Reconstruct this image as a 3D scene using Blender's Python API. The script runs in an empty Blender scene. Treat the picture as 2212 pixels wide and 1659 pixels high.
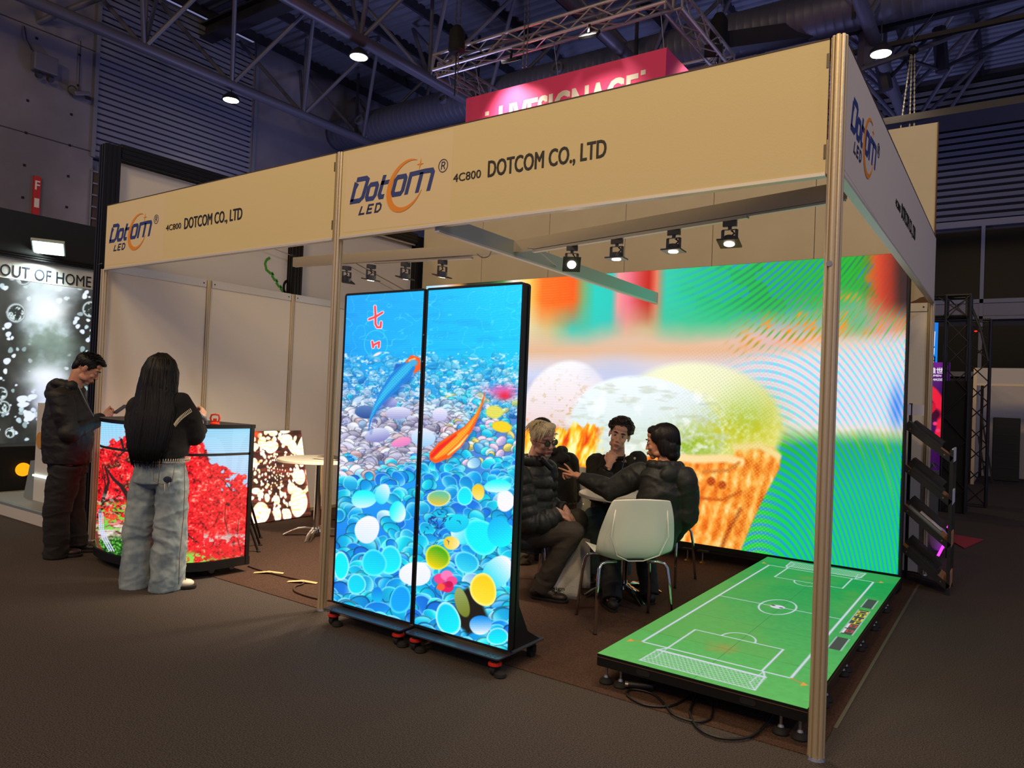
import bpy, bmesh, math, random
import numpy as np
from mathutils import Vector, Matrix, Euler, Quaternion
PI = math.pi
R = math.radians
rnd = random.Random(7)
scn = bpy.context.scene
col = scn.collection

def lin(c):
    out = []
    for v in c[:3]:
        v = v / 255.0
        out.append(v / 12.92 if v <= 0.04045 else ((v + 0.055) / 1.055) ** 2.4)
    return (*out, 1.0)

# ------------------------------------------------------------------ camera
CAM = Vector((0.6367, -3.1912, 1.4279))
FPX, YAW, PITCH, ROLL = 1568.22, -0.60775, 0.01591, 0.04061
_f = Vector((math.sin(YAW) * math.cos(PITCH), math.cos(YAW) * math.cos(PITCH), math.sin(PITCH)))
_r0 = Vector((math.cos(YAW), -math.sin(YAW), 0)); _u0 = _r0.cross(_f)
_r = math.cos(ROLL) * _r0 + math.sin(ROLL) * _u0
_u = -math.sin(ROLL) * _r0 + math.cos(ROLL) * _u0
cd = bpy.data.cameras.new('camera'); cam = bpy.data.objects.new('camera', cd); col.objects.link(cam)
m = Matrix.Identity(4)
for i in range(3):
    m[i][0] = _r[i]; m[i][1] = _u[i]; m[i][2] = -_f[i]; m[i][3] = CAM[i]
cam.matrix_world = m
cd.sensor_width = 36; cd.lens = 36 * FPX / 2212; cd.clip_end = 200; cd.clip_start = .05
scn.camera = cam

def at(px, py, depth):                       # a point of the place seen at a photo pixel, at a distance along the view
    return CAM + depth * (_f + _r * ((px - 1106) / FPX) - _u * ((py - 829.5) / FPX))
def onp(px, py, ax, v):                      # the same on an axis plane
    d = _f + _r * ((px - 1106) / FPX) - _u * ((py - 829.5) / FPX)
    return CAM + d * ((v - CAM[ax]) / d[ax])

# ------------------------------------------------------------------ view, world
vs = scn.view_settings
vs.view_transform = 'Standard'; vs.look = 'None'; vs.gamma = 1; vs.use_curve_mapping = False
vs.exposure = 0.35
w = bpy.data.worlds.new('hall_ambient'); scn.world = w; w.use_nodes = True
bg = w.node_tree.nodes['Background']
bg.inputs['Color'].default_value = (.52, .54, 1.0, 1); bg.inputs['Strength'].default_value = 0.26

# ------------------------------------------------------------------ lamps of the hall (high bays, unseen rows behind the viewer)
def lamp(name, kind, loc, energy, color, size=.3, target=None, spot=None, blend=.6):
    ld = bpy.data.lights.new(name, kind); ld.energy = energy; ld.color = color
    if kind == 'AREA': ld.shape = 'DISK'; ld.size = size
    elif kind in ('POINT', 'SPOT'): ld.shadow_soft_size = size
    if kind == 'SPOT': ld.spot_size = R(spot or 70); ld.spot_blend = blend
    o = bpy.data.objects.new(name, ld); col.objects.link(o); o.location = loc
    if target is not None:
        o.rotation_euler = (Vector(target) - Vector(loc)).to_track_quat('-Z', 'Y').to_euler()
    return o
WARM = (1.0, .70, .30)
for (x, y, e) in ((-9, -5, 125), (-5, -10, 175), (-1, -7, 190), (3, -10, 175), (5, -5, 105)):
    lamp('high_bay_light', 'AREA', (x, y, 8.6), e, WARM, 1.4, (x * .6 - 1, 0, 2.0))
# added blue fill lights without fixtures, brightening roof, duct and hall walls
for (x, y, z, e) in ((-10.5, 7.5, 3.2, 85), (-4.5, 12.5, 3.0, 150), (3, 11.5, 3.2, 70)):
    lamp('roof_fill', 'AREA', (x, y, z), e, (.42, .46, 1.0), 1.6, (x - .5, y + .3, 9))
lamp('high_bay_light', 'AREA', (7.5, -1, 8.2), 110, (.85, .85, 1), .6, (0, 2, 1.5))

# ------------------------------------------------------------------ materials
MATS = {}
def mat(name, c, rough=.5, metal=0.0, emit=0.0, spec=.5, noise=None, bump=None, trans=0, alpha=1, coat=0, aniso=None):
    """noise=(scale, amount[, second colour]); bump=(scale, strength)"""
    if name in MATS: return MATS[name]
    M = bpy.data.materials.new(name); M.use_nodes = True; nt = M.node_tree
    b = nt.nodes['Principled BSDF']; L = nt.links
    C = lin(c)
    b.inputs['Base Color'].default_value = C
    b.inputs['Roughness'].default_value = rough; b.inputs['Metallic'].default_value = metal
    b.inputs['Specular IOR Level'].default_value = spec
    b.inputs['Transmission Weight'].default_value = trans; b.inputs['Alpha'].default_value = alpha
    b.inputs['Coat Weight'].default_value = coat
    if emit:
        b.inputs['Emission Color'].default_value = C; b.inputs['Emission Strength'].default_value = emit
    tc = None
    if noise or bump:
        tc = nt.nodes.new('ShaderNodeTexCoord')
    def nz(scale, detail=4):
        n = nt.nodes.new('ShaderNodeTexNoise'); n.inputs['Scale'].default_value = scale; n.inputs['Detail'].default_value = detail
        if aniso:
            mp = nt.nodes.new('ShaderNodeMapping'); mp.inputs['Scale'].default_value = aniso
            L.new(tc.outputs['Object'], mp.inputs['Vector']); L.new(mp.outputs['Vector'], n.inputs['Vector'])
        else: L.new(tc.outputs['Object'], n.inputs['Vector'])
        return n
    if noise:
        n = nz(noise[0]); mx = nt.nodes.new('ShaderNodeMix'); mx.data_type = 'RGBA'
        c2 = lin(noise[2]) if len(noise) > 2 else tuple(v * (1 - noise[1]) for v in C[:3]) + (1,)
        mx.inputs['A'].default_value = C; mx.inputs['B'].default_value = c2
        mr = nt.nodes.new('ShaderNodeMapRange'); mr.inputs['From Min'].default_value = .38; mr.inputs['From Max'].default_value = .62
        L.new(n.outputs['Fac'], mr.inputs['Value']); L.new(mr.outputs['Result'], mx.inputs['Factor'])
        L.new(mx.outputs['Result'], b.inputs['Base Color'])
    if bump:
        n = nz(bump[0]); bp = nt.nodes.new('ShaderNodeBump'); bp.inputs['Strength'].default_value = bump[1]
        bp.inputs['Distance'].default_value = bump[2] if len(bump) > 2 else .01
        L.new(n.outputs['Fac'], bp.inputs['Height']); L.new(bp.outputs['Normal'], b.inputs['Normal'])
    MATS[name] = M
    return M
def emat(name, c, s):
    if name in MATS: return MATS[name]
    M = bpy.data.materials.new(name); M.use_nodes = True; nt = M.node_tree; nt.nodes.clear()
    e = nt.nodes.new('ShaderNodeEmission'); o = nt.nodes.new('ShaderNodeOutputMaterial')
    e.inputs['Color'].default_value = lin(c); e.inputs['Strength'].default_value = s
    nt.links.new(e.outputs[0], o.inputs['Surface']); MATS[name] = M
    return M
def screen_mat(name, s, glow=True):
    if name in MATS: return MATS[name]
    M = bpy.data.materials.new(name); M.use_nodes = True; nt = M.node_tree; b = nt.nodes['Principled BSDF']
    a = nt.nodes.new('ShaderNodeAttribute'); a.attribute_name = 'pixels'
    b.inputs['Base Color'].default_value = (.01, .01, .01, 1); b.inputs['Roughness'].default_value = .6
    b.inputs['Emission Strength'].default_value = s
    nt.links.new(a.outputs['Color'], b.inputs['Emission Color'])
    M.cycles.emission_sampling = 'NONE'
    MATS[name] = M
    return M

# ------------------------------------------------------------------ mesh building
class MB:
    def __init__(s): s.v = []; s.f = []
    def add(s, vs, fs):
        o = len(s.v); s.v += [tuple(v) for v in vs]; s.f += [tuple(i + o for i in f) for f in fs]; return s
    def box(s, c, d, rot=None):
        hx, hy, hz = d[0] / 2, d[1] / 2, d[2] / 2; c = Vector(c)
        V = [Vector((x, y, z)) for x in (-hx, hx) for y in (-hy, hy) for z in (-hz, hz)]
        if rot is not None: V = [rot @ v for v in V]
        return s.add([v + c for v in V], [(0, 1, 3, 2), (4, 6, 7, 5), (0, 4, 5, 1), (2, 3, 7, 6), (0, 2, 6, 4), (1, 5, 7, 3)])
    def bb(s, a, b):
        return s.box([(a[i] + b[i]) / 2 for i in range(3)], [abs(b[i] - a[i]) for i in range(3)])
    def bar(s, p, q, w, h, up=(0, 0, 1)):
        p = Vector(p); q = Vector(q); d = (q - p); L = d.length; d.normalize()
        up = Vector(up)
        if abs(d.dot(up)) > .98: up = Vector((0, 1, 0))
        x = d.cross(up).normalized(); z = x.cross(d)
        V = [p + d * (L * k) + x * (w / 2 * i) + z * (h / 2 * j) for k in (0, 1) for i, j in ((-1, -1), (1, -1), (1, 1), (-1, 1))]
        return s.add(V, [(3, 2, 1, 0), (4, 5, 6, 7), (0, 1, 5, 4), (1, 2, 6, 5), (2, 3, 7, 6), (3, 0, 4, 7)])
    def tube(s, pts, r, n=10, cap=True, closed=False, ell=None):
        """r: number or list; ell=(sx, sy, xdir) makes the section an ellipse"""
        P = [Vector(p) for p in pts]; N = len(P)
        rr = r if isinstance(r, (list, tuple)) else [r] * N
        t = (P[1] - P[0]).normalized()
        ref = Vector(ell[2]) if ell else (Vector((0, 0, 1)) if abs(t.z) < .9 else Vector((1, 0, 0)))
        x = (ref - t * ref.dot(t)).normalized(); V = []
        for i, p in enumerate(P):
            a = P[i - 1] if (i or closed) else P[0]; b = P[(i + 1) % N] if (i < N - 1 or closed) else P[-1]
            t = (b - a).normalized()
            x = (x - t * x.dot(t)).normalized(); y = t.cross(x)
            ex, ey = (rr[i], rr[i]) if not isinstance(rr[i], (tuple, list)) else rr[i]
            if ell: ex *= ell[0]; ey *= ell[1]
            for k in range(n):
                a2 = 2 * PI * k / n
                V.append(p + x * (math.cos(a2) * ex) + y * (math.sin(a2) * ey))
        F = []
        for i in range(N if closed else N - 1):
            for k in range(n):
                j = (i + 1) % N
                F.append((i * n + k, i * n + (k + 1) % n, j * n + (k + 1) % n, j * n + k))
        if cap and not closed:
            F.append(tuple(range(n))[::-1]); F.append(tuple((N - 1) * n + k for k in range(n)))
        return s.add(V, F)
    def cone(s, p, q, r0, r1=None, n=14): return s.tube([p, q], [r0, r0 if r1 is None else r1], n)
    def lathe(s, prof, n=20, c=(0, 0, 0), rot=None):
        V = []; c = Vector(c)
        for r, z in prof:
            for k in range(n):
                v = Vector((r * math.cos(2 * PI * k / n), r * math.sin(2 * PI * k / n), z))
                if rot is not None: v = rot @ v
                V.append(v + c)
        F = [(i * n + k, i * n + (k + 1) % n, (i + 1) * n + (k + 1) % n, (i + 1) * n + k) for i in range(len(prof) - 1) for k in range(n)]
        F.append(tuple(range(n))[::-1]); F.append(tuple((len(prof) - 1) * n + k for k in range(n)))
        return s.add(V, F)
    def prism(s, poly, z0, z1, f=None):
        """poly in 2D, extruded; f maps (x, y, z) to space"""
        n = len(poly); f = f or (lambda x, y, z: (x, y, z))
        V = [f(x, y, z0) for x, y in poly] + [f(x, y, z1) for x, y in poly]
        return s.add(V, [tuple(range(n))[::-1], tuple(range(n, 2 * n))] + [(i, (i + 1) % n, n + (i + 1) % n, n + i) for i in range(n)])
    def ell(s, c, r, rot=None, n=14, m=9):
        c = Vector(c); V = [Vector((0, 0, -r[2]))]
        for j in range(1, m):
            a = -PI / 2 + PI * j / m
            for k in range(n):
                b = 2 * PI * k / n
                V.append(Vector((r[0] * math.cos(a) * math.cos(b), r[1] * math.cos(a) * math.sin(b), r[2] * math.sin(a))))
        V.append(Vector((0, 0, r[2])))
        if rot is not None: V = [rot @ v for v in V]
        F = [(0, 1 + (k + 1) % n, 1 + k) for k in range(n)]
        for j in range(m - 2):
            for k in range(n):
                F.append((1 + j * n + k, 1 + j * n + (k + 1) % n, 1 + (j + 1) * n + (k + 1) % n, 1 + (j + 1) * n + k))
        T = len(V) - 1; o = 1 + (m - 2) * n
        F += [(o + k, o + (k + 1) % n, T) for k in range(n)]
        return s.add([v + c for v in V], F)
    def mesh(s, name, smooth=False):
        me = bpy.data.meshes.new(name); me.from_pydata(s.v, [], s.f); me.update()
        if smooth:
            me.polygons.foreach_set('use_smooth', [True] * len(me.polygons))
            if smooth != 'full':
                try: me.set_sharp_from_angle(angle=R(smooth if smooth > 1 else 40))
                except Exception: pass
        return me
    def build(s, name, material, parent=None, smooth=False, bevel=0, seg=2):
        o = bpy.data.objects.new(name, s.mesh(name, smooth)); col.objects.link(o)
        if material: o.data.materials.append(material)
        if parent: o.parent = parent
        if bevel:
            b = o.modifiers.new('bevel', 'BEVEL'); b.width = bevel; b.segments = seg; b.limit_method = 'ANGLE'; b.angle_limit = R(50)
        return o

def tag(o, label=None, cat=None, group=None, kind=None):
    if label: o['label'] = label
    if cat: o['category'] = cat
    if group: o['group'] = group
    if kind: o['kind'] = kind
    return o
def empty(name, loc=(0, 0, 0), rz=0, label=None, cat=None, group=None):
    o = bpy.data.objects.new(name, None); col.objects.link(o); o.location = loc
    o.rotation_euler = (0, 0, rz); o.empty_display_size = .1
    return tag(o, label, cat, group)
def struct(o): o['kind'] = 'structure'; return o
KIDS = {}
def copy_tree(o, parent=None):
    c = o.copy(); col.objects.link(c); c.parent = parent
    for ch in [x for x in bpy.data.objects if x.parent == o]: copy_tree(ch, c)
    return c

def stroke2(mb, pts, w, f, closed=False, t=.0015, z=0):
    """a flat raised line of width w along 2D points, with mitred corners"""
    P = [Vector(p) for p in pts]; N = len(P); Lf = []; Rt = []
    for i in range(N):
        a = P[i - 1] if (i or closed) else None; b = P[(i + 1) % N] if (i < N - 1 or closed) else None
        d1 = (P[i] - a).normalized() if a is not None else None
        d2 = (b - P[i]).normalized() if b is not None else None
        if d1 is None: d1 = d2
        if d2 is None: d2 = d1
        n1 = Vector((-d1.y, d1.x)); n2 = Vector((-d2.y, d2.x)); n = (n1 + n2)
        n = n / max(.35, n.dot(n) / 2) if n.length > 1e-6 else n1
        Lf.append(P[i] + n * (w / 2)); Rt.append(P[i] - n * (w / 2))
    M = N if closed else N - 1
    for i in range(M):
        j = (i + 1) % N
        mb.prism([Lf[i], Lf[j], Rt[j], Rt[i]], z, z + t, f)
def arc2(cx, cy, rx, ry, a0, a1, n=24):
    return [(cx + rx * math.cos(R(a0 + (a1 - a0) * i / n)), cy + ry * math.sin(R(a0 + (a1 - a0) * i / n))) for i in range(n + 1)]

def text_mesh(s, height, width=None, bold=.0, depth=.0015):
    """2D text as MB in the xy plane, lower left at the origin; cap height = height, total width = width"""
    cu = bpy.data.curves.new('t', 'FONT'); cu.body = s; cu.size = 1; cu.offset = 0; cu.extrude = 0; cu.resolution_u = 3
    o = bpy.data.objects.new('t', cu); col.objects.link(o)
    dg = bpy.context.evaluated_depsgraph_get(); me = bpy.data.meshes.new_from_object(o.evaluated_get(dg))
    bpy.data.objects.remove(o); bpy.data.curves.remove(cu)
    bm = bmesh.new(); bm.from_mesh(me)
    r = bmesh.ops.extrude_face_region(bm, geom=bm.faces[:])
    V = [v for v in r['geom'] if isinstance(v, bmesh.types.BMVert)]
    xs = [v.co.x for v in bm.verts]; ys = [v.co.y for v in bm.verts]
    if not xs: bm.free(); return MB()
    kx0 = min(xs); ky0 = min(ys) if not any(ch in s for ch in ',Qgjpqy') else 0
    ky = height / (max(ys) - ky0); kx = (width / (max(xs) - kx0)) if width else ky
    for v in V: v.co.z = 1
    mb = MB()
    for v in bm.verts: v.co.x = (v.co.x - kx0) * kx; v.co.y = (v.co.y - ky0) * ky; v.co.z *= depth
    bm.verts.ensure_lookup_table()
    mb.v = [tuple(v.co) for v in bm.verts]; mb.f = [tuple(v.index for v in f.verts) for f in bm.faces]
    bm.free(); bpy.data.meshes.remove(me)
    if bold:                                  # a heavier cut of the same letters
        k = bold * height * 1.6; v0, f0 = mb.v, mb.f; out = MB()
        for i, (dx, dy) in enumerate(((-k, -k * .5), (k, -k * .5), (-k, k * .5), (k, k * .5), (0, 0))): out.add([(x + dx, y + dy, z + (i * 1.2e-4 if z > 0 else 0)) for x, y, z in v0], f0)
        mb = out
    return mb
def mapv(mb, f): mb.v = [tuple(f(*v)) for v in mb.v]; return mb

# ------------------------------------------------------------------ noise on arrays
def _hash(ix, iy, iz, seed):
    h = (ix.astype(np.int64) * 374761393 + iy.astype(np.int64) * 668265263 + iz.astype(np.int64) * 2147483647 + seed * 974634777) & 0xffffffff
    h = ((h ^ (h >> 13)) * 1274126177) & 0xffffffff
    h = h ^ (h >> 16)
    return (h & 0xffff) / 65535.0
def vnoise(x, y, z=None, seed=0):
    x = np.asarray(x, float); y = np.asarray(y, float); z = np.zeros_like(x) if z is None else np.asarray(z, float)
    ix, iy, iz = np.floor(x), np.floor(y), np.floor(z); fx, fy, fz = x - ix, y - iy, z - iz
    fx = fx * fx * (3 - 2 * fx); fy = fy * fy * (3 - 2 * fy); fz = fz * fz * (3 - 2 * fz)
    r = 0
    for a in (0, 1):
        for b in (0, 1):
            for c in (0, 1):
                r = r + _hash(ix + a, iy + b, iz + c, seed) * (fx if a else 1 - fx) * (fy if b else 1 - fy) * (fz if c else 1 - fz)
    return r
def fbm(x, y, z=None, oct=4, seed=0):
    s = 0; a = .5; t = 0
    for i in range(oct):
        s = s + a * vnoise(x * 2 ** i, y * 2 ** i, None if z is None else z * 2 ** i, seed + i); t += a; a *= .5
    return s / t
# ================================================================== the hall
M_conc = mat('concrete', (136, 131, 138), .85, noise=(.55, .35), bump=(3, .3))
M_conc2 = mat('concrete_stain', (98, 90, 92), .9, noise=(2, .3))
M_sheet = mat('grey_sheet_metal', (112, 112, 124), .5, .3)
M_deck = mat('roof_deck', (120, 122, 134), .5, .3)
M_louv = mat('louvre_grey', (120, 121, 132), .5, .1)
M_dark = mat('dark_void', (14, 13, 15), .8)
M_pipe = mat('painted_steel', (98, 96, 106), .45, .1)
M_pipe_d = mat('dark_steel', (52, 50, 56), .5, .2)
M_glass = mat('night_glass', (6, 6, 9), .35, 0, spec=.12)
M_alu = mat('satin_aluminium', (206, 190, 158), .38, .55, bump=(60, .05))
M_alu_d = mat('aluminium_groove', (92, 86, 80), .5, .7)
M_white = mat('white_panel', (230, 222, 208), .6, bump=(90, .04))
M_black = mat('black_paint', (14, 14, 15), .45)
M_blackm = mat('black_matte', (9, 9, 10), .8)
M_chrome = mat('chrome', (215, 213, 210), .12, 1.0)
M_zinc = mat('zinc', (170, 168, 160), .3, .9)
M_brass = mat('brass_bolt', (190, 150, 80), .3, .9)

YB, XL, ZD = 18.0, -15.0, 10.0
# floor: aisle carpet and the booth carpet
M_car = mat('aisle_carpet', (92, 83, 78), .95, spec=.15, noise=(170, .62), bump=(300, 1.0, .006))
M_car2 = mat('booth_carpet', (90, 67, 56), .95, spec=.15, noise=(170, .55), bump=(300, 1.0, .006))
struct(MB().bb((-26, -7, -.05), (12, 30, 0)).build('floor', M_car))
struct(MB().bb((-6.06, 0, 0), (0.0, 4.16, .004)).build('booth_carpet', M_car2))
# a pale tape line along the right edge of the booth and the seam along its front
M_tape = mat('floor_tape', (92, 86, 72), .6)
tag(MB().bb((.0, .35, .0002), (.016, 3.7, .0045)).build('floor_tape', M_tape), 'thin pale tape line on the floor along the right side of the football screen', 'tape')

# left wall: concrete, louvre field, concrete
wl = MB(); wl.bb((XL - .3, -4, 0), (XL, 3.95, 9.9)); wl.bb((XL - .3, 7.6, 0), (XL, YB, 9.9))
wl.bb((XL - .4, 3.95, 0), (XL - .3, 7.6, 9.9))
struct(wl.build('wall_left', M_conc))
lv = MB(); z = 6.05
root = empty('louvre_panel', (XL, 5.8, 6), label='grey horizontal louvre field high on the left concrete wall', cat='louvre')
struct(root)
k = 0
lv.bb((-.22, -1.85, -.0), (-.1, 1.85, 3.9))
while z < 9.85:
    lv.box((-.02, 0, z - 6), (.025, 3.66, .085), Matrix.Rotation(R(14), 3, 'Y')); z += .128
lv.build('slats', M_louv, root)
MB().bb((-.3, -1.85, -.02), (-.215, 1.85, 3.9)).build('backing', M_dark, root)
mb = MB()
for y in (-1.87, 1.87): mb.bb((-.02, y - .04, -.05), (.05, y + .04, 3.9))
mb.build('frame', M_louv, root)
# glass block strip under the louvre
root = struct(empty('window_1', (XL, 4.0, 5.9)))
fr = MB(); gl = MB()
for i in range(14):
    z0 = -.25 - i * .24
    gl.bb((-.05, -.02, z0 - .2), (0, .3, z0))
    fr.bb((-.02, -.06, z0), (.03, .34, z0 + .03))
fr.bb((-.02, -.08, -3.6), (.03, -.05, -.2)); fr.bb((-.02, .31, -3.6), (.03, .34, -.2))
gl.build('pane', mat('glass_block', (70, 62, 48), .25), root); fr.build('window_frame', M_louv, root)
# formwork seams and tie holes are part of the wall's own surface
sm = MB()
for zz in (6.05, 8.1): sm.bb((XL, -4, zz), (XL + .006, 3.95, zz + .02))
hole = MB()
for zz in np.arange(4.2, 9.6, .62):
    for yy in np.arange(-.4, 3.7, .78):
        hole.box((XL + .004, yy + (.1 if int(zz * 3) % 2 else 0), zz), (.01, .045, .045))
struct(sm.build('trim_1', mat('joint', (60, 56, 60), .9))); struct(hole.build('trim_2', M_dark))
# wall boxes
rt = empty('emergency_light_box', (XL + .12, 2.93, 7.35), label='pale box with two round lamps high on the concrete wall', cat='light fitting')
MB().box((0, 0, .08), (.2, .42, .34)).build('housing', M_sheet, rt, bevel=.02)
for s in (-.1, .1): MB().cone((.02, s, -.16), (.08, s, -.2), .07, .05).build('lamp', M_pipe_d, rt, smooth=True)
MB().tube([(-.08, -.2, .3), (-.06, -.3, .45), (-.1, -.34, .7)], .012, 6).build('cable', M_pipe_d, rt)
rt = empty('wall_camera', (XL + .12, 3.6, 7.1), label='small pale camera on a cable beside the louvre field', cat='camera')
MB().box((0, 0, 0), (.2, .3, .09), Matrix.Rotation(R(18), 3, 'X')).build('body', M_sheet, rt, bevel=.02)
MB().box((.1, .1, -.06), (.02, .1, .06)).build('lens', M_dark, rt)
MB().tube([(-.08, 0, .05), (-.09, -.01, 1.1)], .008, 6).build('cable', M_pipe_d, rt)
MB().tube([(0, -.15 + .09 * math.cos(a), .02 + .09 * math.sin(a)) for a in np.linspace(0, 2 * PI, 13)[:-1]], .012, 6, closed=True).build('cable_loop', M_pipe_d, rt)
# red vertical sign with white letters
rt = empty('red_wall_sign', (XL + .05, 2.94, 4.3), label='narrow red vertical sign with white letters on the concrete wall', cat='sign')
MB().bb((-.05, -.062, -1.2), (0, .062, .98)).build('panel', mat('sign_red', (190, 40, 34), .5), rt)
for ch, zz in (('F', .72), ('1', .38), ('O', .05)):
    t = text_mesh(ch, .17, .075, .02); mapv(t, lambda x, y, z: (z + .001, x - .035, y + zz)); t.build('letter', M_white, rt)

# back wall
wb = MB(); wb.bb((XL, YB, 0), (12, YB + .3, 10))
struct(wb.build('wall_back', mat('back_wall', (58, 56, 62), .8)))
rt = empty('back_louvre_panel', (-2, YB, 6.2), label='dark horizontal louvres across the top of the back wall', cat='louvre'); struct(rt)
lb = MB(); z = 6.3
while z < 9.7:
    lb.box((1.5, -.1, z - 6.2), (13, .03, .1), Matrix.Rotation(R(-14), 3, 'X')); z += .165
lb.build('slats', M_louv, rt)
MB().bb((-5, -.05, 0), (8, -.02, 3.6)).build('backing', M_dark, rt)
rt = empty('window_2', (0, YB - .05, 0)); struct(rt)
g = MB(); g.bb((-4, -.02, 2.4), (8, 0, 3.6)); g.bb((-4, -.02, 4.2), (8, 0, 5.95)); g.build('pane', M_glass, rt)
fr = MB()
for zz, h in ((6.05, .16), (4.15, .1), (3.75, .08), (2.35, .12)): fr.bb((-4, -.12, zz), (8, .0, zz + h))
p = onp(2123, 560, 1, YB - .05)
for xx in (p.x - 3.1, p.x, p.x + 3.1): fr.bb((xx - .04, -.12, 2.4), (xx + .04, 0, 6.05))
fr.build('window_frame', M_louv, rt)
fr = MB(); fr.bb((-4, -.10, 3.84), (8, -.02, 4.14)); fr.build('spandrel', M_sheet, rt)

# roof deck, ribs along x
def deck():
    prof = []; y = -5.0
    while y < YB:
        prof += [(y, ZD), (y + .14, ZD), (y + .17, ZD - .045), (y + .20, ZD - .045), (y + .235, ZD)]; y += .25
    mb = MB(); n = len(prof)
    V = [(XL, a, b) for a, b in prof] + [(12, a, b) for a, b in prof]
    return mb.add(V, [(i, i + 1, n + i + 1, n + i) for i in range(n - 1)])
struct(deck().build('ceiling', M_deck))
pu = empty('roof_purlins', (0, 6, ZD), label='dark steel purlins under the corrugated roof deck', cat='purlin'); struct(pu)
x = XL + .25
while x < 8:
    MB().box((x, 0, -.13), (.07, 24, .2)).build('purlin', M_pipe_d, pu); x += 1.45
# long roof beams along x
for i, (yy, lab) in enumerate(((6.3, 'near'),)):
    rb = empty('roof_beam', (-2, yy, ZD - .45), label='wide grey roof beam crossing the hall, the %s one' % ('one beside the louvre field' if i == 0 else 'beam above the back wall'), cat='beam'); struct(rb)
    MB().bb((-13, -.16, .13), (13, .16, .17)).bb((-13, -.03, -.15), (13, .03, .13)).bb((-13, -.16, -.19), (13, .16, -.15)).build('girder', M_pipe_d if i == 0 else M_pipe_d, rb)

# trusses: lower chord tubes along y with fans of webs
LAB = {0: 'round truss chord with web fans running past the louvre field', 1: 'round truss chord with web fans crossing left of the hanging pink sign',
       2: 'round truss chord behind the hanging lighting truss', 3: 'round truss chord above the corner of the booth', 4: 'round truss chord at the upper right'}
for i in range(5):
    x = -13.68 + 4.03 * i
    rt = struct(empty('roof_truss', (x, 0, 8), label=LAB[i], cat='truss'))
    MB().cone((0, -3.5, 0), (0, 17.5, 0), .11).build('chord', M_pipe, rt, smooth=True)
    for k in range(-2, 9):
        y = 4.2 + 1.95 * k
        for dx, dy, r in ((1.45, .97, .045), (-1.45, .97, .045), (1.45, -.97, .045), (-1.45, -.97, .045), (0, 0, .04)):
            if (dx == 0 and k % 2): continue
            MB().cone((0, y, 0), (dx, y + dy, 1.85), r, n=8).build('web', M_pipe, rt, smooth=True)
# cross tie from the upper left
rt = struct(empty('roof_brace', (-12, 0, 8.5), label='bent pale brace tube at the top left corner', cat='brace'))
pts = [at(-30, 78, 14), at(15, 78, 14), at(36, 70, 14), at(120, 32, 14), at(215, -5, 14), at(330, -50, 14)]
MB().tube([p - rt.location for p in pts], .06, 10).build('tube', M_pipe, rt, smooth=True)
MB().tube([at(36, 70, 14) - rt.location, at(36, -40, 14) - rt.location], .11, 4).build('post', M_pipe, rt)
MB().tube([at(54, 66, 14) - rt.location, at(62, -40, 14) - rt.location], .03, 8).build('rod', M_pipe, rt)

# spiral duct with nozzles
D0, D1 = Vector((XL, 10.3, 8.42)), Vector((10, 10.3, 8.42))
rt = struct(empty('air_duct', D0, label='large round spiral air duct crossing below the roof', cat='duct'))
pts = []; rr = []
xx = 0
while xx < 25:
    pts += [(xx, 0, 0), (xx + .11, 0, 0), (xx + .125, 0, 0), (xx + .14, 0, 0)]; rr += [.40, .40, .406, .40]; xx += .15
MB().tube(pts, rr, 28).build('spiral_pipe', mat('duct_metal', (104, 106, 122), .5, .4), rt, smooth='full')
for xx in (1.35, 4.2, 7.4, 10.5, 13.6): MB().lathe([(.11, 0), (.14, .1), (.14, .14), (.09, .14), (.09, .02)], 16, (xx, -.33, .02), Matrix.Rotation(R(75), 3, 'X')).build('nozzle', M_sheet, rt, smooth=True)
# duct hangers and the row of cabinets under the duct
for i in range(6):
    MB().bb((1.2 + i * 4, -.44, -.44), (1.26 + i * 4, -.40, 1.3)).build('hanger', M_pipe_d, rt)
rt = struct(empty('service_gallery', (-14.8, 10.9, 6.55), label='row of grey cabinets on a gallery under the air duct', cat='gallery'))
for i in range(7): MB().bb((.5 + i * 1.25, 0, .0), (1.65 + i * 1.25, .6, .48)).build('cabinet', M_sheet, rt, bevel=.02)
MB().bb((0, -.1, -.12), (24, .7, 0)).build('deck_plate', M_pipe_d, rt)
for i in range(9):
    MB().bar((i * 1.1, .1, .55), (i * 1.1 + .55, .1, 1.35), .05, .05).bar((i * 1.1 + .55, .1, 1.35), (i * 1.1 + 1.1, .1, .55), .05, .05).build('lattice', M_pipe_d, rt)
MB().bb((0, .06, 1.33), (24, .14, 1.41)).build('rail', M_pipe_d, rt)
# fittings above the right corner: column, tie, struts
rt = struct(empty('roof_column', (0, 0, 0), label='grey roof strut and tie beam above the right fascia', cat='column'))
MB().tube([at(1875, 40, 13.0), at(1868, 146, 13.0)], .14, 4).build('strut', M_pipe, rt)
MB().bar(at(1560, 92, 13), at(1880, 48, 13), .2, .3).bar(at(1880, 55, 13), at(2230, -30, 13), .2, .3).build('tie_beam', M_pipe_d, rt)
MB().tube([at(1858, 150, 12.9), at(1990, 104, 12.9), at(2230, 12, 12.9)], .05, 8).build('brace', M_pipe, rt)
MB().tube([at(1900, 110, 14), at(2030, 150, 14), at(2230, 58, 14)], .04, 6).tube([at(2036, 155, 14), at(2028, 60, 14)], .12, 6).tube([at(1915, 195, 14), at(1900, 120, 14)], .12, 6).tube([at(1925, 165, 14), at(2010, 75, 14)], .035, 6).build('strut_fan', M_pipe_d, rt)

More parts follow.
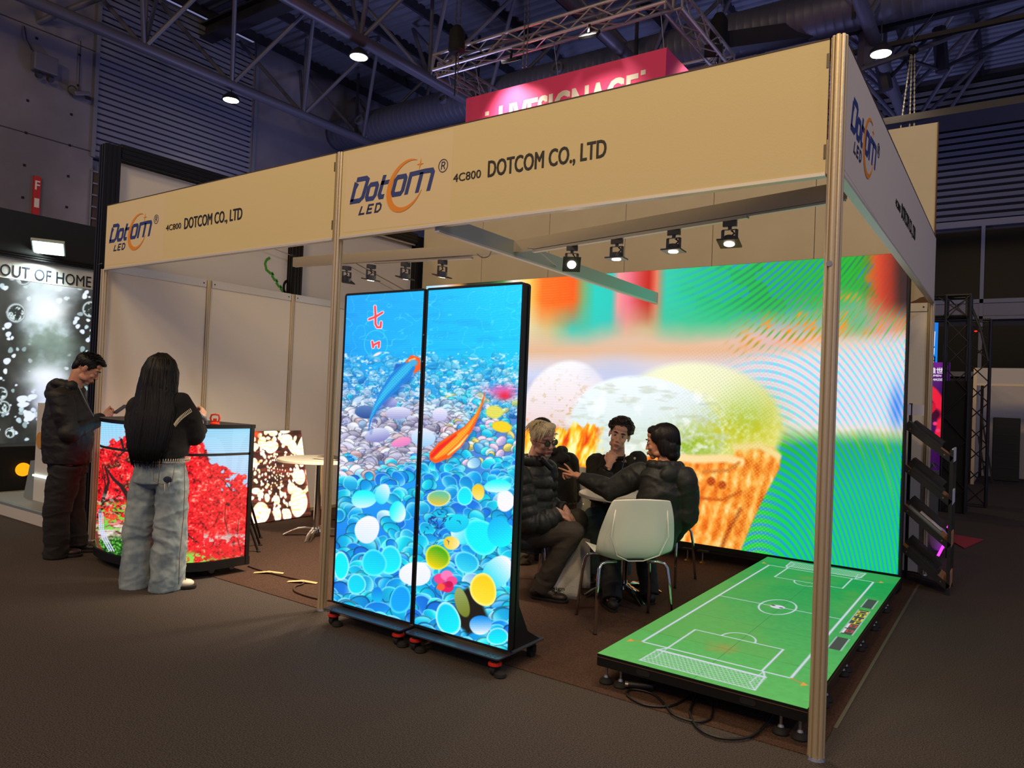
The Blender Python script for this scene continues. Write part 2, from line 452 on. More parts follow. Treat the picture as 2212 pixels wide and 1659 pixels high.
# high bay lamps seen in the picture
M_lens = emat('high_bay_lens', (255, 236, 190), 14)
def high_bay(loc, label):
    rt = empty('high_bay_lamp', loc, label=label, cat='ceiling lamp', group=None)
    MB().lathe([(.06, .16), (.10, .13), (.17, .06), (.19, 0), (.175, -.005)], 20).build('reflector', M_pipe_d, rt, smooth=True)
    MB().lathe([(.16, -.01), (.165, .0)], 20).build('lens', M_lens, rt)
    MB().cone((0, 0, .15), (0, 0, .27 if loc[0] < -5 else ZD - loc[2] - .2), .012).build('hook', M_pipe_d, rt)
    lamp('high_bay_light', 'SPOT', Vector(loc) + Vector((0, 0, -.03)), 120, (1, .78, .5), .15, Vector(loc) - Vector((0, 0, 5)), 120)
high_bay(Vector((-13.68, 6.15, 7.66)), 'lit round high bay lamp hanging in front of the louvre field')
high_bay(Vector((-9.65, 6.13, 7.66)), 'lit round high bay lamp under the chord left of the pink sign')
high_bay(at(1903, 116, 12.3), 'lit round high bay lamp above the right corner of the booth')
# ================================================================== the stand
H1, H2, DB = 2.398, 2.958, 4.16
M_fas = mat('fascia_board', (212, 194, 142), .55, bump=(120, .05))  # white board, warm light on the front put into its colour
M_fas2 = mat('fascia_board_side', (206, 196, 184), .55, bump=(120, .05))  # the same white board without the warm light tint
M_stick = mat('sticker_vinyl', (216, 196, 152), .42)
M_blue = mat('logo_blue', (34, 54, 122), .5)
M_navy = mat('logo_navy', (28, 34, 84), .5)
M_ink = mat('letter_black', (14, 13, 14), .5)
M_org = mat('logo_orange', (222, 136, 24), .5)
M_edge = mat('fascia_rail', (214, 208, 200), .4, .4)

def post(x, y, z1, label, w=.052):
    rt = empty('aluminium_post', (x, y, 0), label=label, cat='post')
    # octagonal system extrusion: core with eight round-edged grooves
    core = MB()
    n = 8; r = w / 2
    poly = []
    for k in range(n):
        a = 2 * PI * (k + .5) / n
        for da, rr in ((-.36, 1.0), (-.12, 1.04), (.12, 1.04), (.36, 1.0)): pass
    for k in range(n):
        a = 2 * PI * k / n
        for da, rr in ((-.27, 1.0), (-.1, 1.06), (.1, 1.06), (.27, 1.0), (.30, .74), (.485, .74)):
            poly.append((r * rr * math.cos(a + da), r * rr * math.sin(a + da)))
    core.prism(poly, 0.0, z1); core.build('extrusion', M_alu, rt)
    MB().cone((0, 0, 0), (0, 0, .012), r * 1.25, r * 1.1).build('foot_cap', M_zinc, rt)
    return rt
post(0, 0, H2 + .01, 'near right corner post of the booth in grooved aluminium', .062)
post(-3, 0, H2, 'middle front post between the two fascia boards', .058)
post(-6.03, 0, H1, 'left front post beside the black frame and the standing man', .058)
post(-6.05, 1.02, 2.46, 'wall post behind the long haired woman on the left wall')
post(-6.05, 2.05, 2.46, 'wall post above the leaning screen on the left wall')
post(-6.05, 3.1, 2.46, 'last wall post on the left wall, behind the middle front post')
post(0, DB, H1, 'rear right post behind the literature rack')
mb = MB()
bolt = MB().cone((-.005, -.036, 2.02), (-.005, -.03, 2.02), .012); bolt.build('lock_screw', M_zinc, bpy.data.objects['aluminium_post'])

def rail(a, b, label):
    rt = empty('cross_rail', a, label=label, cat='rail'); a = Vector(a); b = Vector(b)
    MB().bar((0, 0, 0), b - a, .03, .075).build('extrusion', mat('rail_white_alu', (214, 212, 210), .35, .35), rt)
    d = (b - a).normalized()
    for t in (.03, (b - a).length - .03):
        for s in (-1, 1):
            n = Vector((0, 0, 1)).cross(d) * (.0155 * s); MB().cone(d * t, d * t + n, .008, n=8).build('screw', M_ink, rt)
    return rt
# left wall panels + rails
def panel(a, b, label):
    rt = empty('wall_panel', a, label=label, cat='wall panel'); d = Vector(b) - Vector(a)
    MB().bb((-.004, .02, .02), (.004, d.y - .02, 2.39)).build('board', M_white, rt)
    MB().bb((-.012, .03, .0), (.012, d.y - .03, .04)).build('bottom_rail', M_alu, rt)
ys = [0.0, 1.02, 2.05, 3.1, 4.16]
pl_ = ['front white panel of the left booth wall, behind the standing man', 'second white panel of the left booth wall, behind the woman and the counter',
       'third white panel of the left booth wall, behind the leaning screen', 'rear white panel of the left booth wall, behind the round table']
for i in range(4):
    panel((-6.05, ys[i], 0), (-6.05, ys[i + 1], 0), pl_[i])
    rail((-6.05, ys[i] + .03, 2.425), (-6.05, ys[i + 1] - .03, 2.425), 'white top rail over the ' + pl_[i].split(' of ')[0] + ' of the left wall')
# rear: low white panel right of the LED wall (the shell's own back panel)
rt = empty('wall_panel', (-1.0, DB, 0), label='dim white back panel between the LED wall edge and the rear post', cat='wall panel')
MB().bb((0, -.004, .02), (.97, .004, 2.36)).build('board', M_white, rt)
rail((-1.0, DB, 2.36), (-.03, DB, 2.36), 'white top rail over the back panel beside the rear post')

# tall white wall of the neighbour behind
for i in range(6):
    x1 = -.0 - i * 1.017; x0 = x1 - 1.017
    labs = ['right end board of the tall white wall above the side fascia', 'second board from the right of the tall white wall behind the LED wall', 'third board from the right of the tall white wall behind the LED wall',
            'fourth board from the right of the tall white wall, over the first spotlights', 'fifth board from the right of the tall white wall, over the pebble screens', 'left end board of the tall white wall, beside the black frame']
    rt = empty('tall_wall_board', (x0, DB + .09, 0), label=labs[i], cat='wall panel', )
    MB().bb((.003, -.012, .0), (1.014, .012, 4.03)).build('board', mat('tall_board', (188, 176, 150), .6, noise=(3, .06)), rt)
    if i == 0: MB().bb((1.014, -.02, 0), (1.022, .02, 4.03)).build('edge_strip', mat('raw_edge', (96, 66, 44), .8), rt)
# worn brown patch at the top corner of the right board
o = MB().prism([(0, 0), (.17, 0), (.19, .1), (.16, .085), (.14, .06), (.1, .05), (.07, .03)], 0, .003).build('chipped_patch', mat('raw_edge', (96, 66, 44), .8))
o.location = (-.2, DB + .066, 2.405); o.rotation_euler = (R(90), 0, 0); o.parent = None
o.parent = bpy.data.objects['tall_wall_board']; o.location = (1.017 - .2, -.024, 2.405)

# black frame of the next stand, running back along the left wall
XF = -6.22
M_bf = mat('black_frame_profile', (16, 16, 17), .4, .2)
rt = empty('black_frame_structure', (XF, 0, 0), label='tall black grooved frame of the neighbouring stand behind the left wall', cat='frame')
def bprof(a, b, w, pieces, name):
    a = Vector(a); b = Vector(b); mb = MB(); mb.bar(a, b, w, w, (1, 0, 0))
    d = (b - a).normalized(); s = Vector((1, 0, 0)); t = d.cross(s)
    for k in (-1, 0, 1):
        for sg in (-1, 1):
            mb.bar(a + s * (sg * w * .5) + t * (k * w * .32), b + s * (sg * w * .5) + t * (k * w * .32), w * .18, .014, s)
            mb.bar(a + t * (sg * w * .5) + s * (k * w * .32), b + t * (sg * w * .5) + s * (k * w * .32), w * .18, .014, t)
    mb.build(name, M_bf, rt)
bprof((0, .09, 0), (0, .09, 3.56), .13, 3, 'post'); bprof((0, 2.19, 0), (0, 2.19, 3.5), .13, 3, 'post'); bprof((0, 4.24, 0), (0, 4.24, 3.56), .13, 3, 'post')
bprof((0, .16, 3.52), (0, 4.17, 3.52), .13, 3, 'top_beam')
M_fab = mat('pale_stretch_fabric', (212, 206, 200), .7)
MB().bb((-.05, .16, .1), (-.035, 2.12, 3.44)).build('fabric', M_fab, rt); MB().bb((-.05, 2.26, .1), (-.035, 4.17, 3.44)).build('fabric', M_fab, rt)
MB().bb((.0, 1.0, 3.43), (.03, 4.17, 3.45)).build('light_strip', M_edge, rt)
# tensioned rod with end knobs
MB().cone((.07, 2.9, 3.03), (.07, 4.15, 2.74), .006).build('rod', M_zinc, rt); MB().ell((.08, 4.14, 2.745), (.02, .03, .03)).build('knob', M_ink, rt)
MB().ell((.08, 2.1, 2.91), (.02, .03, .03)).build('knob', M_ink, rt); MB().cone((.075, 1.1, 3.04), (.075, 2.1, 2.91), .004).build('rod', M_zinc, rt)
# green scalloped leaf mark and dark letter on the fabric
f = lambda x, y, z: (-.034 + z, x, y)
mb = MB(); g0 = [(1.88, 2.86), (1.83, 2.82), (1.83, 2.75), (1.87, 2.70), (1.93, 2.69), (1.935, 2.64), (1.99, 2.62), (2.0, 2.57), (2.05, 2.56), (2.06, 2.52), (2.11, 2.5)]
for i in range(len(g0) - 1):
    stroke2(mb, [g0[i], ((g0[i][0] + g0[i + 1][0]) / 2 - .012, (g0[i][1] + g0[i + 1][1]) / 2 - .008), g0[i + 1]], .03, f)
mb.build('green_leaf_mark', mat('leaf_green', (70, 150, 50), .5), rt)
mb = MB(); stroke2(mb, arc2(2.13, 2.56, .05, .075, 0, 360, 20)[:-1], .03, f, closed=True); stroke2(mb, [(2.18, 2.66), (2.18, 2.47)], .03, f); mb.build('dark_letter', M_ink, rt)

# fascia boards
def logo(F, x0, z0, k, parent, side=False):
    """company mark: x0, z0 = lower left of the D; k = scale (1 = 0.66 m wide)"""
    sl = .30
    def G(x, y, z): return F(x0 + (x + y * sl) * k, z0 + y * k, z)
    blue = MB(); w = .030
    # D  (open top-left corner)
    stroke2(blue, [(.035, .105), (.013, .012), (.0, .0)][:1] + [(.012, .115), (.012, .012)], w, G)
    stroke2(blue, [(.0, .012), (.085, .012), (.107, .03), (.115, .135), (.095, .148), (.012, .148)], w, G)
    # o
    stroke2(blue, [(.155, .012), (.205, .012), (.217, .03), (.217, .085), (.205, .1), (.155, .1), (.143, .085), (.143, .03)], w * .95, G, closed=True)
    # t
    stroke2(blue, [(.262, .145), (.254, .03), (.268, .012), (.30, .012)], w * .95, G); stroke2(blue, [(.245, .098), (.318, .098)], w * .85, G)
    # o
    stroke2(blue, [(.382, .012), (.44, .012), (.452, .03), (.452, .1), (.44, .115), (.382, .115), (.37, .1), (.37, .03)], w * .95, G, closed=True)
    # m
    stroke2(blue, [(.49, .0), (.49, .118), (.60, .122), (.655, .12), (.668, .105), (.668, .0)], w * .95, G); stroke2(blue, [(.578, .0), (.578, .118)], w * .95, G)
    blue.build('logo_letters', M_blue, parent)
    # LED
    nv = MB()
    def G2(x, y, z): return F(x0 + (.09 + (x + y * .25)) * k, z0 + (-.083 + y) * k, z)
    stroke2(nv, [(.01, .055), (.0, .006), (.045, .006)], .012, G2)
    stroke2(nv, [(.115, .055), (.072, .055), (.068, .006), (.11, .006)], .012, G2); stroke2(nv, [(.07, .03), (.106, .03)], .012, G2)
    stroke2(nv, [(.14, .006), (.165, .006), (.182, .02), (.182, .042), (.168, .055), (.14, .055)], .012, G2, closed=True)
    nv.build('logo_led_letters', M_navy, parent)
    # crescent swoosh: outer and inner arc with different centres
    oc = MB(); n = 46; cx, cy = .468, .055; O = []; I = []
    for i in range(n + 1):
        t = i / n; a = R(66 + (345 - 66) * t); wd = .036 * math.sin(PI * t) ** .9 + .0015
        O.append((cx + .150 * math.cos(a), cy + .158 * math.sin(a))); I.append((cx + (.150 - wd) * math.cos(a), cy + (.158 - wd) * math.sin(a)))
    for i in range(n): oc.prism([O[i], O[i + 1], I[i + 1], I[i]], 0.0004, .0022, lambda x, y, z: F(x0 + (x + (y) * .22) * k, z0 + y * k, z))
    sx, sy = .563, .17
    st = []
    for j in range(8):
        a = PI / 4 * j; r = (.026 if j % 4 == 0 else .032) if j % 2 == 0 else .007
        st.append((sx + r * math.cos(a), sy + r * math.sin(a)))
    oc.prism(st, 0, .002, lambda x, y, z: F(x0 + (x + y * .2) * k, z0 + y * k, z))
    oc.build('logo_crescent', M_org, parent)
    rg = MB(); H = lambda x, y, z: F(x0 + x * k, z0 + y * k, z)
    stroke2(rg, arc2(.777, .133, .034, .037, 0, 360, 26)[:-1], .005, H, closed=True)
    stroke2(rg, [(.764, .112), (.768, .154), (.785, .154), (.791, .145), (.784, .134), (.766, .133)], .006, H); stroke2(rg, [(.779, .133), (.79, .112)], .006, H)
    rg.build('registered_mark', M_navy, parent)

def fascia(rootloc, F, L, m, label, logoat, txt, seam):
    rt = empty('fascia_board', rootloc, label=label, cat='fascia')
    mb = MB(); mb.prism([(0.035, H1 + .004), (L - .035, H1 + .004), (L - .035, H2), (.035, H2)], -.012, 0, F); mb.build('board', m, rt)
    mb = MB(); mb.prism([(0.035, H1 - .01), (L - .035, H1 - .01), (L - .035, H1 + .004), (.035, H1 + .004)], -.035, .004, F); mb.build('bottom_rail', M_edge, rt)
    mb = MB(); mb.prism([(0.035, H2 - .002), (L - .035, H2 - .002), (L - .035, H2 + .004), (.035, H2 + .004)], -.02, .002, F); mb.build('top_rail', mat('top_rail_brown', (60, 44, 40), .6), rt)
    mb = MB(); mb.prism([(seam[0], H1 + .03), (seam[1], H1 + .012), (seam[1], H2 - .022), (seam[0], H2 - .035)], 0.0, .0006, F); mb.build('logo_sticker', M_stick if m is M_fas else M_fas2, rt)
    logo(lambda x, y, z: F(x, y, z + .0008), logoat[0], logoat[1], logoat[2], rt)
    for s, x, z, h, wd, bo in txt:
        t = text_mesh(s, h, wd, bo); mapv(t, lambda a, b, c: F(x + a, z + b, c + .0008)); t.build('lettering', M_ink, rt)
    for z in (H1 + .09, H2 - .09):
        mb = MB(); mb.prism([(L - .044, z - .03), (L - .036, z - .03), (L - .036, z + .03), (L - .044, z + .03)], -.01, .003, F); mb.build('clip', M_alu_d, rt)
    return rt
FY = -.022
fascia((-3, 0, 0), lambda x, y, z: (x, FY - z, y), 3.0, M_fas, 'wide front fascia board with blue and orange logo, on the right',
       (.118, 2.606, .99), [('4C800', .968, 2.63, .046, .197, .006), ('DOTCOM CO., LTD', 1.215, 2.626, .089, .727, .014)], (.07, .955))
fascia((-6.03, 0, 0), lambda x, y, z: (x, FY - z, y), 3.03, M_fas, 'front fascia board with logo above the curved red maple counter, on the left',
       (.10, 2.622, .97), [('4C800', 1.008, 2.64, .046, .215, .006), ('DOTCOM CO., LTD', 1.27, 2.63, .085, .745, .014)], (.04, .98))
fascia((0, 0, 0), lambda x, y, z: (.022 + z, x, y), DB, M_fas2, 'side fascia board seen at a steep angle on the right of the booth',
       (.155, 2.634, .96), [('4C800', 1.57, 2.64, .046, .215, .006), ('DOTCOM CO., LTD', 1.84, 2.63, .088, .745, .014)], (.05, .98))

# ceiling rails inside
rt = empty('ceiling_rail', (-2.16, 0, 2.42), label='aluminium cross rail running from front fascia to the LED wall', cat='rail')
MB().bar((0.0, .0, 0), (-.03, 4.1, -.02), .03, .10).build('extrusion', mat('rail_grey_green', (176, 182, 178), .4, .5), rt)
MB().bar((0.0, .0, -.053), (-.03, 4.1, -.073), .034, .012).build('lip', M_edge, rt)
A0, A1, A2 = Vector((-4.22, .62, 2.44)), Vector((-2.17, .79, 2.425)), Vector((-.03, .38, 2.43))
M_bm = mat('beam_taupe', (204, 194, 178), .5, .2)
r1 = empty('ceiling_rail', A0, label='ceiling rail over the pebble screens carrying four spotlights', cat='rail')
MB().bar((0, 0, 0), A1 - A0, .04, .075).build('extrusion', M_bm, r1)
MB().bar(Vector((.85, .07, -.05)), (A1 - A0) - Vector((.33, .02, .05)), .03, .016).build('track', M_edge, r1)
r2 = empty('ceiling_rail', A1, label='ceiling rail slanting to the corner post carrying four spotlights', cat='rail')
MB().bar((0.02, 0, 0), A2 - A1, .04, .075).build('extrusion', M_bm, r2)
dd = (A2 - A1)
MB().bar(dd * .09 + Vector((0, 0, -.05)), dd * .78 + Vector((0, 0, -.05)), .03, .016).build('track', M_edge, r2)
MB().bar(dd * .77 + Vector((0, 0, -.045)), dd * 1.0 + Vector((0, 0, -.045)), .02, .01).build('track_end', M_edge, r2)
# loose white cables
def cable(name, pts, r, m, label, cat='cable', n=6):
    P = [Vector(p) for p in pts]; Q = []
    for i in range(len(P) - 1):
        p0 = P[max(i - 1, 0)]; p1 = P[i]; p2 = P[i + 1]; p3 = P[min(i + 2, len(P) - 1)]
        for k in range(8):
            t = k / 8; Q.append(.5 * ((2 * p1) + (p2 - p0) * t + (2 * p0 - 5 * p1 + 4 * p2 - p3) * t * t + (3 * p1 - p0 - 3 * p2 + p3) * t ** 3))
    Q.append(P[-1]); root = P[0].copy(); o = MB().tube([q - root for q in Q], r, n).build(name, m, smooth='full'); o.location = root
    return tag(o, label, cat)
M_wc = mat('white_cable', (206, 194, 176), .5)
cable('power_cable', [at(1030, 548, 4.86), at(1042, 556, 4.86), at(1056, 553, 4.86), at(1062, 538, 4.86), at(1063, 528, 4.86)], .004, M_wc, 'short white cable looping below the ceiling rail over the pebble screens')
cable('power_cable', [at(1140, 535, 4.7), at(1155, 538, 4.75), at(1175, 552, 4.9), at(1200, 573, 5.3), at(1225, 585, 5.7), at(1252, 588, 6.1)], .005, M_wc, 'long white cable sagging along the cross rail towards the LED wall')

# track spotlights
M_sp = mat('spot_grey', (110, 108, 106), .4, .6)
M_led = emat('spot_lens', (255, 240, 212), 9)
def spot(top, yaw, tilt, label, e=24):
    rt = empty('track_spotlight', top, yaw, label=label, cat='spotlight')
    MB().bb((-.035, -.014, -.03), (.035, .014, 0)).build('adapter', M_sp, rt, bevel=.003)
    MB().cone((0, 0, -.03), (0, 0, -.045), .01).build('pivot', M_sp, rt)
    y = MB()
    for s in (-1, 1): y.bar((s * .035, 0, -.045), (s * .035, 0, -.105), .004, .016, (1, 0, 0))
    y.bar((-.037, 0, -.045), (.037, 0, -.045), .016, .004); y.build('yoke', M_sp, rt)
    MB().tube([(0, .01, -.04), (.02, .02, -.06), (-.01, .025, -.08), (.015, .02, -.1)], .005, 6).build('cord', M_ink, rt, smooth='full')
    q = Matrix.Rotation(tilt, 3, 'X')
    MB().add([q @ Vector(v) + Vector((0, 0, -.11)) for v in [(-.055, -.05, 0), (.055, -.05, 0), (.055, .05, 0), (-.055, .05, 0), (-.055, -.05, -.008), (.055, -.05, -.008), (.055, .05, -.008), (-.055, .05, -.008)]],
             [(3, 2, 1, 0), (4, 5, 6, 7), (0, 1, 5, 4), (1, 2, 6, 5), (2, 3, 7, 6), (3, 0, 4, 7)]).lathe([(.03, .03), (.034, .0)], 14, (0, 0, -.11), q).build('lamp_head', M_sp, rt)
    MB().lathe([(.027, -.0085), (.026, -.012)], 16, (0, 0, -.11), q).build('lens', M_led, rt)
    d = Matrix.Rotation(yaw, 3, 'Z') @ (q @ Vector((0, 0, -1)))
    p = Vector(top) + Matrix.Rotation(yaw, 3, 'Z') @ (q @ Vector((0, 0, -.02)) + Vector((0, 0, -.11)))
    lamp('spotlight_beam', 'SPOT', p, e, (1, .82, .58), .03, p + d, 100, .8)
def on(A, B, px):                       # the point of a rail seen at a photo column
    lo, hi = 0., 1.
    for _ in range(40):
        t = (lo + hi) / 2; d = A.lerp(B, t) - CAM
        x = 1106 + FPX * d.dot(_r) / d.dot(_f)
        if x < px: lo = t
        else: hi = t
    return A.lerp(B, lo) + Vector((0, 0, -.058))
for px, yw, tl, lab in ((750, .3, .7, 'spotlight right beside the middle front post, lit and turned sideways'), (803, .2, .0, 'second spotlight from the middle front post, wide and facing down'),
                        (877, .1, .2, 'third spotlight from the middle front post, in front of the black frame'), (957, .1, .2, 'fourth spotlight, last one before the cross rail')):
    spot(on(A0, A1, px), R(75) + yw * .2, .2 + tl * .4, lab, 110)
for px, yw, tl, lab in ((1237, .6, -.9, 'first spotlight right of the cross rail, tilted to the viewer'), (1334, .1, .0, 'second spotlight right of the cross rail, facing down'),
                        (1457, .0, -.05, 'third spotlight right of the cross rail, facing down'), (1578, .1, -.25, 'spotlight nearest to the corner post')):
    spot(on(A1, A2, px), yw, tl, lab)
# ================================================================== screens (each a grid of coloured diodes held in the mesh)
def S(r, g, b): return np.array([r, g, b], float) / 255
class Art:
    """a picture painted on a surface; px, py are its drawing coordinates for every diode"""
    def __init__(s, px, py): s.x, s.y = px, py; s.c = np.zeros(px.shape + (3,))
    def mix(s, m, c):
        m = np.clip(m, 0, 1)[..., None]; c = np.asarray(c, float); s.c = s.c * (1 - m) + c * m
    def ell(s, cx, cy, rx, ry, c, rot=0, soft=1.0, wob=0, seed=0, power=2.0):
        R_ = max(rx, ry) * 1.25 + soft; bx = (np.abs(s.x - cx) < R_) & (np.abs(s.y - cy) < R_)
        if not bx.any(): return None
        ii = np.where(bx.any(1))[0]; jj = np.where(bx.any(0))[0]; sl = (slice(ii[0], ii[-1] + 1), slice(jj[0], jj[-1] + 1))
        X, Y = s.x[sl] - cx, s.y[sl] - cy; a = R(rot); u = (X * math.cos(a) + Y * math.sin(a)) / rx; v = (-X * math.sin(a) + Y * math.cos(a)) / ry
        d = (np.abs(u) ** power + np.abs(v) ** power) ** (1 / power)
        if wob: th = np.arctan2(v, u); d = d * (1 + wob * np.sin(2 * th + seed) + wob * .7 * np.sin(3 * th + seed * 2.3))
        m = np.clip((1 - d) * min(rx, ry) / soft + .5, 0, 1)
        cc = c(u, v, d) if callable(c) else np.broadcast_to(np.asarray(c, float), d.shape + (3,))
        s.c[sl] = s.c[sl] * (1 - m[..., None]) + cc * m[..., None]
    def poly(s, pts, c, soft=1.0, alpha=1):
        P = np.asarray(pts, float); x0, y0 = P.min(0) - soft; x1, y1 = P.max(0) + soft
        bx = (s.x > x0) & (s.x < x1) & (s.y > y0) & (s.y < y1)
        if not bx.any(): return
        ii = np.where(bx.any(1))[0]; jj = np.where(bx.any(0))[0]; sl = (slice(ii[0], ii[-1] + 1), slice(jj[0], jj[-1] + 1))
        X, Y = s.x[sl], s.y[sl]; ins = np.zeros(X.shape, bool); dm = np.full(X.shape, 1e9); n = len(P)
        for i in range(n):
            ax, ay = P[i]; bx_, by_ = P[(i + 1) % n]
            cnd = ((ay > Y) != (by_ > Y)) & (X < (bx_ - ax) * (Y - ay) / ((by_ - ay) or 1e-9) + ax); ins ^= cnd
            dx, dy = bx_ - ax, by_ - ay; t = np.clip(((X - ax) * dx + (Y - ay) * dy) / (dx * dx + dy * dy + 1e-9), 0, 1)
            dm = np.minimum(dm, np.hypot(X - ax - t * dx, Y - ay - t * dy))
        d = np.where(ins, dm, -dm); m = np.clip(d / soft + .5, 0, 1) * alpha
        cc = c(X, Y) if callable(c) else np.asarray(c, float)
        s.c[sl] = s.c[sl] * (1 - m[..., None]) + cc * m[..., None]
    def line(s, pts, w, c, soft=1.0, alpha=1):
        P = np.asarray(pts, float); n = len(P); W = w if isinstance(w, (list, tuple)) else [w] * n; mx = max(W)
        bx = (s.x > P[:, 0].min() - mx - soft) & (s.x < P[:, 0].max() + mx + soft) & (s.y > P[:, 1].min() - mx - soft) & (s.y < P[:, 1].max() + mx + soft)
        if not bx.any(): return
        ii = np.where(bx.any(1))[0]; jj = np.where(bx.any(0))[0]; sl = (slice(ii[0], ii[-1] + 1), slice(jj[0], jj[-1] + 1))
        X, Y = s.x[sl], s.y[sl]; d = np.full(X.shape, -1e9)
        for i in range(n - 1):
            ax, ay = P[i]; dx, dy = P[i + 1] - P[i]; t = np.clip(((X - ax) * dx + (Y - ay) * dy) / (dx * dx + dy * dy + 1e-9), 0, 1)
            d = np.maximum(d, (W[i] * (1 - t) + W[i + 1] * t) / 2 - np.hypot(X - ax - t * dx, Y - ay - t * dy))
        m = np.clip(d / soft + .5, 0, 1) * alpha; s.c[sl] = s.c[sl] * (1 - m[..., None]) + np.asarray(c, float) * m[..., None]

def to_lin(c):
    c = np.clip(c, 0, 1); return np.where(c <= .04045, c / 12.92, ((c + .055) / 1.055) ** 2.4)
def led_mesh(name, P, C, m, parent):
    """P: rows x cols x 3 points, C the colours"""
    h, w_ = C.shape[:2]; me = bpy.data.meshes.new(name); me.vertices.add(h * w_)
    me.vertices.foreach_set('co', np.ascontiguousarray(P, np.float32).ravel())
    nf = (h - 1) * (w_ - 1); me.loops.add(nf * 4); me.polygons.add(nf)
    I, J = np.meshgrid(np.arange(h - 1), np.arange(w_ - 1), indexing='ij'); a = (I * w_ + J).ravel()
    q = np.stack([a, a + 1, a + w_ + 1, a + w_], 1).astype(np.int32)
    me.loops.foreach_set('vertex_index', q.ravel()); me.polygons.foreach_set('loop_start', np.arange(nf, dtype=np.int32) * 4)
    me.update(calc_edges=True)
    at_ = me.color_attributes.new('pixels', 'FLOAT_COLOR', 'POINT')
    rgba = np.ones((h * w_, 4), np.float32); rgba[:, :3] = to_lin(C).reshape(-1, 3); at_.data.foreach_set('color', rgba.ravel())
    me.materials.append(m); o = bpy.data.objects.new(name, me); col.objects.link(o); o.parent = parent
    return o
def px_of(P):
    """drawing coordinates of points on a screen plane"""
    D = P - np.array(CAM); f, r, u = np.array(_f), np.array(_r), np.array(_u); z = D @ f
    return 1106 + FPX * (D @ r) / z, 829.5 - FPX * (D @ u) / z
def flat_grid(x0, x1, z0, z1, y, step):
    nx, nz = int((x1 - x0) / step) + 1, int((z1 - z0) / step) + 1
    X, Z = np.meshgrid(np.linspace(x0, x1, nx), np.linspace(z0, z1, nz)); return np.stack([X, np.full_like(X, y), Z], -1)
M_scr = screen_mat('led_display', .86)
def lerp_map(v, stops):
    v = np.asarray(v, float); xs = [s[0] for s in stops]; cs = np.array([s[1] for s in stops], float) / 255
    return np.stack([np.interp(v, xs, cs[:, k]) for k in range(3)], -1)

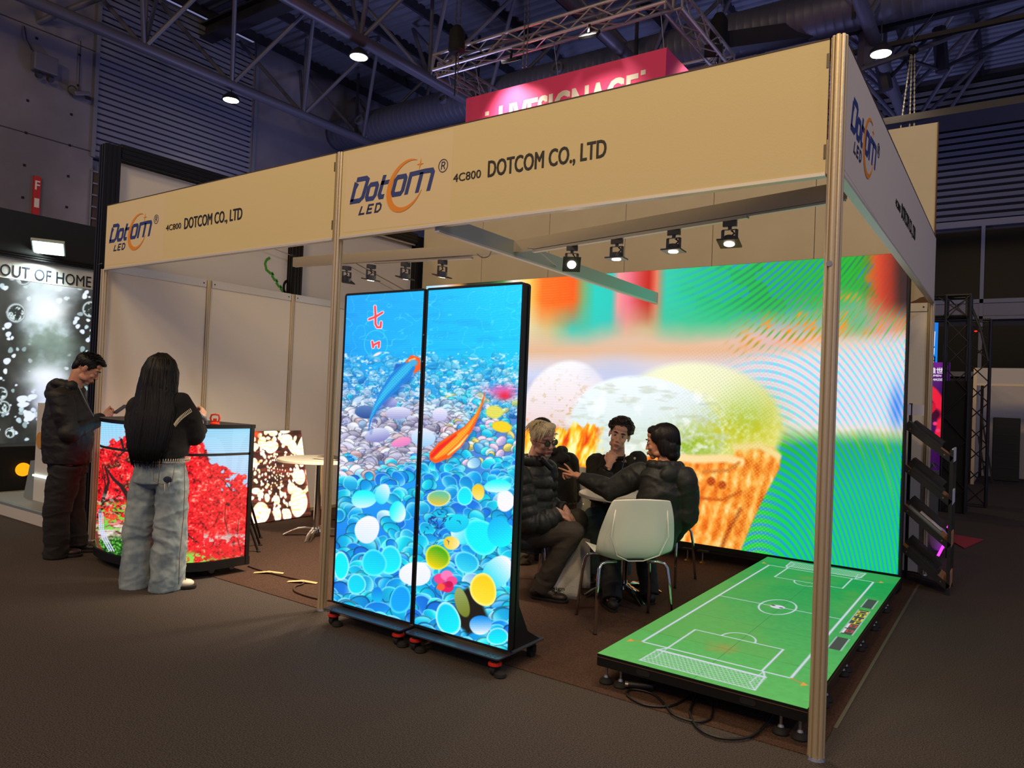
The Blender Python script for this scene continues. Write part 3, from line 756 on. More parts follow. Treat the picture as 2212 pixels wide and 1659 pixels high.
# ---------------------------------------------------------------- big wall: ice cream cones
def paint_wall(A, U, V):
    x, y = A.x, A.y
    # background colours, left to right in the top band, then peach, lavender, green
    top = lerp_map(U, [(0, (150, 220, 255)), (.3, (235, 225, 225)), (.5, (200, 130, 60)), (.62, (30, 30, 25)), (.95, (25, 60, 35)), (1.1, (60, 130, 60)), (1.25, (250, 240, 230)), (1.45, (255, 205, 90)),
                       (1.62, (255, 110, 20)), (2.0, (255, 90, 15)), (2.12, (120, 170, 110)), (2.25, (20, 205, 190)), (2.42, (25, 200, 185)), (2.50, (240, 150, 150)), (2.62, (235, 110, 130)),
                       (2.74, (205, 60, 60)), (2.82, (190, 25, 20)), (2.9, (225, 120, 90)), (3.0, (40, 200, 170)), (3.6, (0, 195, 130)), (4.2, (0, 170, 70)), (4.6, (10, 150, 60)), (4.78, (215, 70, 30)), (4.9, (120, 30, 25)), (5.0, (40, 20, 25))])
    top2 = lerp_map(U, [(0, (190, 225, 245)), (1.3, (235, 220, 195)), (1.7, (215, 190, 120)), (2.0, (60, 195, 175)), (2.4, (45, 195, 180)), (2.6, (225, 160, 140)), (2.85, (190, 170, 120)), (3.0, (70, 190, 150)), (5, (30, 190, 90))])
    k = np.clip((V - 1.93) / .30 + (fbm(U * 2, V * 2, seed=3) - .5) * .8, 0, 1)
    k2 = np.clip((V - 1.80) / .22, 0, 1)
    k2 = np.clip((V - 1.80 - np.clip(U - 2.6, 0, 3) * .03 + (fbm(U * 1.5, V * 2, seed=33) - .5) * .25) / .25, 0, 1)
    peach = lerp_map(V, [(1.1, (226, 222, 236)), (1.35, (190, 192, 228)), (1.5, (206, 210, 238)), (1.62, (222, 205, 206)), (1.74, (228, 180, 140)), (1.86, (222, 186, 160)), (2.0, (206, 190, 150))])
    A.c = peach * (1 - k2[..., None]) + (top2 * (1 - k[..., None]) + top * k[..., None]) * k2[..., None]
    # lower background: green
    low = np.clip((y - 925 + (fbm(x / 60, y / 60, seed=5) - .5) * 26 + (1960 - x) * .02) / 40, 0, 1) * np.clip((x - 1500) / 60, 0, 1)
    A.mix(low, lerp_map(y, [(930, (20, 190, 80)), (960, (10, 165, 55)), (1050, (5, 195, 90)), (1250, (0, 212, 80))]))
    # moire bands of the far right
    r1 = np.hypot((x - 1640) / .50, y - 1400); f1 = .5 + .5 * np.sin(r1 * 2 * PI / 17.5)
    f2 = .5 + .5 * np.sin((y + (x - 1330) ** 2 / 820) * 2 * PI / 15.5)
    f3 = .5 + .5 * np.sin((x * .9 + y * .55) * 2 * PI / 15)
    wt = np.clip((x - 1420) / 260, 0, 1)
    dots = np.clip(f2 * 1.7 - .5, 0, 1) * (1 - .75 * np.clip((x - 1640) / 200, 0, 1) * (1 - f3))
    up = wt * np.clip((700 - y + (x - 1500) * .12) / 60, 0, 1)
    A.mix(up * dots * .85, np.where((vnoise(x / 40, y / 30, seed=4) > .42)[..., None], S(10, 120, 225), S(0, 120, 90)))
    A.mix(up * (1 - dots) * .8, lerp_map(x, [(1200, (0, 200, 160)), (1500, (0, 185, 60)), (1860, (0, 180, 40)), (1900, (200, 90, 30))]))
    # red, dark corner
    cr = np.clip((x - 1868 + (fbm(x / 25, y / 25, seed=8) - .5) * 60) / 30, 0, 1) * np.clip((690 - y) / 40, 0, 1)
    A.mix(cr * .92, lerp_map(x, [(1870, (210, 110, 30)), (1900, (205, 60, 35)), (1925, (150, 40, 30)), (1945, (50, 25, 30)), (1965, (30, 20, 40))]))
    # orange speckled ring
    ring = np.exp(-((y - (720 - (x - 1650) * .24 + np.clip(x - 1850, 0, 200) * .9)) / 42) ** 2) * np.clip((x - 1560) / 120, 0, 1)
    spk = np.clip(vnoise(x / 24, y / 20, seed=12) * .8 + f2 * .75 + f3 * .5 - .95, 0, 1) * 2.2
    A.mix(ring * .45, S(205, 170, 215)); A.mix(ring * spk, S(255, 140, 25)); A.mix(ring * np.clip(f2 * f3 * 2 - .9, 0, 1), S(20, 190, 110))
    # white rings with thin cyan and pink lines
    wz = np.clip((x - 1540) / 130, 0, 1) * np.clip((y - 735 + (x - 1750) * .12) / 40, 0, 1) * np.clip((950 - y) / 45, 0, 1)
    A.mix(wz * .75, S(240, 232, 240)); A.mix(wz * np.clip(f1 * 2.2 - .85, 0, 1), np.where((f3 > .4)[..., None], S(110, 225, 235), S(175, 190, 235)))
    A.mix(wz * np.clip(.45 - f1, 0, 1) * 1.3, S(226, 196, 190))
    bl = np.exp(-((x - 1938) / 16) ** 2 - ((y - 880) / 50) ** 2) * (.5 + .5 * f1); A.mix(bl * .9, S(20, 110, 235))
    # yellow speckle where white meets green
    ed = np.exp(-((y - 945) / 20) ** 2) * np.clip((x - 1590) / 60, 0, 1); A.mix(ed * f1 * .8, S(235, 190, 40))
    # green / blue lines
    lz = low * np.clip((x - 1500) / 80, 0, 1)
    A.mix(lz * np.clip(f1 * 1.7 - .55, 0, 1) * .8, np.where((vnoise(r1 / 17.5, x / 200, y / 120, seed=14) > .8)[..., None], S(100, 170, 120), S(15, 140, 235)))
    A.mix(lz * np.clip(.5 - f1, 0, 1) * .9, S(0, 205, 60))
    # ice cream, from the back forward
    n1 = fbm(x / 26, y / 26, oct=4, seed=21); n2 = fbm(x / 7, y / 7, oct=3, seed=22)
    A.ell(1500, 930, 185, 150, lambda u, v, d: lerp_map(u + .25 * v, [(-1, (246, 246, 206)), (.1, (240, 240, 196)), (.45, (230, 230, 170)), (.7, (226, 220, 130)), (1.1, (232, 226, 150))]), rot=8, soft=14, wob=.03)
    A.ell(1226, 880, 96, 96, lambda u, v, d: lerp_map(v, [(-1, (250, 246, 250)), (0, (240, 222, 224)), (.8, (225, 190, 180))]), soft=8, wob=.03, seed=1)
    A.mix(np.exp(-((x - 1226) / 90) ** 2 - ((y - 880) / 60) ** 2) * np.clip((fbm(x / 8, y / 6, seed=24) - .62) * 10, 0, 1) * .7, S(206, 170, 110)); A.mix(np.exp(-((x - 1330) / 60) ** 2 - ((y - 800) / 34) ** 2) * .7, S(190, 196, 226))
    A.ell(1395, 930, 172, 112, lambda u, v, d: lerp_map(v + .3 * u, [(-1, (238, 246, 250)), (0, (216, 230, 228)), (.5, (212, 220, 200)), (1, (160, 186, 80))]), rot=6, soft=6, wob=.03, seed=2)
    def lower(cx, cy): return np.exp(-((x - cx) / 75) ** 2 - ((y - cy) / 40) ** 2)
    A.mix(lower(1500, 960) * np.clip(n2 * 2.4 - .5, 0, 1), S(140, 180, 40)); A.mix(lower(1600, 925) * np.clip(n2 * 2.2 - .6, 0, 1) * 1.3, S(200, 190, 30))
    inm = (np.hypot((x - 1395) / 172, (y - 930) / 112) < 1.05)
    A.mix(inm * np.clip((fbm(x / 40, y / 9, seed=26) - .54) * 7, 0, 1) * .5, S(190, 196, 176)); A.mix(inm * np.clip((.42 - n1) * 6, 0, 1) * .6, S(252, 254, 255))
    # yellow-orange drips on the left cone
    inl = ((x < 1330) & (y > 885) & (y < 1160)); ylw = np.clip((y - 905 - (fbm(x / 18, y / 30, seed=31) - .5) * 60 - 8) / 8, 0, 1) * np.clip((1300 - x + (fbm(x / 14, y / 14, seed=35) - .5) * 30) / 14, 0, 1)
    A.mix(ylw, lerp_map(fbm(x / 11 + y / 40, y / 34, seed=32), [(.25, (225, 60, 5)), (.42, (255, 135, 10)), (.55, (255, 200, 40)), (.7, (255, 245, 170))]))
    # front waffle cone with a pale rim
    def waffle(X, Y):
        n = fbm(X / 7, Y / 12, seed=41); g = .5 + .5 * np.sin((X + Y * .28) / 4.2); g2 = .5 + .5 * np.sin((Y - X * .12) / 11)
        c = lerp_map(n * .6 + g * .26 + g2 * .2, [(.15, (205, 80, 10)), (.4, (240, 122, 32)), (.6, (252, 165, 66)), (.85, (255, 222, 150))]); return c
    A.poly([(1590, 962), (1622, 958), (1668, 966), (1687, 985), (1684, 1012), (1650, 1075), (1622, 1135), (1600, 1190), (1500, 1176), (1560, 1060)], lambda X, Y: waffle(X, Y) * .97 + .0, soft=5)
    A.line([(1588, 966), (1640, 962), (1680, 984)], 14, S(238, 214, 150), soft=8)
    A.poly([(1340, 985), (1600, 985), (1590, 1030), (1566, 1090), (1545, 1150), (1530, 1195), (1380, 1195)], waffle, soft=4)
    A.line([(1430, 984), (1500, 992), (1570, 990), (1600, 998)], 17, S(250, 216, 160), soft=7)
    A.line([(1596, 1000), (1575, 1016), (1520, 1020)], 7, S(206, 120, 50), soft=6)
    A.line([(1600, 1100), (1572, 1150), (1560, 1180)], 7, S(140, 40, 10), soft=7, alpha=.7)
    for cx, cy, ry in ((1536, 1040, 10), (1560, 1048, 9), (1500, 1044, 10)): A.ell(cx, cy, 9, ry, S(176, 62, 12), soft=5)
    A.line([(1462, 1072), (1560, 1080), (1600, 1062)], 6, S(196, 84, 20), soft=6)
    # green diode pattern over the lower right of the scoops and cones
    dz = np.clip((x - 1430) / 220, 0, 1) * np.clip((y - 870) / 60, 0, 1) * np.clip((1700 - x) / 60, 0, 1)
    dd = np.clip(np.sin(x * 2 * PI / 9.2 + y * .12) * np.sin(y * 2 * PI / 8.4 - x * .1), 0, 1)
    A.mix(dz * dd * .75, S(226, 196, 60)); dy = np.exp(-((x - 1610) / 70) ** 2 - ((y - 895) / 55) ** 2); A.mix(dy * dd * 1.0, S(205, 190, 20)); A.mix(dy * (1 - dd) * .35, S(120, 200, 90)); gw = np.clip((x - 1400) / 150, 0, 1) * np.clip((1720 - x) / 60, 0, 1) * np.clip((y - 735) / 30, 0, 1) * np.clip((930 - y) / 30, 0, 1); A.mix(gw * dd * .35, S(150, 150, 200)); A.mix(np.clip((x - 1430) / 120, 0, 1) * np.clip((y - 990) / 30, 0, 1) * np.clip(1 - low, 0, 1) * dd * .35, S(250, 90, 20))
    st = .5 + .5 * np.sin(V * 2 * PI / .026 + fbm(U * 3, V * 3, seed=6) * 5); A.mix(np.clip((1480 - x) / 300, 0, 1) * (st > .7) * .10, S(130, 190, 230))

root = empty('led_video_wall', (-5.09, 3.2, 0), label='large LED video wall showing ice cream cones and green bands', cat='LED screen')
WX0, WX1, WZ0, WZ1 = -5.09, -.085, .16, 2.672
G = flat_grid(WX0, WX1, WZ0, WZ1, 3.2, .0065)
gx, gy = px_of(G); A = Art(gx, gy); paint_wall(A, G[..., 0] - WX0, G[..., 2] - WZ0)
led_mesh('display', G - np.array([-5.09, 3.2, 0]), A.c, M_scr, root)
MB().bb((0, .004, .16), (5.005, .09, 2.674)).build('cabinet', M_black, root)
mb = MB().bb((0, -.004, .115), (5.005, .10, .158)); mb.bb((0, .0, .09), (5.005, .1, .112)).build('base_beam', M_black, root)
MB().bb((5.0, -.0, .03), (5.02, .1, 2.5)).build('side_trim', M_black, root)
for xx in (.4, 1.4, 2.35, 3.32, 3.46, 4.5):
    rr = MB().cone((xx, -.045, .012), (xx, -.045, .11), .006).build('levelling_foot', M_zinc, root)
    q = MB().lathe([(.034, 0), (.034, .006), (.02, .014), (.008, .02)], 16, (xx, -.045, .004)).build('foot_pad', M_brass, rr)
    MB().bb((xx - .05, -.06, .1), (xx + .05, .02, .115)).build('bracket', M_blackm, rr)

# ---------------------------------------------------------------- two pebble posters
def paint_pebbles(A):
    x, y = A.x, A.y; rg = random.Random(5)
    A.c = lerp_map(y + (fbm(x / 60, y / 30, seed=1) - .5) * 90 - (x - 900) * .12, [(600, (10, 175, 245)), (660, (5, 165, 242)), (740, (0, 180, 240)), (790, (10, 165, 235)), (840, (40, 150, 220)), (900, (80, 130, 205)), (960, (85, 120, 200)), (1030, (20, 150, 235)), (1400, (10, 110, 225))])
    A.mix(np.clip((x - 900) / 160, 0, 1) * np.clip((800 - y) / 150, 0, 1) * .85, S(0, 212, 245))
    A.mix(np.clip((fbm(x / 45, y / 14, seed=2) - .55) * 7, 0, 1) * (y < 800) * .4, S(60, 210, 250)); A.mix(np.clip((.42 - fbm(x / 50, y / 12, seed=9)) * 6, 0, 1) * (y < 830) * .5, S(0, 110, 215))
    P = []
    for i in range(330):
        yy = 770 + (rg.random() ** 1.0) * 130; xx = rg.uniform(700, 1150); P.append((yy, xx, rg.uniform(7, 13), 'far'))
    for i in range(430): P.append((rg.uniform(870, 1030), rg.uniform(700, 1000), rg.uniform(9, 18), 'grey'))
    for i in range(150): P.append((rg.uniform(850, 1000), rg.uniform(960, 1150), rg.uniform(9, 18), 'aqua2'))
    for i in range(620): P.append((rg.uniform(985, 1420), rg.uniform(690, 1150), 0, 'aqua'))
    P.sort(key=lambda q: q[0])
    for yy, xx, r, kd in P:
        if kd == 'grey' and yy > 985 - (xx - 850) * .25 + 30: kd = 'aqua'
        if kd == 'far':
            c = rg.choice([(40, 140, 215), (20, 175, 225), (110, 190, 230), (165, 205, 235), (10, 110, 200), (0, 190, 225), (205, 215, 240), (70, 150, 210)])
            t = (yy - 770) / 130
            if rg.random() < .3 * t: c = (200, 190, 215)
        elif kd == 'grey':
            c = rg.choice([(165, 160, 200), (190, 185, 215), (130, 130, 185), (150, 135, 170), (200, 195, 225), (215, 212, 235), (120, 115, 150), (190, 150, 160), (110, 150, 195), (225, 225, 240)])
        elif kd == 'aqua2':
            c = rg.choice([(0, 220, 225), (230, 240, 245), (230, 200, 60), (70, 170, 220), (235, 190, 215), (0, 200, 225), (180, 220, 235), (20, 160, 215)])
            r *= .8
        else:
            t = (yy - 985) / 420; r = rg.uniform(9, 17) * (1 + 1.0 * t)
            c = rg.choice([(0, 200, 232), (0, 225, 232), (0, 175, 235), (0, 150, 235), (20, 190, 225), (10, 125, 225), (0, 215, 235), (40, 205, 235), (0, 165, 220), (10, 210, 225), (190, 235, 245) if rg.random() < .45 else (0, 190, 230)])
        a = rg.uniform(-40, 60); asp = rg.uniform(.62, .95); sd = rg.uniform(0, 6); base = np.array(c) / 255.
        rim = rg.random() < .55 and kd == 'aqua'; drk = np.array([.0, .32, .75]) if kd.startswith('aqua') else base * .45
        la = rg.uniform(0, 6.28)
        def sh(u, v, d, base=base, drk=drk, rim=rim, la=la, kd=kd):
            l = np.clip(.62 - .5 * (u * math.cos(la) + v * math.sin(la)), 0, 1)[..., None] if kd == 'aqua' else np.clip(.7 - .55 * v - .15 * u, 0, 1)[..., None]
            c = base * (.45 + .55 * l) + drk * (.55 * (1 - l)); c = c + (1 - c) * np.clip((l - .72) * 1.3, 0, .7)
            e = np.clip((d - .84) / .12, 0, 1)[..., None]
            if rim: c = c * (1 - e * .6) + np.array([.75, .98, 1.0]) * e * .6
            else: c = c * (1 - e * .45)
            return c
        A.ell(xx, yy, r, r * asp, sh, rot=a, soft=1.4, wob=.045, seed=sd)
    A.mix(np.clip((905 - y + (fbm(x / 30, y / 20, seed=77) - .5) * 60) / 150, 0, 1) * .72, lerp_map(x, [(700, (15, 150, 235)), (950, (5, 185, 240)), (1150, (0, 205, 240))]))
    A.mix((y > 760) * (y < 900) * np.clip((fbm(x / 9, y / 5, seed=78) - .62) * 12, 0, 1) * .8, S(225, 240, 255))
    # light net over the shallow stones
    net = np.abs(fbm(x / 17, y / 13, oct=3, seed=51) - .5); A.mix(np.clip(1 - net * 46, 0, 1) * ((y > 800) & (y < 1010)) * np.clip((1010 - y + (900 - x) * .3) / 60, 0, 1) * .75, S(225, 240, 255))
    net = np.abs(fbm(x / 30, y / 20, oct=2, seed=52) - .5); A.mix(np.clip(1 - net * 70, 0, 1) * (y < 800) * .5, S(130, 235, 255))
    A.mix(np.exp(-((x - 1085) / 35) ** 2 - ((y - 845) / 14) ** 2) * .9, S(240, 90, 170)); A.mix(np.exp(-((x - 1090) / 15) ** 2 - ((y - 855) / 9) ** 2), S(235, 30, 60))
    def stone(cx, cy, rx, ry, c0, c1, rot=0, dirv=(0, -1), rimc=None, wob=.04):
        def sh(u, v, d):
            t = np.clip(.5 + .5 * (u * dirv[0] + v * dirv[1]), 0, 1)[..., None]; c = (np.array(c1) * (1 - t) + np.array(c0) * t) / 255.
            if rimc is not None:
                e = np.clip((d - .80) / .15, 0, 1)[..., None]; c = c * (1 - e * .8) + np.array(rimc) / 255. * e * .8
            return c
        A.ell(cx, cy, rx, ry, sh, rot=rot, soft=1.6, wob=wob, seed=cx)
    WH, CY, BL = (240, 238, 252), (0, 238, 240), (0, 150, 235)
    stone(950, 895, 17, 14, (235, 232, 245), (180, 180, 225)); stone(860, 892, 27, 14, (228, 228, 245), (150, 150, 200)); stone(815, 940, 26, 16, (215, 220, 240), (120, 120, 185), -10); stone(840, 868, 18, 12, (190, 190, 220), (110, 120, 190), 10)
    stone(790, 890, 22, 15, (90, 130, 185), (35, 70, 140));  stone(867, 955, 22, 10, (245, 150, 190), (220, 120, 190), -12)
    stone(914, 945, 26, 20, (225, 228, 250), (150, 200, 235)); stone(775, 1100, 0.1, .1, WH, WH)
    stone(786, 1078, 28, 19, CY, (215, 235, 250), 0, (0, -1)); stone(826, 1067, 16, 22, (235, 235, 250), (40, 220, 235), 20, (.3, -1)); stone(859, 1106, 17, 24, CY, WH, 0, (-.8, -.6)); stone(793, 1144, 27, 29, WH, (215, 230, 250), 20)
    stone(843, 1210, 25, 30, (20, 205, 235), CY, 0, (0, -1), (160, 245, 255)); stone(808, 1216, 27, 29, (0, 190, 235), (0, 225, 235), 20, rimc=(120, 240, 255)); stone(737, 1222, 17, 30, (0, 225, 238), (0, 235, 240), 0, rimc=WH)
    stone(897, 1240, 33, 27, WH, (225, 232, 250)); stone(770, 1262, 20, 22, (0, 200, 235), (0, 220, 235), 20, rimc=(190, 240, 255)); stone(865, 1295, 22, 32, (0, 150, 235), (0, 165, 240), 15, rimc=(90, 230, 255)); stone(815, 1285, 12, 17, (0, 120, 220), (0, 190, 235))
    stone(948, 1076, 25, 18, (60, 190, 180), (240, 190, 40), 0, (.2, -1), (235, 235, 190)); stone(1033, 1063, 14, 17, (240, 190, 20), (245, 225, 130), 0, (0, -1)); stone(1004, 1072, 16, 21, (0, 215, 235), CY, rimc=(200, 245, 255))
    stone(1092, 1082, 18, 24, (235, 240, 250), (245, 235, 245)); stone(1000, 1150, 28, 25, WH, (0, 220, 235), 30, (-1, 0)); stone(1040, 1160, 34, 42, (0, 225, 238), CY, -30, rimc=(120, 240, 250)); stone(1080, 1150, 26, 34, (0, 175, 235), CY, -25)
    stone(975, 1173, 18, 14, (240, 190, 20), (245, 230, 170), 15, (-1, 0)); stone(945, 1204, 28, 25, (40, 160, 20), (245, 205, 0), 25, (.1, -1), (245, 235, 60)); stone(1008, 1215, 28, 22, (0, 165, 225), (60, 215, 235), 20, rimc=(150, 240, 250))
    stone(1075, 1235, 30, 36, WH, (30, 215, 235), 30, (.3, -1)); stone(986, 1130, 26, 20, (0, 215, 235), (0, 190, 230)); stone(1075, 1050, 30, 14, CY, (225, 240, 250))
    A.poly([(985, 1290), (1010, 1268), (1040, 1300), (1060, 1350), (1010, 1370), (985, 1340)], S(20, 16, 10), soft=8)
    stone(998, 1302, 14, 34, (150, 165, 100), (110, 120, 30), -18); stone(1044, 1274, 29, 35, (250, 195, 10), (255, 225, 60), -20, (.4, -.6), (255, 240, 150))
    stone(968, 1337, 26, 36, (0, 200, 235), (0, 235, 240), -25, rimc=(235, 250, 255)); stone(1038, 1350, 25, 20, (0, 130, 225), (235, 240, 250), 0, (0, -1)); stone(1075, 1375, 24, 18, (0, 200, 235), CY, rimc=WH)
    for cx, cy, r, c in ((950, 1250, 13, (235, 60, 130)), (965, 1243, 13, (250, 120, 180)), (976, 1255, 12, (240, 70, 140)), (966, 1268, 14, (225, 20, 90)), (952, 1268, 9, (250, 90, 50)), (970, 1262, 8, (190, 10, 70))): A.ell(cx, cy, r, r * .85, S(*c), soft=2)
    # ring and red characters
    t = np.hypot((x - 812) / 25, (y - 743) / 29); A.mix(np.clip(1 - np.abs(t - 1) * 22, 0, 1) * .7, S(90, 235, 245)); A.ell(815, 765, 10, 3, S(250, 225, 220), rot=-25, soft=2)
    for wd, c in ((7.5, S(250, 225, 235)), (4.6, S(240, 70, 80))):
        A.line([(810, 662), (811, 680), (811, 700), (815, 707), (822, 707), (823, 696)], wd, c, soft=1.2); A.line([(797, 690), (812, 684), (826, 675)], wd, c, soft=1.2)
        A.line([(804, 738), (806, 750)], wd, c, soft=1.2); A.line([(806, 746), (813, 742), (819, 739), (818, 750)], wd, c, soft=1.2)
    # fish
    def fish(path, wid, cb, cl, scale):
        pts = np.array(path, float)
        A.line([tuple(p + np.array([5, 6])) for p in pts], wid, S(10, 60, 160), soft=8, alpha=.45)
        A.line(path, wid, cb, soft=1.5)
        A.line([tuple(p + np.array([-1, -1])) for p in pts[1:]], [w_ * .5 for w_ in wid[1:]], cl, soft=5)
        m = np.zeros_like(x)
        q = (.5 + .5 * np.sin((x + y) * 2 * PI / 6.5)) * (.5 + .5 * np.sin((x - y) * 2 * PI / 6.5)); c0 = A.c.copy()
        tmp = Art(x, y); tmp.line(path, [w_ * .8 for w_ in wid], S(255, 255, 255), soft=2); A.mix(tmp.c[..., 0] * q * .45, scale)
    fish([(796, 930), (801, 905), (812, 880), (832, 850), (855, 822), (876, 800), (891, 785)], [2, 4, 12, 24, 34, 34, 24], S(15, 130, 215), S(50, 190, 235), S(0, 80, 170))
    A.line([(878, 782), (890, 773), (901, 778), (903, 795), (895, 805)], [4, 12, 14, 12, 4], S(245, 90, 30), soft=2); A.line([(884, 779), (896, 775)], 4, S(255, 190, 120), soft=2)
    A.ell(893, 784, 9, 7, S(60, 170, 220), soft=4); A.line([(851, 800), (858, 790), (868, 787)], [2, 9, 2], S(20, 100, 190), soft=3); A.line([(872, 822), (893, 815)], [10, 2], S(20, 120, 210), soft=2)
    fish([(1048, 848), (1041, 872), (1030, 898), (1010, 928), (985, 952), (960, 972), (942, 985)], [1.5, 4, 9, 20, 34, 40, 30], S(245, 90, 15), S(255, 175, 40), S(200, 30, 10))
    A.line([(934, 985), (950, 968), (985, 940)], [8, 10, 4], S(235, 30, 20), soft=4); A.line([(968, 982), (992, 962), (1010, 940)], [3, 5, 2], S(255, 225, 130), soft=3)
    A.ell(1084, 922, 22, 12, S(245, 205, 30), soft=3, rot=10); A.ell(1068, 890, 19, 14, S(220, 215, 90), soft=4)
    for i in range(34):
        a = rg.uniform(0, 6.28); rr = rg.uniform(6, 48); cx, cy = 940 + rr * math.cos(a) * 1.05, 1135 + rr * math.sin(a) * .8; b = rg.uniform(0, 6.28); l = rg.uniform(3, 7)
        A.line([(cx, cy), (cx + l * math.cos(b), cy + l * math.sin(b)), (cx + 2 * l * math.cos(b + .5), cy + 2 * l * math.sin(b + .5))], [1, 2.2, .6], S(15, 45, 120), soft=1)
    st = .5 + .5 * np.sin(y * 2 * PI / 4.2); A.mix((st > .75) * .07, S(0, 40, 120))

PZ0, PZ1, PY = .128, 2.002, -.10
M_scr2 = screen_mat('led_poster_display', .92)
gl_ = []
for x0, x1 in ((-2.772, -2.137), (-2.104, -1.464)): gl_.append(flat_grid(x0, x1, PZ0, PZ1, PY - .012, .0038))
n0 = gl_[0].shape[1]; GG = np.concatenate([gl_[0], gl_[1][:gl_[0].shape[0]]], 1); gx, gy = px_of(GG); A = Art(gx, gy); paint_pebbles(A)
PC = [A.c[:, :n0], A.c[:, n0:]]
M_red = mat('caster_red', (190, 40, 26), .45)
for i, (x0, x1, lab) in enumerate(((-2.772, -2.137, 'left rolling LED poster with blue fish, red characters and pebbles'), (-2.104, -1.464, 'right rolling LED poster with orange fish and pebbles'))):
    rt = empty('led_poster', (x0, PY, 0), label=lab, cat='LED poster'); wd = x1 - x0
    led_mesh('display', gl_[i][:gl_[0].shape[0]] - np.array([x0, PY, 0]), PC[i], M_scr2, rt)
    def rr(g, r=.02):   # rounded rectangle in x,z
        X0, X1, Z0, Z1 = -g, wd + g, PZ0 - g, PZ1 + g; o = []
        for cx, cz, a0 in ((X1 - r, Z1 - r, 0), (X0 + r, Z1 - r, 90), (X0 + r, Z0 + r, 180), (X1 - r, Z0 + r, 270)):
            o += [(cx + r * math.cos(R(a0 + 15 * k)), cz + r * math.sin(R(a0 + 15 * k))) for k in range(7)]
        return o
    f = lambda x, y, z: (x, z, y)
    MB().prism(rr(.013), -.01, .012, f).build('front_bezel', M_black, rt)
    MB().prism(rr(.008), .012, .03, f).build('cabinet', mat('cabinet_black', (22, 22, 24), .4), rt)
    MB().prism(rr(.013), .03, .048, f).build('rear_bezel', M_black, rt)
    # thin standing edge around the picture
    e = MB(); a = rr(.013); b = rr(.0005, .004)
    for k in range(28): e.prism([a[k], a[(k + 1) % 28], b[(k + 1) % 28], b[k]], -.016, -.01, f)
    e.build('bezel_edge', M_black, rt)
    # base plate with rounded corners
    bp = []
    for cx, cy, a0 in ((wd - .02, .33, 0), (.02, .33, 90), (.02, -.075, 180), (wd - .02, -.075, 270)): bp += [(cx + .02 * math.cos(R(a0 + 30 * k)), cy + .02 * math.sin(R(a0 + 30 * k))) for k in range(4)]
    o = MB().prism(bp, .094, .102).build('base_plate', mat('base_plate_black', (80, 84, 96), .35, .6, spec=.9), rt, bevel=.001)
    h = MB()
    for sx in (.03, .06, .09, wd - .09, wd - .06, wd - .03):
        for sy in (-.08, -.055, .31): h.cone((sx, sy, .1021), (sx, sy, .1024), .005, n=8)
    h.build('screw_hole', M_ink, rt)
    # curved rear braces
    for sx in (.02, wd - .03):
        br = MB(); pr = [(.048, .102), (.32, .102), (.20, .17), (.11, .32), (.07, .5), (.048, .65)]
        br.prism(pr, sx, sx + .01, lambda x, y, z: (z, x, y)); br.build('rear_brace', M_black, rt)
    for sx in (.05, wd - .05):
        for sy, red in ((-.05, True), (.29, False)):
            c = MB().lathe([(.022, .06), (.024, .07), (.024, .094), (.0, .094)], 14, (sx, sy, 0)).build('caster', M_blackm, rt)
            w2 = MB().cone((sx - .014, sy, .028), (sx + .014, sy, .028), .027, n=18).build('wheel', M_blackm, c, smooth=True)
            MB().bb((sx - .02, sy - .02, .04), (sx - .014, sy + .02, .064)).bb((sx + .014, sy - .02, .04), (sx + .02, sy + .02, .064)).bb((sx - .02, sy - .02, .058), (sx + .02, sy + .02, .064)).build('fork', M_black, c)
            if red: MB().lathe([(.028, .05), (.036, .054), (.036, .064), (.022, .07)], 16, (sx, sy, 0)).build('levelling_ring', M_red, c)
            MB().lathe([(.03, .0), (.034, .006), (.03, .02), (.014, .03)], 16, (sx + .035 * (1 if i else 1), sy + .0, 0)).build('levelling_pad', M_blackm, c) if red else None
    if i == 1:
        e = MB()
        for z in (.5, .9, 1.2, 1.6, 1.75): e.cone((-.02, -.004, z), (-.02, -.018, z), .005, n=8)
        e.build('latch_pin', M_zinc, rt)
        MB().bb((-.0195, -.012, .12), (-.0135, .04, 1.99)).build('joining_strip', M_black, rt)
# ---------------------------------------------------------------- floor screen with football pitch
FX0, FY0, FW, FL, FZ = -1.058, .09, 1.0, 3.04, .155
root = empty('led_floor_screen', (FX0, FY0, 0), label='walk-on floor LED screen showing a green football pitch', cat='LED floor')
nx, ny = 251, 761
X, Y = np.meshgrid(np.linspace(0, FW, nx), np.linspace(0, FL, ny)); A = Art(X, Y)
n = fbm(X * 40, Y * 40, oct=3, seed=2); n_ = fbm(X * 2.2, Y * 1.6, oct=3, seed=4)
A.c = lerp_map(Y, [(0, (92, 196, 92)), (1.2, (62, 176, 84)), (2.2, (30, 168, 76)), (3.04, (14, 168, 74))]) * (.93 + .12 * n[..., None])
A.mix(np.clip((.45 - X) / .5, 0, 1) * np.clip((2.2 - Y) / 2, 0, 1) * .35, S(120, 190, 90)); A.mix(np.clip((n_ - .5) * 3, 0, .35) * (Y > .5), S(110, 175, 75))
def blot(cx, cy, rx, ry, c, a):
    d = np.hypot((X - cx) / rx, (Y - cy) / ry) + (fbm(X * 14, Y * 14, seed=9) - .5) * 1.2; A.mix(np.clip(1.1 - d, 0, 1) * a, c)
blot(.46, .52, .11, .12, S(170, 160, 70), .75); blot(.45, 2.5, .10, .1, S(120, 165, 60), .6); blot(.80, 2.2, .08, .2, S(90, 170, 60), .6); blot(.43, 1.52, .03, .1, S(150, 165, 70), .5)
for k in range(1, 2): A.line([(.5, 0), (.5, 3.04)], .003, S(30, 120, 55), soft=.003, alpha=.6)
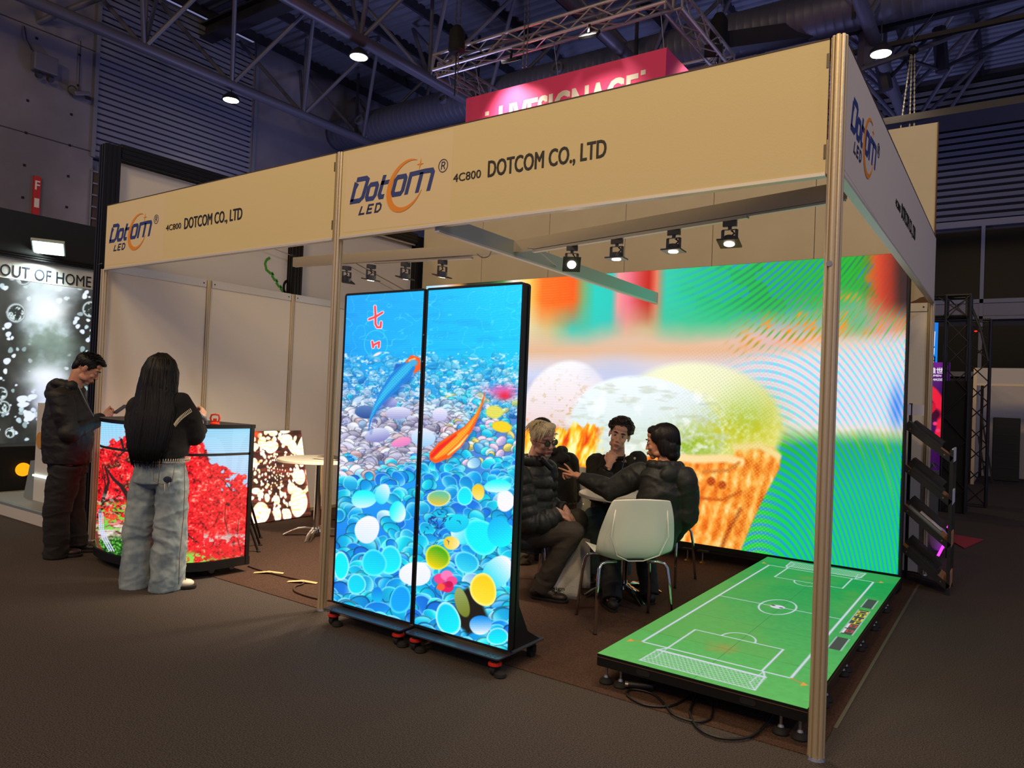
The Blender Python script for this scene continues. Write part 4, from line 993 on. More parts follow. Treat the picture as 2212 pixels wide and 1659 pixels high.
for k in range(1, 6): A.line([(0, .508 * k), (1, .508 * k)], .003, S(30, 120, 55), soft=.003, alpha=.6)
LW = S(228, 232, 255); lw = .013; so = .006
A.line([(.1, .315), (.1, 2.72), (.856, 2.72), (.856, .315), (.1, .315)], lw, LW, soft=so)
A.line([(.1, 1.52), (.856, 1.52)], lw * .8, LW, soft=so)
A.line([(.243, .315), (.243, .707), (.722, .707), (.722, .315)], lw * .8, LW, soft=so); A.line([(.243, 2.72), (.243, 2.34), (.712, 2.34), (.712, 2.72)], lw * .8, LW, soft=so)
A.line(arc2(.48, 1.52, .105, .195, 0, 360, 40), lw * .8, LW, soft=so); A.line(arc2(.483, .707, .09, .12, 0, 180, 20), lw * .7, LW, soft=so); A.line(arc2(.478, 2.34, .09, .12, 180, 360, 20), lw * .7, LW, soft=so)
A.ell(.48, 1.52, .045, .045, S(230, 228, 245), soft=.004); A.ell(.45, 1.535, .013, .012, S(40, 40, 50), soft=.004); A.ell(.505, 1.51, .013, .012, S(60, 60, 70), soft=.004)
for yo, sg in ((0, 1), (1, -1)):
    q = (lambda x, y: (x, y)) if yo == 0 else (lambda x, y: (x, 3.04 - y + .0))
    y0, y1 = (.055, .25)
    P = lambda l: [q(*p) for p in l]
    inb = (X > .205) & (X < .765) & ((Y > y0) & (Y < y1) if yo == 0 else (Y < 3.04 - y0) & (Y > 3.04 - y1))
    net = np.maximum(np.abs(((X + Y * .55) / .022) % 1 - .5), np.abs(((X - Y * .55) / .022) % 1 - .5)) > .40
    A.mix(inb * .25, S(150, 215, 160)); A.mix(inb * net * .75, S(215, 240, 235))
    A.line(P([(.205, .055), (.765, .055)]), .009, LW, soft=so); A.line(P([(.205, .055), (.215, .255)]), .007, LW, soft=so); A.line(P([(.765, .055), (.755, .235)]), .007, LW, soft=so)
    A.line(P([(.215, .255), (.755, .245)]), .02 if yo == 0 else .014, LW, soft=so); A.line(P([(.215, .255), (.243, .315)]), .010, LW, soft=so); A.line(P([(.755, .245), (.730, .315)]), .010, LW, soft=so)
    A.line(P([(.243, .315), (.25, .13), (.205, .055)]), .005, LW, soft=so); A.line(P([(.73, .315), (.72, .13), (.765, .055)]), .005, LW, soft=so)
for (a, b), (c, d) in (((.1, .315), (.045, .29)), ((.856, .315), (.925, .275)), ((.1, 2.72), (.045, 2.77)), ((.856, 2.72), (.905, 2.755))):
    A.line([(a, b), (c, d)], .008, S(235, 130, 50), soft=.006); A.poly([(c - .012, d - .03), (c + .018, d), (c - .012, d + .03)], S(245, 165, 60), soft=.006)
for y0, y1 in ((1.9, 2.155), (1.22, 1.83), (.895, 1.14)):
    A.poly([(.902, y0), (.964, y0), (.964, y1), (.902, y1)], S(62, 62, 60), soft=.004); A.line([(.902, y0), (.902, y1)], .005, LW, soft=.004); A.line([(.966, y0), (.966, y1)], .005, LW, soft=.004)
seg = {'0': 'abcdef', '2': 'abged', '3': 'abgcd', '4': 'fgbc'}
def digit(ch, cx, cy, w_, h_, c, lw_):
    # digits read along -y (top of the digit towards +x side)
    def Q(u, v): return (cx + v * h_, cy - u * w_)
    sg = {'a': ((0, 1), (1, 1)), 'b': ((1, 1), (1, .5)), 'c': ((1, .5), (1, 0)), 'd': ((0, 0), (1, 0)), 'e': ((0, 0), (0, .5)), 'f': ((0, .5), (0, 1)), 'g': ((0, .5), (1, .5))}
    for s_ in seg[ch]: A.line([Q(*sg[s_][0]), Q(*sg[s_][1])], lw_, c, soft=.003)
for i, ch in enumerate('0234'): digit(ch, .912, 1.80 - i * .085 - (.02 if i > 1 else 0), .055, .045, S(240, 220, 30), .009)
for i in range(2): digit('0', .925, 1.44 - i * .12, .045, .028, S(235, 60, 50), .008)
for i in range(2): A.poly([(.905, 1.36 - i * .12), (.918, 1.36 - i * .12), (.918, 1.46 - i * .12), (.905, 1.46 - i * .12)], S(235, 235, 240), soft=.004)
led_mesh('display', np.stack([X, Y, np.full_like(X, FZ)], -1), A.c, screen_mat('led_floor_display', .6), root)
MB().bb((0, 0, .095), (FW, FL, FZ - .002)).build('cabinet', mat('floor_cabinet', (26, 25, 24), .35, .3), root)
MB().bb((-.003, -.003, .138), (FW + .003, -.0005, .141)).bb((-.003, 0, .138), (-.0005, FL, .141)).bb((FW + .0005, 0, .138), (FW + .003, FL, .141)).build('edge_line', mat('edge_bronze', (120, 96, 74), .35, .6), root)
for xx in (.25, .75):
    MB().prism([(xx + a, .118 + b) for a, b in arc2(.022, 0, .014, .014, -90, 90, 8) + arc2(-.022, 0, .014, .014, 90, 270, 8)], -.003, 0, lambda x, y, z: (x, z, y)).build('handle_slot', M_blackm, root)
MB().cone((.06, -.002, .12), (.06, 0, .12), .003, n=8).cone((.9, -.002, .12), (.9, 0, .12), .003, n=8).build('screw', M_ink, root)
for (xx, yy) in [(.035, .04), (.115, .04), (.885, .04), (.965, .04)] + [(xx, yy) for yy in (.47, .55, .97, 1.05, 1.48, 1.56, 1.98, 2.06, 2.5, 2.58) for xx in (.965,)] + [(.04, 1.0), (.04, 2.0)]:
    ft = MB().cone((xx, yy, .02), (xx, yy, .096), .0065, n=10).lathe([(.014, .034), (.010, .044)], 12, (xx, yy, 0)).build('levelling_foot', M_zinc, root)
    MB().lathe([(.033, .0), (.036, .012), (.03, .024), (.013, .034)], 18, (xx, yy, 0)).build('foot_pad', M_blackm, ft, smooth=True)
for xx in (.02, .87): MB().bb((xx, .02, .088), (xx + .11, .06, .0955)).build('foot_plate', mat('edge_bronze', (120, 96, 74), .35, .6), root)

# ---------------------------------------------------------------- curved counter with red maple picture
cp = [(-5.44, .25), (-5.44, .0), (-5.40, -.2), (-5.28, -.33), (-5.02, -.385), (-4.7, -.375), (-4.42, -.31), (-4.26, -.19), (-4.185, -.02), (-4.16, .23)]
def smooth2(P, n=10):
    P = [Vector(p) for p in P]; Q = []
    for i in range(len(P) - 1):
        p0 = P[max(i - 1, 0)]; p1 = P[i]; p2 = P[i + 1]; p3 = P[min(i + 2, len(P) - 1)]
        for k in range(n):
            t = k / n; Q.append(.5 * ((2 * p1) + (p2 - p0) * t + (2 * p0 - 5 * p1 + 4 * p2 - p3) * t * t + (3 * p1 - p0 - 3 * p2 + p3) * t ** 3))
    return Q + [P[-1]]
cq = smooth2(cp, 14); seglen = [0]
for i in range(1, len(cq)): seglen.append(seglen[-1] + (cq[i] - cq[i - 1]).length)
TL = seglen[-1]
def along(s):
    xs = [c.x for c in cq]; ys = [c.y for c in cq]; return np.interp(s, seglen, xs), np.interp(s, seglen, ys)
CB = Vector((-4.8, 0, 0)); root = empty('curved_led_counter', CB, label='curved LED counter showing a red maple tree under the woman and man', cat='LED counter')
ns, nz = 420, 250
Sg, Zg = np.meshgrid(np.linspace(0, TL, ns), np.linspace(.125, 1.095, nz)); cx, cy = along(Sg)
Gc = np.stack([cx, cy, Zg], -1); gx, gy = px_of(Gc); A = Art(gx, gy); x, y = gx, gy
fo = fbm(x / 42, y / 30, oct=5, seed=61); fi = fbm(x / 3.2, y / 3.0, oct=3, seed=62); fm = fbm(x / 12, y / 10, oct=3, seed=63)
A.c = lerp_map(y, [(920, (150, 215, 245)), (1000, (185, 215, 245)), (1200, (150, 190, 220))])
redc = lerp_map(fi * .6 + fm * .5, [(.3, (60, 5, 10)), (.42, (190, 8, 20)), (.55, (240, 15, 30)), (.68, (255, 50, 50)), (.8, (255, 150, 130))])
# crown edge: sky shows at upper right, steps of foliage
edge = 945 + np.clip(x - 430, 0, 60) * 1.0 + np.clip(x - 490, 0, 70) * .35
m = np.clip((y - edge + (fo - .5) * 90 + (fm - .5) * 34) / 5, 0, 1)
m = np.where((x > 470) & (y > 990) & (y < 1065), m * np.clip((fm * .6 + fo * .6 - .58 + (535 - x) * .0016 + np.abs(y - 1025) * .003) * 14, 0, 1), m)
A.mix(m, redc)
A.mix(np.clip((.40 - fo) * 14, 0, 1) * (x < 330) * np.clip((y - 960) / 30, 0, 1) * .75, lerp_map(fi, [(.3, (25, 14, 12)), (.55, (60, 30, 20)), (.7, (130, 150, 60))]))
for pts, wd in (([(208, 1180), (213, 1120), (222, 1085), (235, 1040), (228, 1010)], [10, 9, 7, 5, 3]), ([(222, 1085), (240, 1078), (262, 1083)], [5, 3, 2]), ([(218, 1100), (236, 1090), (256, 1070), (270, 1076)], [4, 3, 2, 1]), ([(290, 1110), (275, 1070), (262, 1050), (245, 1035), (232, 1015)], [14, 10, 8, 6, 3]),
                ([(214, 1110), (228, 1050), (220, 1000)], [5, 3, 1]), ([(262, 950), (268, 975), (258, 985)], [6, 4, 3]), ([(275, 965), (262, 975)], [4, 2]), ([(300, 990), (280, 978)], [4, 2]), ([(500, 1060), (485, 1040), (470, 1030)], [2, 1.5, 1]), ([(505, 1180), (492, 1150), (485, 1120), (488, 1090)], [2.5, 2, 1.5, 1]), ([(520, 1190), (512, 1160), (516, 1120)], [2.5, 2, 1]), ([(395, 1140), (410, 1160), (440, 1180)], [4, 3, 1])):
    A.line(pts, wd, S(38, 22, 20), soft=1.5)
def zone(x0, x1, y0, y1, c, a, th=.5, sc=9, sd=70):
    n = fbm(x / sc, y / (sc * .7), oct=3, seed=sd); A.mix(((x > x0) & (x < x1)) * np.clip((y - y0) / 14, 0, 1) * np.clip((y1 - y) / 10, 0, 1) * np.clip((n - th) * 12 + .5, 0, 1) * a, c)
A.mix((x < 300) * np.clip((y - 1118) / 18, 0, 1), lerp_map(fbm(x / 12, y / 4, seed=71), [(.3, (90, 60, 45)), (.5, (200, 170, 150)), (.7, (240, 225, 215))]))
zone(205, 300, 1080, 1150, S(110, 215, 60), .9, .52, 8, 72); zone(205, 300, 1078, 1140, S(235, 70, 40), .9, .6, 6, 73); zone(205, 300, 1060, 1120, S(235, 235, 225), .5, .62, 8, 74)
A.mix((x < 300) * np.clip((y - 1160 + (fo - .5) * 50) / 10, 0, 1), lerp_map(fi, [(.3, (15, 45, 12)), (.55, (35, 120, 30)), (.7, (120, 200, 70))]))
zone(395, 445, 1185, 1225, S(140, 220, 80), .95, .42, 7, 75); zone(445, 500, 1195, 1225, S(120, 215, 70), .8, .55, 5, 76); zone(440, 540, 1145, 1180, S(222, 205, 190), .9, .5, 12, 77); zone(470, 540, 1180, 1210, S(60, 70, 30), .8, .56, 5, 78); zone(420, 540, 1150, 1215, S(235, 20, 35), .9, .52, 6, 79)
for k in range(3): A.line([(214 + k * 4, 1110), (215 + k * 4, 1140 + k * 2), (222 + k * 5, 1165), (236 + k * 5, 1190)], 2.6, S(215, 215, 250), soft=1)
A.line([(208, 1150), (211, 1175), (222, 1195)], 7, S(120, 50, 45), soft=4)
st = .5 + .5 * np.sin(y * 2 * PI / 4.5); A.mix((st > .7) * (A.c.mean(-1) > .7) * .35, S(120, 160, 190))
A.mix(np.abs(Zg - .905) < .009, S(8, 8, 8))
led_mesh('display', Gc - np.array([CB.x, 0, 0]), A.c, M_scr, root)
def ring(z0, z1, off, name, m, cap=False):
    c = Vector((-4.8, .1)); out = []
    for i in range(0, len(cq), 2):
        d = (cq[min(i + 1, len(cq) - 1)] - cq[max(i - 1, 0)]).normalized(); nrm = Vector((d.y, -d.x)); p = cq[i] + nrm * off; out.append((p.x - CB.x, p.y))
    out.append((cq[-1].x - CB.x + off, .27)); out.insert(0, (cq[0].x - CB.x - off, .27))
    return MB().prism(out, z0, z1).build(name, m, root)
ring(1.097, 1.125, .014, 'counter_top', M_black); ring(.06, .122, .012, 'plinth', M_black); ring(.126, 1.094, -.02, 'body', M_blackm)
e = MB(); e.bb((cq[-1].x - CB.x - .004, cq[-1].y + .004, .06), (cq[-1].x - CB.x + .016, cq[-1].y + .03, 1.122)); e.build('end_trim', M_black, root)
for sx, sy in ((-4.3, .05), (-5.25, .0), (-4.8, -.2), (-4.3, .22), (-5.2, .2)):
    c = MB().cone((sx - CB.x, sy, .045), (sx - CB.x, sy, .062), .02).build('caster', M_zinc, root); MB().cone((sx - CB.x - .01, sy, .024), (sx - CB.x + .01, sy, .024), .023).build('wheel', mat('clear_wheel', (150, 140, 130), .3), c)

# ---------------------------------------------------------------- leaning bubble screen against the left wall
b0, b1 = Vector((-5.74, 1.36, .012)), Vector((-5.74, 2.19, .012)); t0, t1 = Vector((-5.975, 1.36, .94)), Vector((-5.975, 2.19, .94))
nu, nv = 170, 190; Ug, Vg = np.meshgrid(np.linspace(0, 1, nu), np.linspace(0, 1, nv))
Gl = ((1 - Ug) * (1 - Vg))[..., None] * np.array(b0) + (Ug * (1 - Vg))[..., None] * np.array(b1) + ((1 - Ug) * Vg)[..., None] * np.array(t0) + (Ug * Vg)[..., None] * np.array(t1)
gx, gy = px_of(Gl); A = Art(gx, gy); x, y = gx, gy
A.c = lerp_map(fbm(x / 20, y / 4, seed=81), [(.3, (40, 18, 14)), (.6, (78, 36, 24)), (.8, (120, 40, 30))])
rg = random.Random(11)
def petal(cx, cy, rx, ry, rot=0):
    A.ell(cx, cy, rx, ry, lambda u, v, d: lerp_map(fbm((u * rx + cx) / 14, (v * ry + cy) / 2.2, seed=82), [(.25, (250, 170, 90)), (.42, (252, 215, 190)), (.55, (245, 232, 240)), (.7, (240, 220, 120)), (.85, (250, 235, 225))]) * (1 - .35 * np.clip(d - .75, 0, 1)[..., None]), rot=rot, soft=1.5, wob=.07, seed=rg.uniform(0, 6))
for k in range(240):
    a = rg.uniform(0, 6.28); r = 3 + 92 * rg.random() ** .8; s = .8 + r * .045; petal(598 + r * math.cos(a) * .8, 1020 + r * math.sin(a), s * rg.uniform(.6, 1.1), s * rg.uniform(.9, 1.5), rg.uniform(-20, 20))
for c in ((618, 950, 14, 12, 30), (632, 965, 9, 18, -25), (586, 965, 14, 15, 0), (566, 955, 9, 12, 0), (655, 965, 14, 26, 15), (646, 1030, 14, 16, 0), (645, 1085, 17, 34, 0), (562, 1110, 20, 24, 30), (620, 1112, 9, 14, 0), (600, 1112, 8, 15, 0), (550, 1000, 7, 11, 0), (552, 1060, 10, 6, -20), (630, 1055, 10, 12, 0), (590, 935, 9, 8, 0), (615, 932, 10, 5, 0), (550, 965, 8, 9, 0), (598, 1080, 7, 10, 0), (577, 1075, 6, 9, 0)): petal(*c)
A.mix(np.exp(-((x - 552) / 10) ** 2 - ((y - 938) / 8) ** 2) * .8, S(225, 70, 30)); A.mix(np.clip((x - 655) / 10, 0, 1) * np.exp(-((y - 1020) / 40) ** 2) * .7, S(225, 110, 80))
root = empty('leaning_led_panel', b0, label='square LED panel leaning on the left wall with cream petals on dark brown', cat='LED screen')
led_mesh('display', Gl - np.array(b0), A.c, screen_mat('led_panel_bright', 1.7), root)
nrm = (b1 - b0).cross(t0 - b0).normalized()
if nrm.x > 0: nrm = -nrm
q = [Vector((0, 0, 0)) + nrm * .004, b1 - b0 + nrm * .004, t1 - b0 + nrm * .004, t0 - b0 + nrm * .004]; q2 = [v + nrm * .03 for v in q]
MB().add(q + q2, [(0, 1, 2, 3), (7, 6, 5, 4), (0, 4, 5, 1), (1, 5, 6, 2), (2, 6, 7, 3), (3, 7, 4, 0)]).build('cabinet', M_black, root)

# ---------------------------------------------------------------- neighbour's bubble screen with letters above
OX, OY0, OY1, OZ0, OZ1 = -9.0, -.3, 1.45, .62, 2.545
root = empty('bubble_led_wall', (OX, OY0, 0), label='LED wall with white bubbles on black at the left edge, behind the standing man', cat='LED screen')
nu, nv = 240, 300; Y, Z = np.meshgrid(np.linspace(OY0, OY1, nu), np.linspace(OZ0, OZ1, nv)); Go = np.stack([np.full_like(Y, OX), Y, Z], -1)
gx, gy = px_of(Go); A = Art(gx, gy); x, y = gx, gy
A.c = lerp_map(fbm(x / 30, y / 40, seed=91), [(.3, (42, 44, 42)), (.7, (62, 62, 58))])
rg = random.Random(3)
for k in range(150):
    r = rg.uniform(2, 6); A.ell(rg.uniform(-40, 210), rg.uniform(590, 955), r, r * rg.uniform(.7, 1.2), S(*rg.choice([(235, 245, 255), (190, 215, 225), (150, 175, 180), (225, 235, 255)])), soft=1.5, wob=.1, seed=k)
band = np.exp(-((x - 105 - (y - 780) * .06 + (fbm(y / 40, x / 60, seed=93) - .5) * 50) / 56) ** 4) * np.clip((925 - y) / 50, 0, 1)
A.mix(band, lerp_map(y + (fbm(x / 22, y / 18, seed=92) - .5) * 70, [(570, (150, 165, 160)), (610, (205, 222, 225)), (650, (225, 240, 250)), (690, (215, 235, 245)), (730, (140, 160, 150)), (770, (120, 138, 130)), (810, (170, 190, 190)), (850, (215, 225, 245)), (890, (205, 215, 240)), (930, (120, 130, 130))]))
A.mix(np.exp(-((x - 110) / 38) ** 2 - ((y - 672) / 26) ** 2), S(250, 255, 255)); A.mix(np.exp(-((x - 140) / 40) ** 2 - ((y - 612) / 14) ** 2), S(245, 250, 255)); A.mix(np.exp(-((x - 100) / 42) ** 2 - ((y - 812) / 24) ** 2), S(240, 245, 255))
def bub(cx, cy, r):
    A.ell(cx, cy, r, r * 1.05, S(45, 50, 48), soft=1.5); m = np.hypot(x - cx, y - cy) / r; A.mix(np.exp(-((m - .9) / .12) ** 2) * .85, S(225, 240, 245)); A.mix((m < .8) * np.clip((fbm(x / 6, y / 6, seed=int(cx)) - .52) * 12, 0, 1), S(205, 225, 225))
for c in ((51, 599, 17), (35, 676, 21), (195, 668, 17), (8, 580, 14), (22, 935, 11), (2, 850, 14), (8, 880, 14)): bub(*c)
for c in ((48, 862, 12, 8), (50, 874, 13, 6), (70, 857, 10, 6), (60, 895, 9, 8), (28, 600, 9, 5), (12, 622, 6, 5), (168, 705, 5, 5), (165, 690, 4, 5), (18, 722, 6, 6), (17, 703, 8, 7), (15, 780, 8, 7), (65, 900, 11, 9)): A.ell(*c, S(228, 238, 255), soft=1.5, wob=.08)
led_mesh('display', Go - np.array([OX, OY0, 0]), A.c, M_scr, root)
MB().bb((-.08, 0, OZ0 - .02), (-.006, OY1 - OY0, OZ1 + .0)).build('cabinet', M_black, root)
# ================================================================== furniture of the stand
M_lam = mat('white_laminate', (232, 224, 208), .35)
M_shell = mat('white_shell_plastic', (226, 226, 214), .35, coat=.2)
def round_table(loc, r, h, rz, label, legs=4):
    rt = empty('round_table', loc, rz, label=label, cat='table')
    MB().lathe([(r - .006, h - .026), (r, h - .022), (r, h - .004), (r - .004, h)], 48).build('tabletop', M_lam, rt, smooth=30)
    MB().lathe([(.11, h - .034), (.11, h - .026)], 24).build('mounting_plate', M_zinc, rt)
    MB().lathe([(.03, .06), (.03, h - .03)], 24).build('column', M_chrome, rt, smooth=30)
    MB().lathe([(.06, .05), (.055, .075), (.035, .085)], 24).build('hub', M_chrome, rt, smooth=30)
    for k in range(legs):
        a = 2 * PI * k / legs; d = Vector((math.cos(a), math.sin(a), 0)); s = Vector((-d.y, d.x, 0)); L = MB(); prof = [(.03, .082, .05, .026), (.10, .088, .045, .028), (.18, .078, .032, .030), (.25, .048, .018, .032), (.31, .016, .0, .030)]
        V = []
        for x, zt, zb, w2 in prof: V += [d * x + s * w2 + Vector((0, 0, zt - .008)), d * x + s * w2 * .5 + Vector((0, 0, zt)), d * x - s * w2 * .5 + Vector((0, 0, zt)), d * x - s * w2 + Vector((0, 0, zt - .008)), d * x - s * w2 * .8 + Vector((0, 0, zb)), d * x + s * w2 * .8 + Vector((0, 0, zb))]
        F = []
        for i in range(len(prof) - 1):
            for j in range(6): F.append((i * 6 + j, i * 6 + (j + 1) % 6, (i + 1) * 6 + (j + 1) % 6, (i + 1) * 6 + j))
        F += [tuple(range(6))[::-1], tuple(24 + j for j in range(6))]
        L.add(V, F).build('foot', M_chrome, rt, smooth=30)
    return rt
T1 = Vector((-4.84, 1.50, .004)); T2 = Vector((-1.70, 1.70, .004))
round_table(T1, .39, .745, .62, 'round white table with chrome star foot, standing before the leaning panel')
round_table(T2, .35, .735, .95, 'round white table with the four seated people around it')
# papers on the table
for i, (c, d, a, m_, lab) in enumerate((((-4.70, 1.53, .7495), (.30, .21, .006), .3, 'navy_cover', 'dark blue folder lying lowest on the white table by the post'),
        ((-4.74, 1.53, .758), (.24, .18, .012), .1, 'cream_paper', 'cream brochure stack lying on the blue folder'), ((-4.72, 1.55, .771), (.23, .17, .010), -.1, 'dark_cover', 'dark brochure on top of the cream stack'))):
    rt = empty('brochure', c, a, label=lab, cat='brochure')
    mm = mat(m_, {'navy_cover': (28, 34, 60), 'cream_paper': (206, 190, 165), 'dark_cover': (60, 52, 50)}[m_], .5)
    MB().box((0, 0, 0), d).build('cover', mm, rt, bevel=.001); MB().box((.002, 0, 0), (d[0] - .006, d[1] + .001, d[2] * .6)).build('pages', mat('paper', (214, 208, 196), .8), rt)

def shell_chair(loc, rz, label, ms=M_shell):
    rt = empty('shell_chair', loc, rz, label=label, cat='chair')
    prof = [(.225, .425, .20), (.20, .448, .215), (.10, .452, .225), (0, .442, .23), (-.09, .432, .232), (-.155, .445, .238), (-.195, .49, .250), (-.215, .55, .252), (-.23, .62, .243), (-.245, .70, .226), (-.26, .77, .206), (-.272, .82, .185), (-.275, .835, .178)]
    n = 15; V = []
    for i, (y, z, hw) in enumerate(prof):
        t = i / (len(prof) - 1)
        for k in range(n):
            u = -1 + 2 * k / (n - 1); a = abs(u)
            lift = .045 * max(0, a - .35) ** 1.3 * (1.6 if t < .5 else 0); fw = (.085 * max(0, a - .42) ** 1.2) * (0 if t < .35 else 1) * (1.2 if t < .7 else .8)
            dz = -.015 * (a ** 2) if t > .97 else 0
            V.append((u * hw, y + fw, z + lift + dz))
    F = [(i * n + k, i * n + k + 1, (i + 1) * n + k + 1, (i + 1) * n + k) for i in range(len(prof) - 1) for k in range(n - 1)]
    o = MB().add(V, F).build('seat_shell', ms, rt, smooth='full'); sd = o.modifiers.new('thick', 'SOLIDIFY'); sd.thickness = .009; sd.offset = 1; o.modifiers.new('sub', 'SUBSURF').levels = 1; o.modifiers['sub'].render_levels = 2
    # raised rib outlining the back's centre facet
    rb = MB(); q = [(-.165, -.262 - .014 + .03, .80), (-.19, -.232, .60), (-.14, -.215, .48), (-.05, -.178, .438), (.05, -.178, .438), (.14, -.215, .48), (.19, -.232, .60), (.165, -.262 - .014 + .03, .80)]
    rb.tube([(x * .98, y - .0, z) for x, y, z in q], .0035, 6); rb.build('back_rib', ms, rt, smooth='full')
    MB().bb((-.055, -.178, .436), (.055, -.168, .449)).build('handle_slot', M_ink, rt)
    MB().bar((-.13, .12, .425), (-.13, -.12, .42), .02, .012).bar((.13, .12, .425), (.13, -.12, .42), .02, .012).bar((-.13, 0, .42), (.13, 0, .42), .02, .012).build('under_frame', M_ink, rt)
    for sx in (-1, 1):
        for sy, fy in ((1, .20), (-1, -.195)):
            pts = [(sx * .10, sy * .11, .418), (sx * .17, sy * .125, .420), (sx * .205, sy * .135, .412), (sx * .222, sy * .145, .385), (sx * .232, sy * .16, .30), (sx * .25, fy, .006)]
            lg = MB().tube(pts, .0105, 12).build('leg', M_chrome, rt, smooth='full')
            MB().cone(pts[-1], (pts[-1][0], pts[-1][1], 0), .012).build('glide', M_ink, lg)
    return rt
CH = Vector((-1.39, 1.07, .004)); CHR = math.atan2(.72, .69)
shell_chair(CH, CHR, 'white shell chair with chrome legs seen from behind, under the pointing woman')
shell_chair((-2.32, 1.33, .004), R(-62), 'dark seated man\'s chair with thin chrome legs beside the right pebble screen', mat('black_shell_plastic', (24, 24, 26), .4))
shell_chair((-2.35, 2.05, .004), R(-150), 'white shell chair under the hooded person, partly behind the white haired man')
shell_chair((-1.72, 2.35, .004), R(178), 'white shell chair under the curly haired man behind the round table')

# paper sheet on the table
tag(MB().box((0, 0, .0008), (.21, .29, .0012), Matrix.Rotation(.4, 3, 'Z')).build('paper_sheet', mat('paper', (214, 208, 196), .8)), 'white paper sheet lying on the round table between the people', 'paper').location = (-1.62, 1.62, .7395)

# tote bags under the table
M_tote = mat('tote_cotton', (196, 192, 180), .85, bump=(70, .4))
def tote(c, rz, w_, h, d, lean, label, texts):
    rt = empty('tote_bag', c, rz, label=label, cat='bag'); nu, nv = 9, 9; V = []
    for sgn in (1, -1):
        for j in range(nv):
            for i in range(nu):
                u = i / (nu - 1) * 2 - 1; v = j / (nv - 1)
                V.append((u * w_ / 2 * (1 - .10 * v), sgn * d / 2 * (1 - v * .85) * (1 - .25 * u * u) + lean * v + .01 * math.sin(6 * u + 5 * v), v * h * (1 - .03 * math.sin(5 * u + 1))))
    F = []
    for s in (0, 1):
        o = s * nu * nv
        for j in range(nv - 1):
            for i in range(nu - 1): F.append((o + j * nu + i, o + j * nu + i + 1, o + (j + 1) * nu + i + 1, o + (j + 1) * nu + i))
    o = nu * nv
    for j in range(nv - 1):
        for i in (0, nu - 1): F.append((j * nu + i, (j + 1) * nu + i, o + (j + 1) * nu + i, o + j * nu + i))
    for i in range(nu - 1): F.append((i, i + 1, o + i + 1, o + i))
    MB().add(V, F).build('bag_body', M_tote, rt, smooth='full')
    for s in (-1, 1): MB().tube([(-.07, s * .012 + lean, h * .96), (-.05, s * .03 + lean * 1.1, h + .07), (.05, s * .03 + lean * 1.1, h + .07), (.07, s * .012 + lean, h * .96)], .006, 6).build('handle', M_tote, rt, smooth='full')
    for s, x, z, hh, wd in texts:
        t = text_mesh(s, hh, wd, .01); mapv(t, lambda a, b, c: (x + a, -d / 2 * (1 - z / h * .85) * .98 + lean * z / h - .006 - c, z + b)); t.build('print', mat('print_grey', (40, 46, 52), .7), rt)
tote((-2.0, 1.30, .006), R(35), .30, .40, .09, .05, 'white cotton bag standing under the table by the white haired man\'s knee', [('design', -.11, .06, .026, .14)])
tote((-2.12, 1.62, .006), R(30), .34, .36, .09, -.03, 'white cotton bag with blue lettering leaning behind the chair leg under the table', [('NTRO', -.06, .20, .035, .14)])

# floor cable with tapes beside the counter
cable('floor_cable', [(-4.27, .35, .01), (-4.05, .33, .012), (-3.80, .34, .012), (-3.62, .35, .012), (-3.55, .29, .012), (-3.53, .21, .012), (-3.42, .13, .012), (-3.2, .12, .012), (-3.02, .19, .012), (-2.85, .32, .012)], .007, mat('brown_cable', (66, 44, 34), .5), 'dark cable running over the booth carpet from the counter to the pebble screens')
M_tp = mat('packing_tape', (206, 170, 120), .35)
for (x, y, a, lab) in ((-3.99, .33, .7, 'strip of tan tape holding the floor cable near the counter'), (-3.60, .33, .55, 'strip of tan tape holding the floor cable near the middle post')):
    o = MB().add([(-.11, -.02, 0), (.0, -.024, .012), (.11, -.02, 0), (.11, .02, 0), (.0, .022, .012), (-.11, .024, 0)], [(0, 1, 4, 5), (1, 2, 3, 4)]).build('tape_strip', M_tp); o.location = (x, y, .008); o.rotation_euler = (0, 0, a); tag(o, lab, 'tape')
    sd = o.modifiers.new('t', 'SOLIDIFY'); sd.thickness = .001
# coil of black cable under the floor screen's near edge
cable('floor_cable', [(-.62, .32, .02), (-.63, .18, .012), (-.66, .06, .01), (-.75, -.0, .01), (-.86, .04, .01), (-.88, .12, .012), (-.78, .14, .012), (-.68, .06, .012), (-.60, -.02, .012), (-.5, -.02, .012), (-.46, .06, .012), (-.50, .2, .015)], .0055, M_ink, 'thin black cable coiled on the floor under the football screen edge')
cable('floor_cable', [(-.60, .3, .03), (-.58, .15, .014), (-.54, .02, .012), (-.45, -.09, .012), (-.35, -.10, .012), (-.27, -.02, .012), (-.24, .1, .02), (-.24, .25, .03)], .0065, M_ink, 'thick black cable looping out in front of the football screen')
rt = empty('cable_plug', (-.84, .16, .03), .5, label='black cable connector lying under the front edge of the football screen', cat='plug')
MB().cone((-.07, 0, 0), (.05, 0, 0), .018, .024).build('body', M_ink, rt, smooth=True); MB().cone((-.085, 0, 0), (-.07, 0, 0), .014).build('contact_ring', M_zinc, rt)

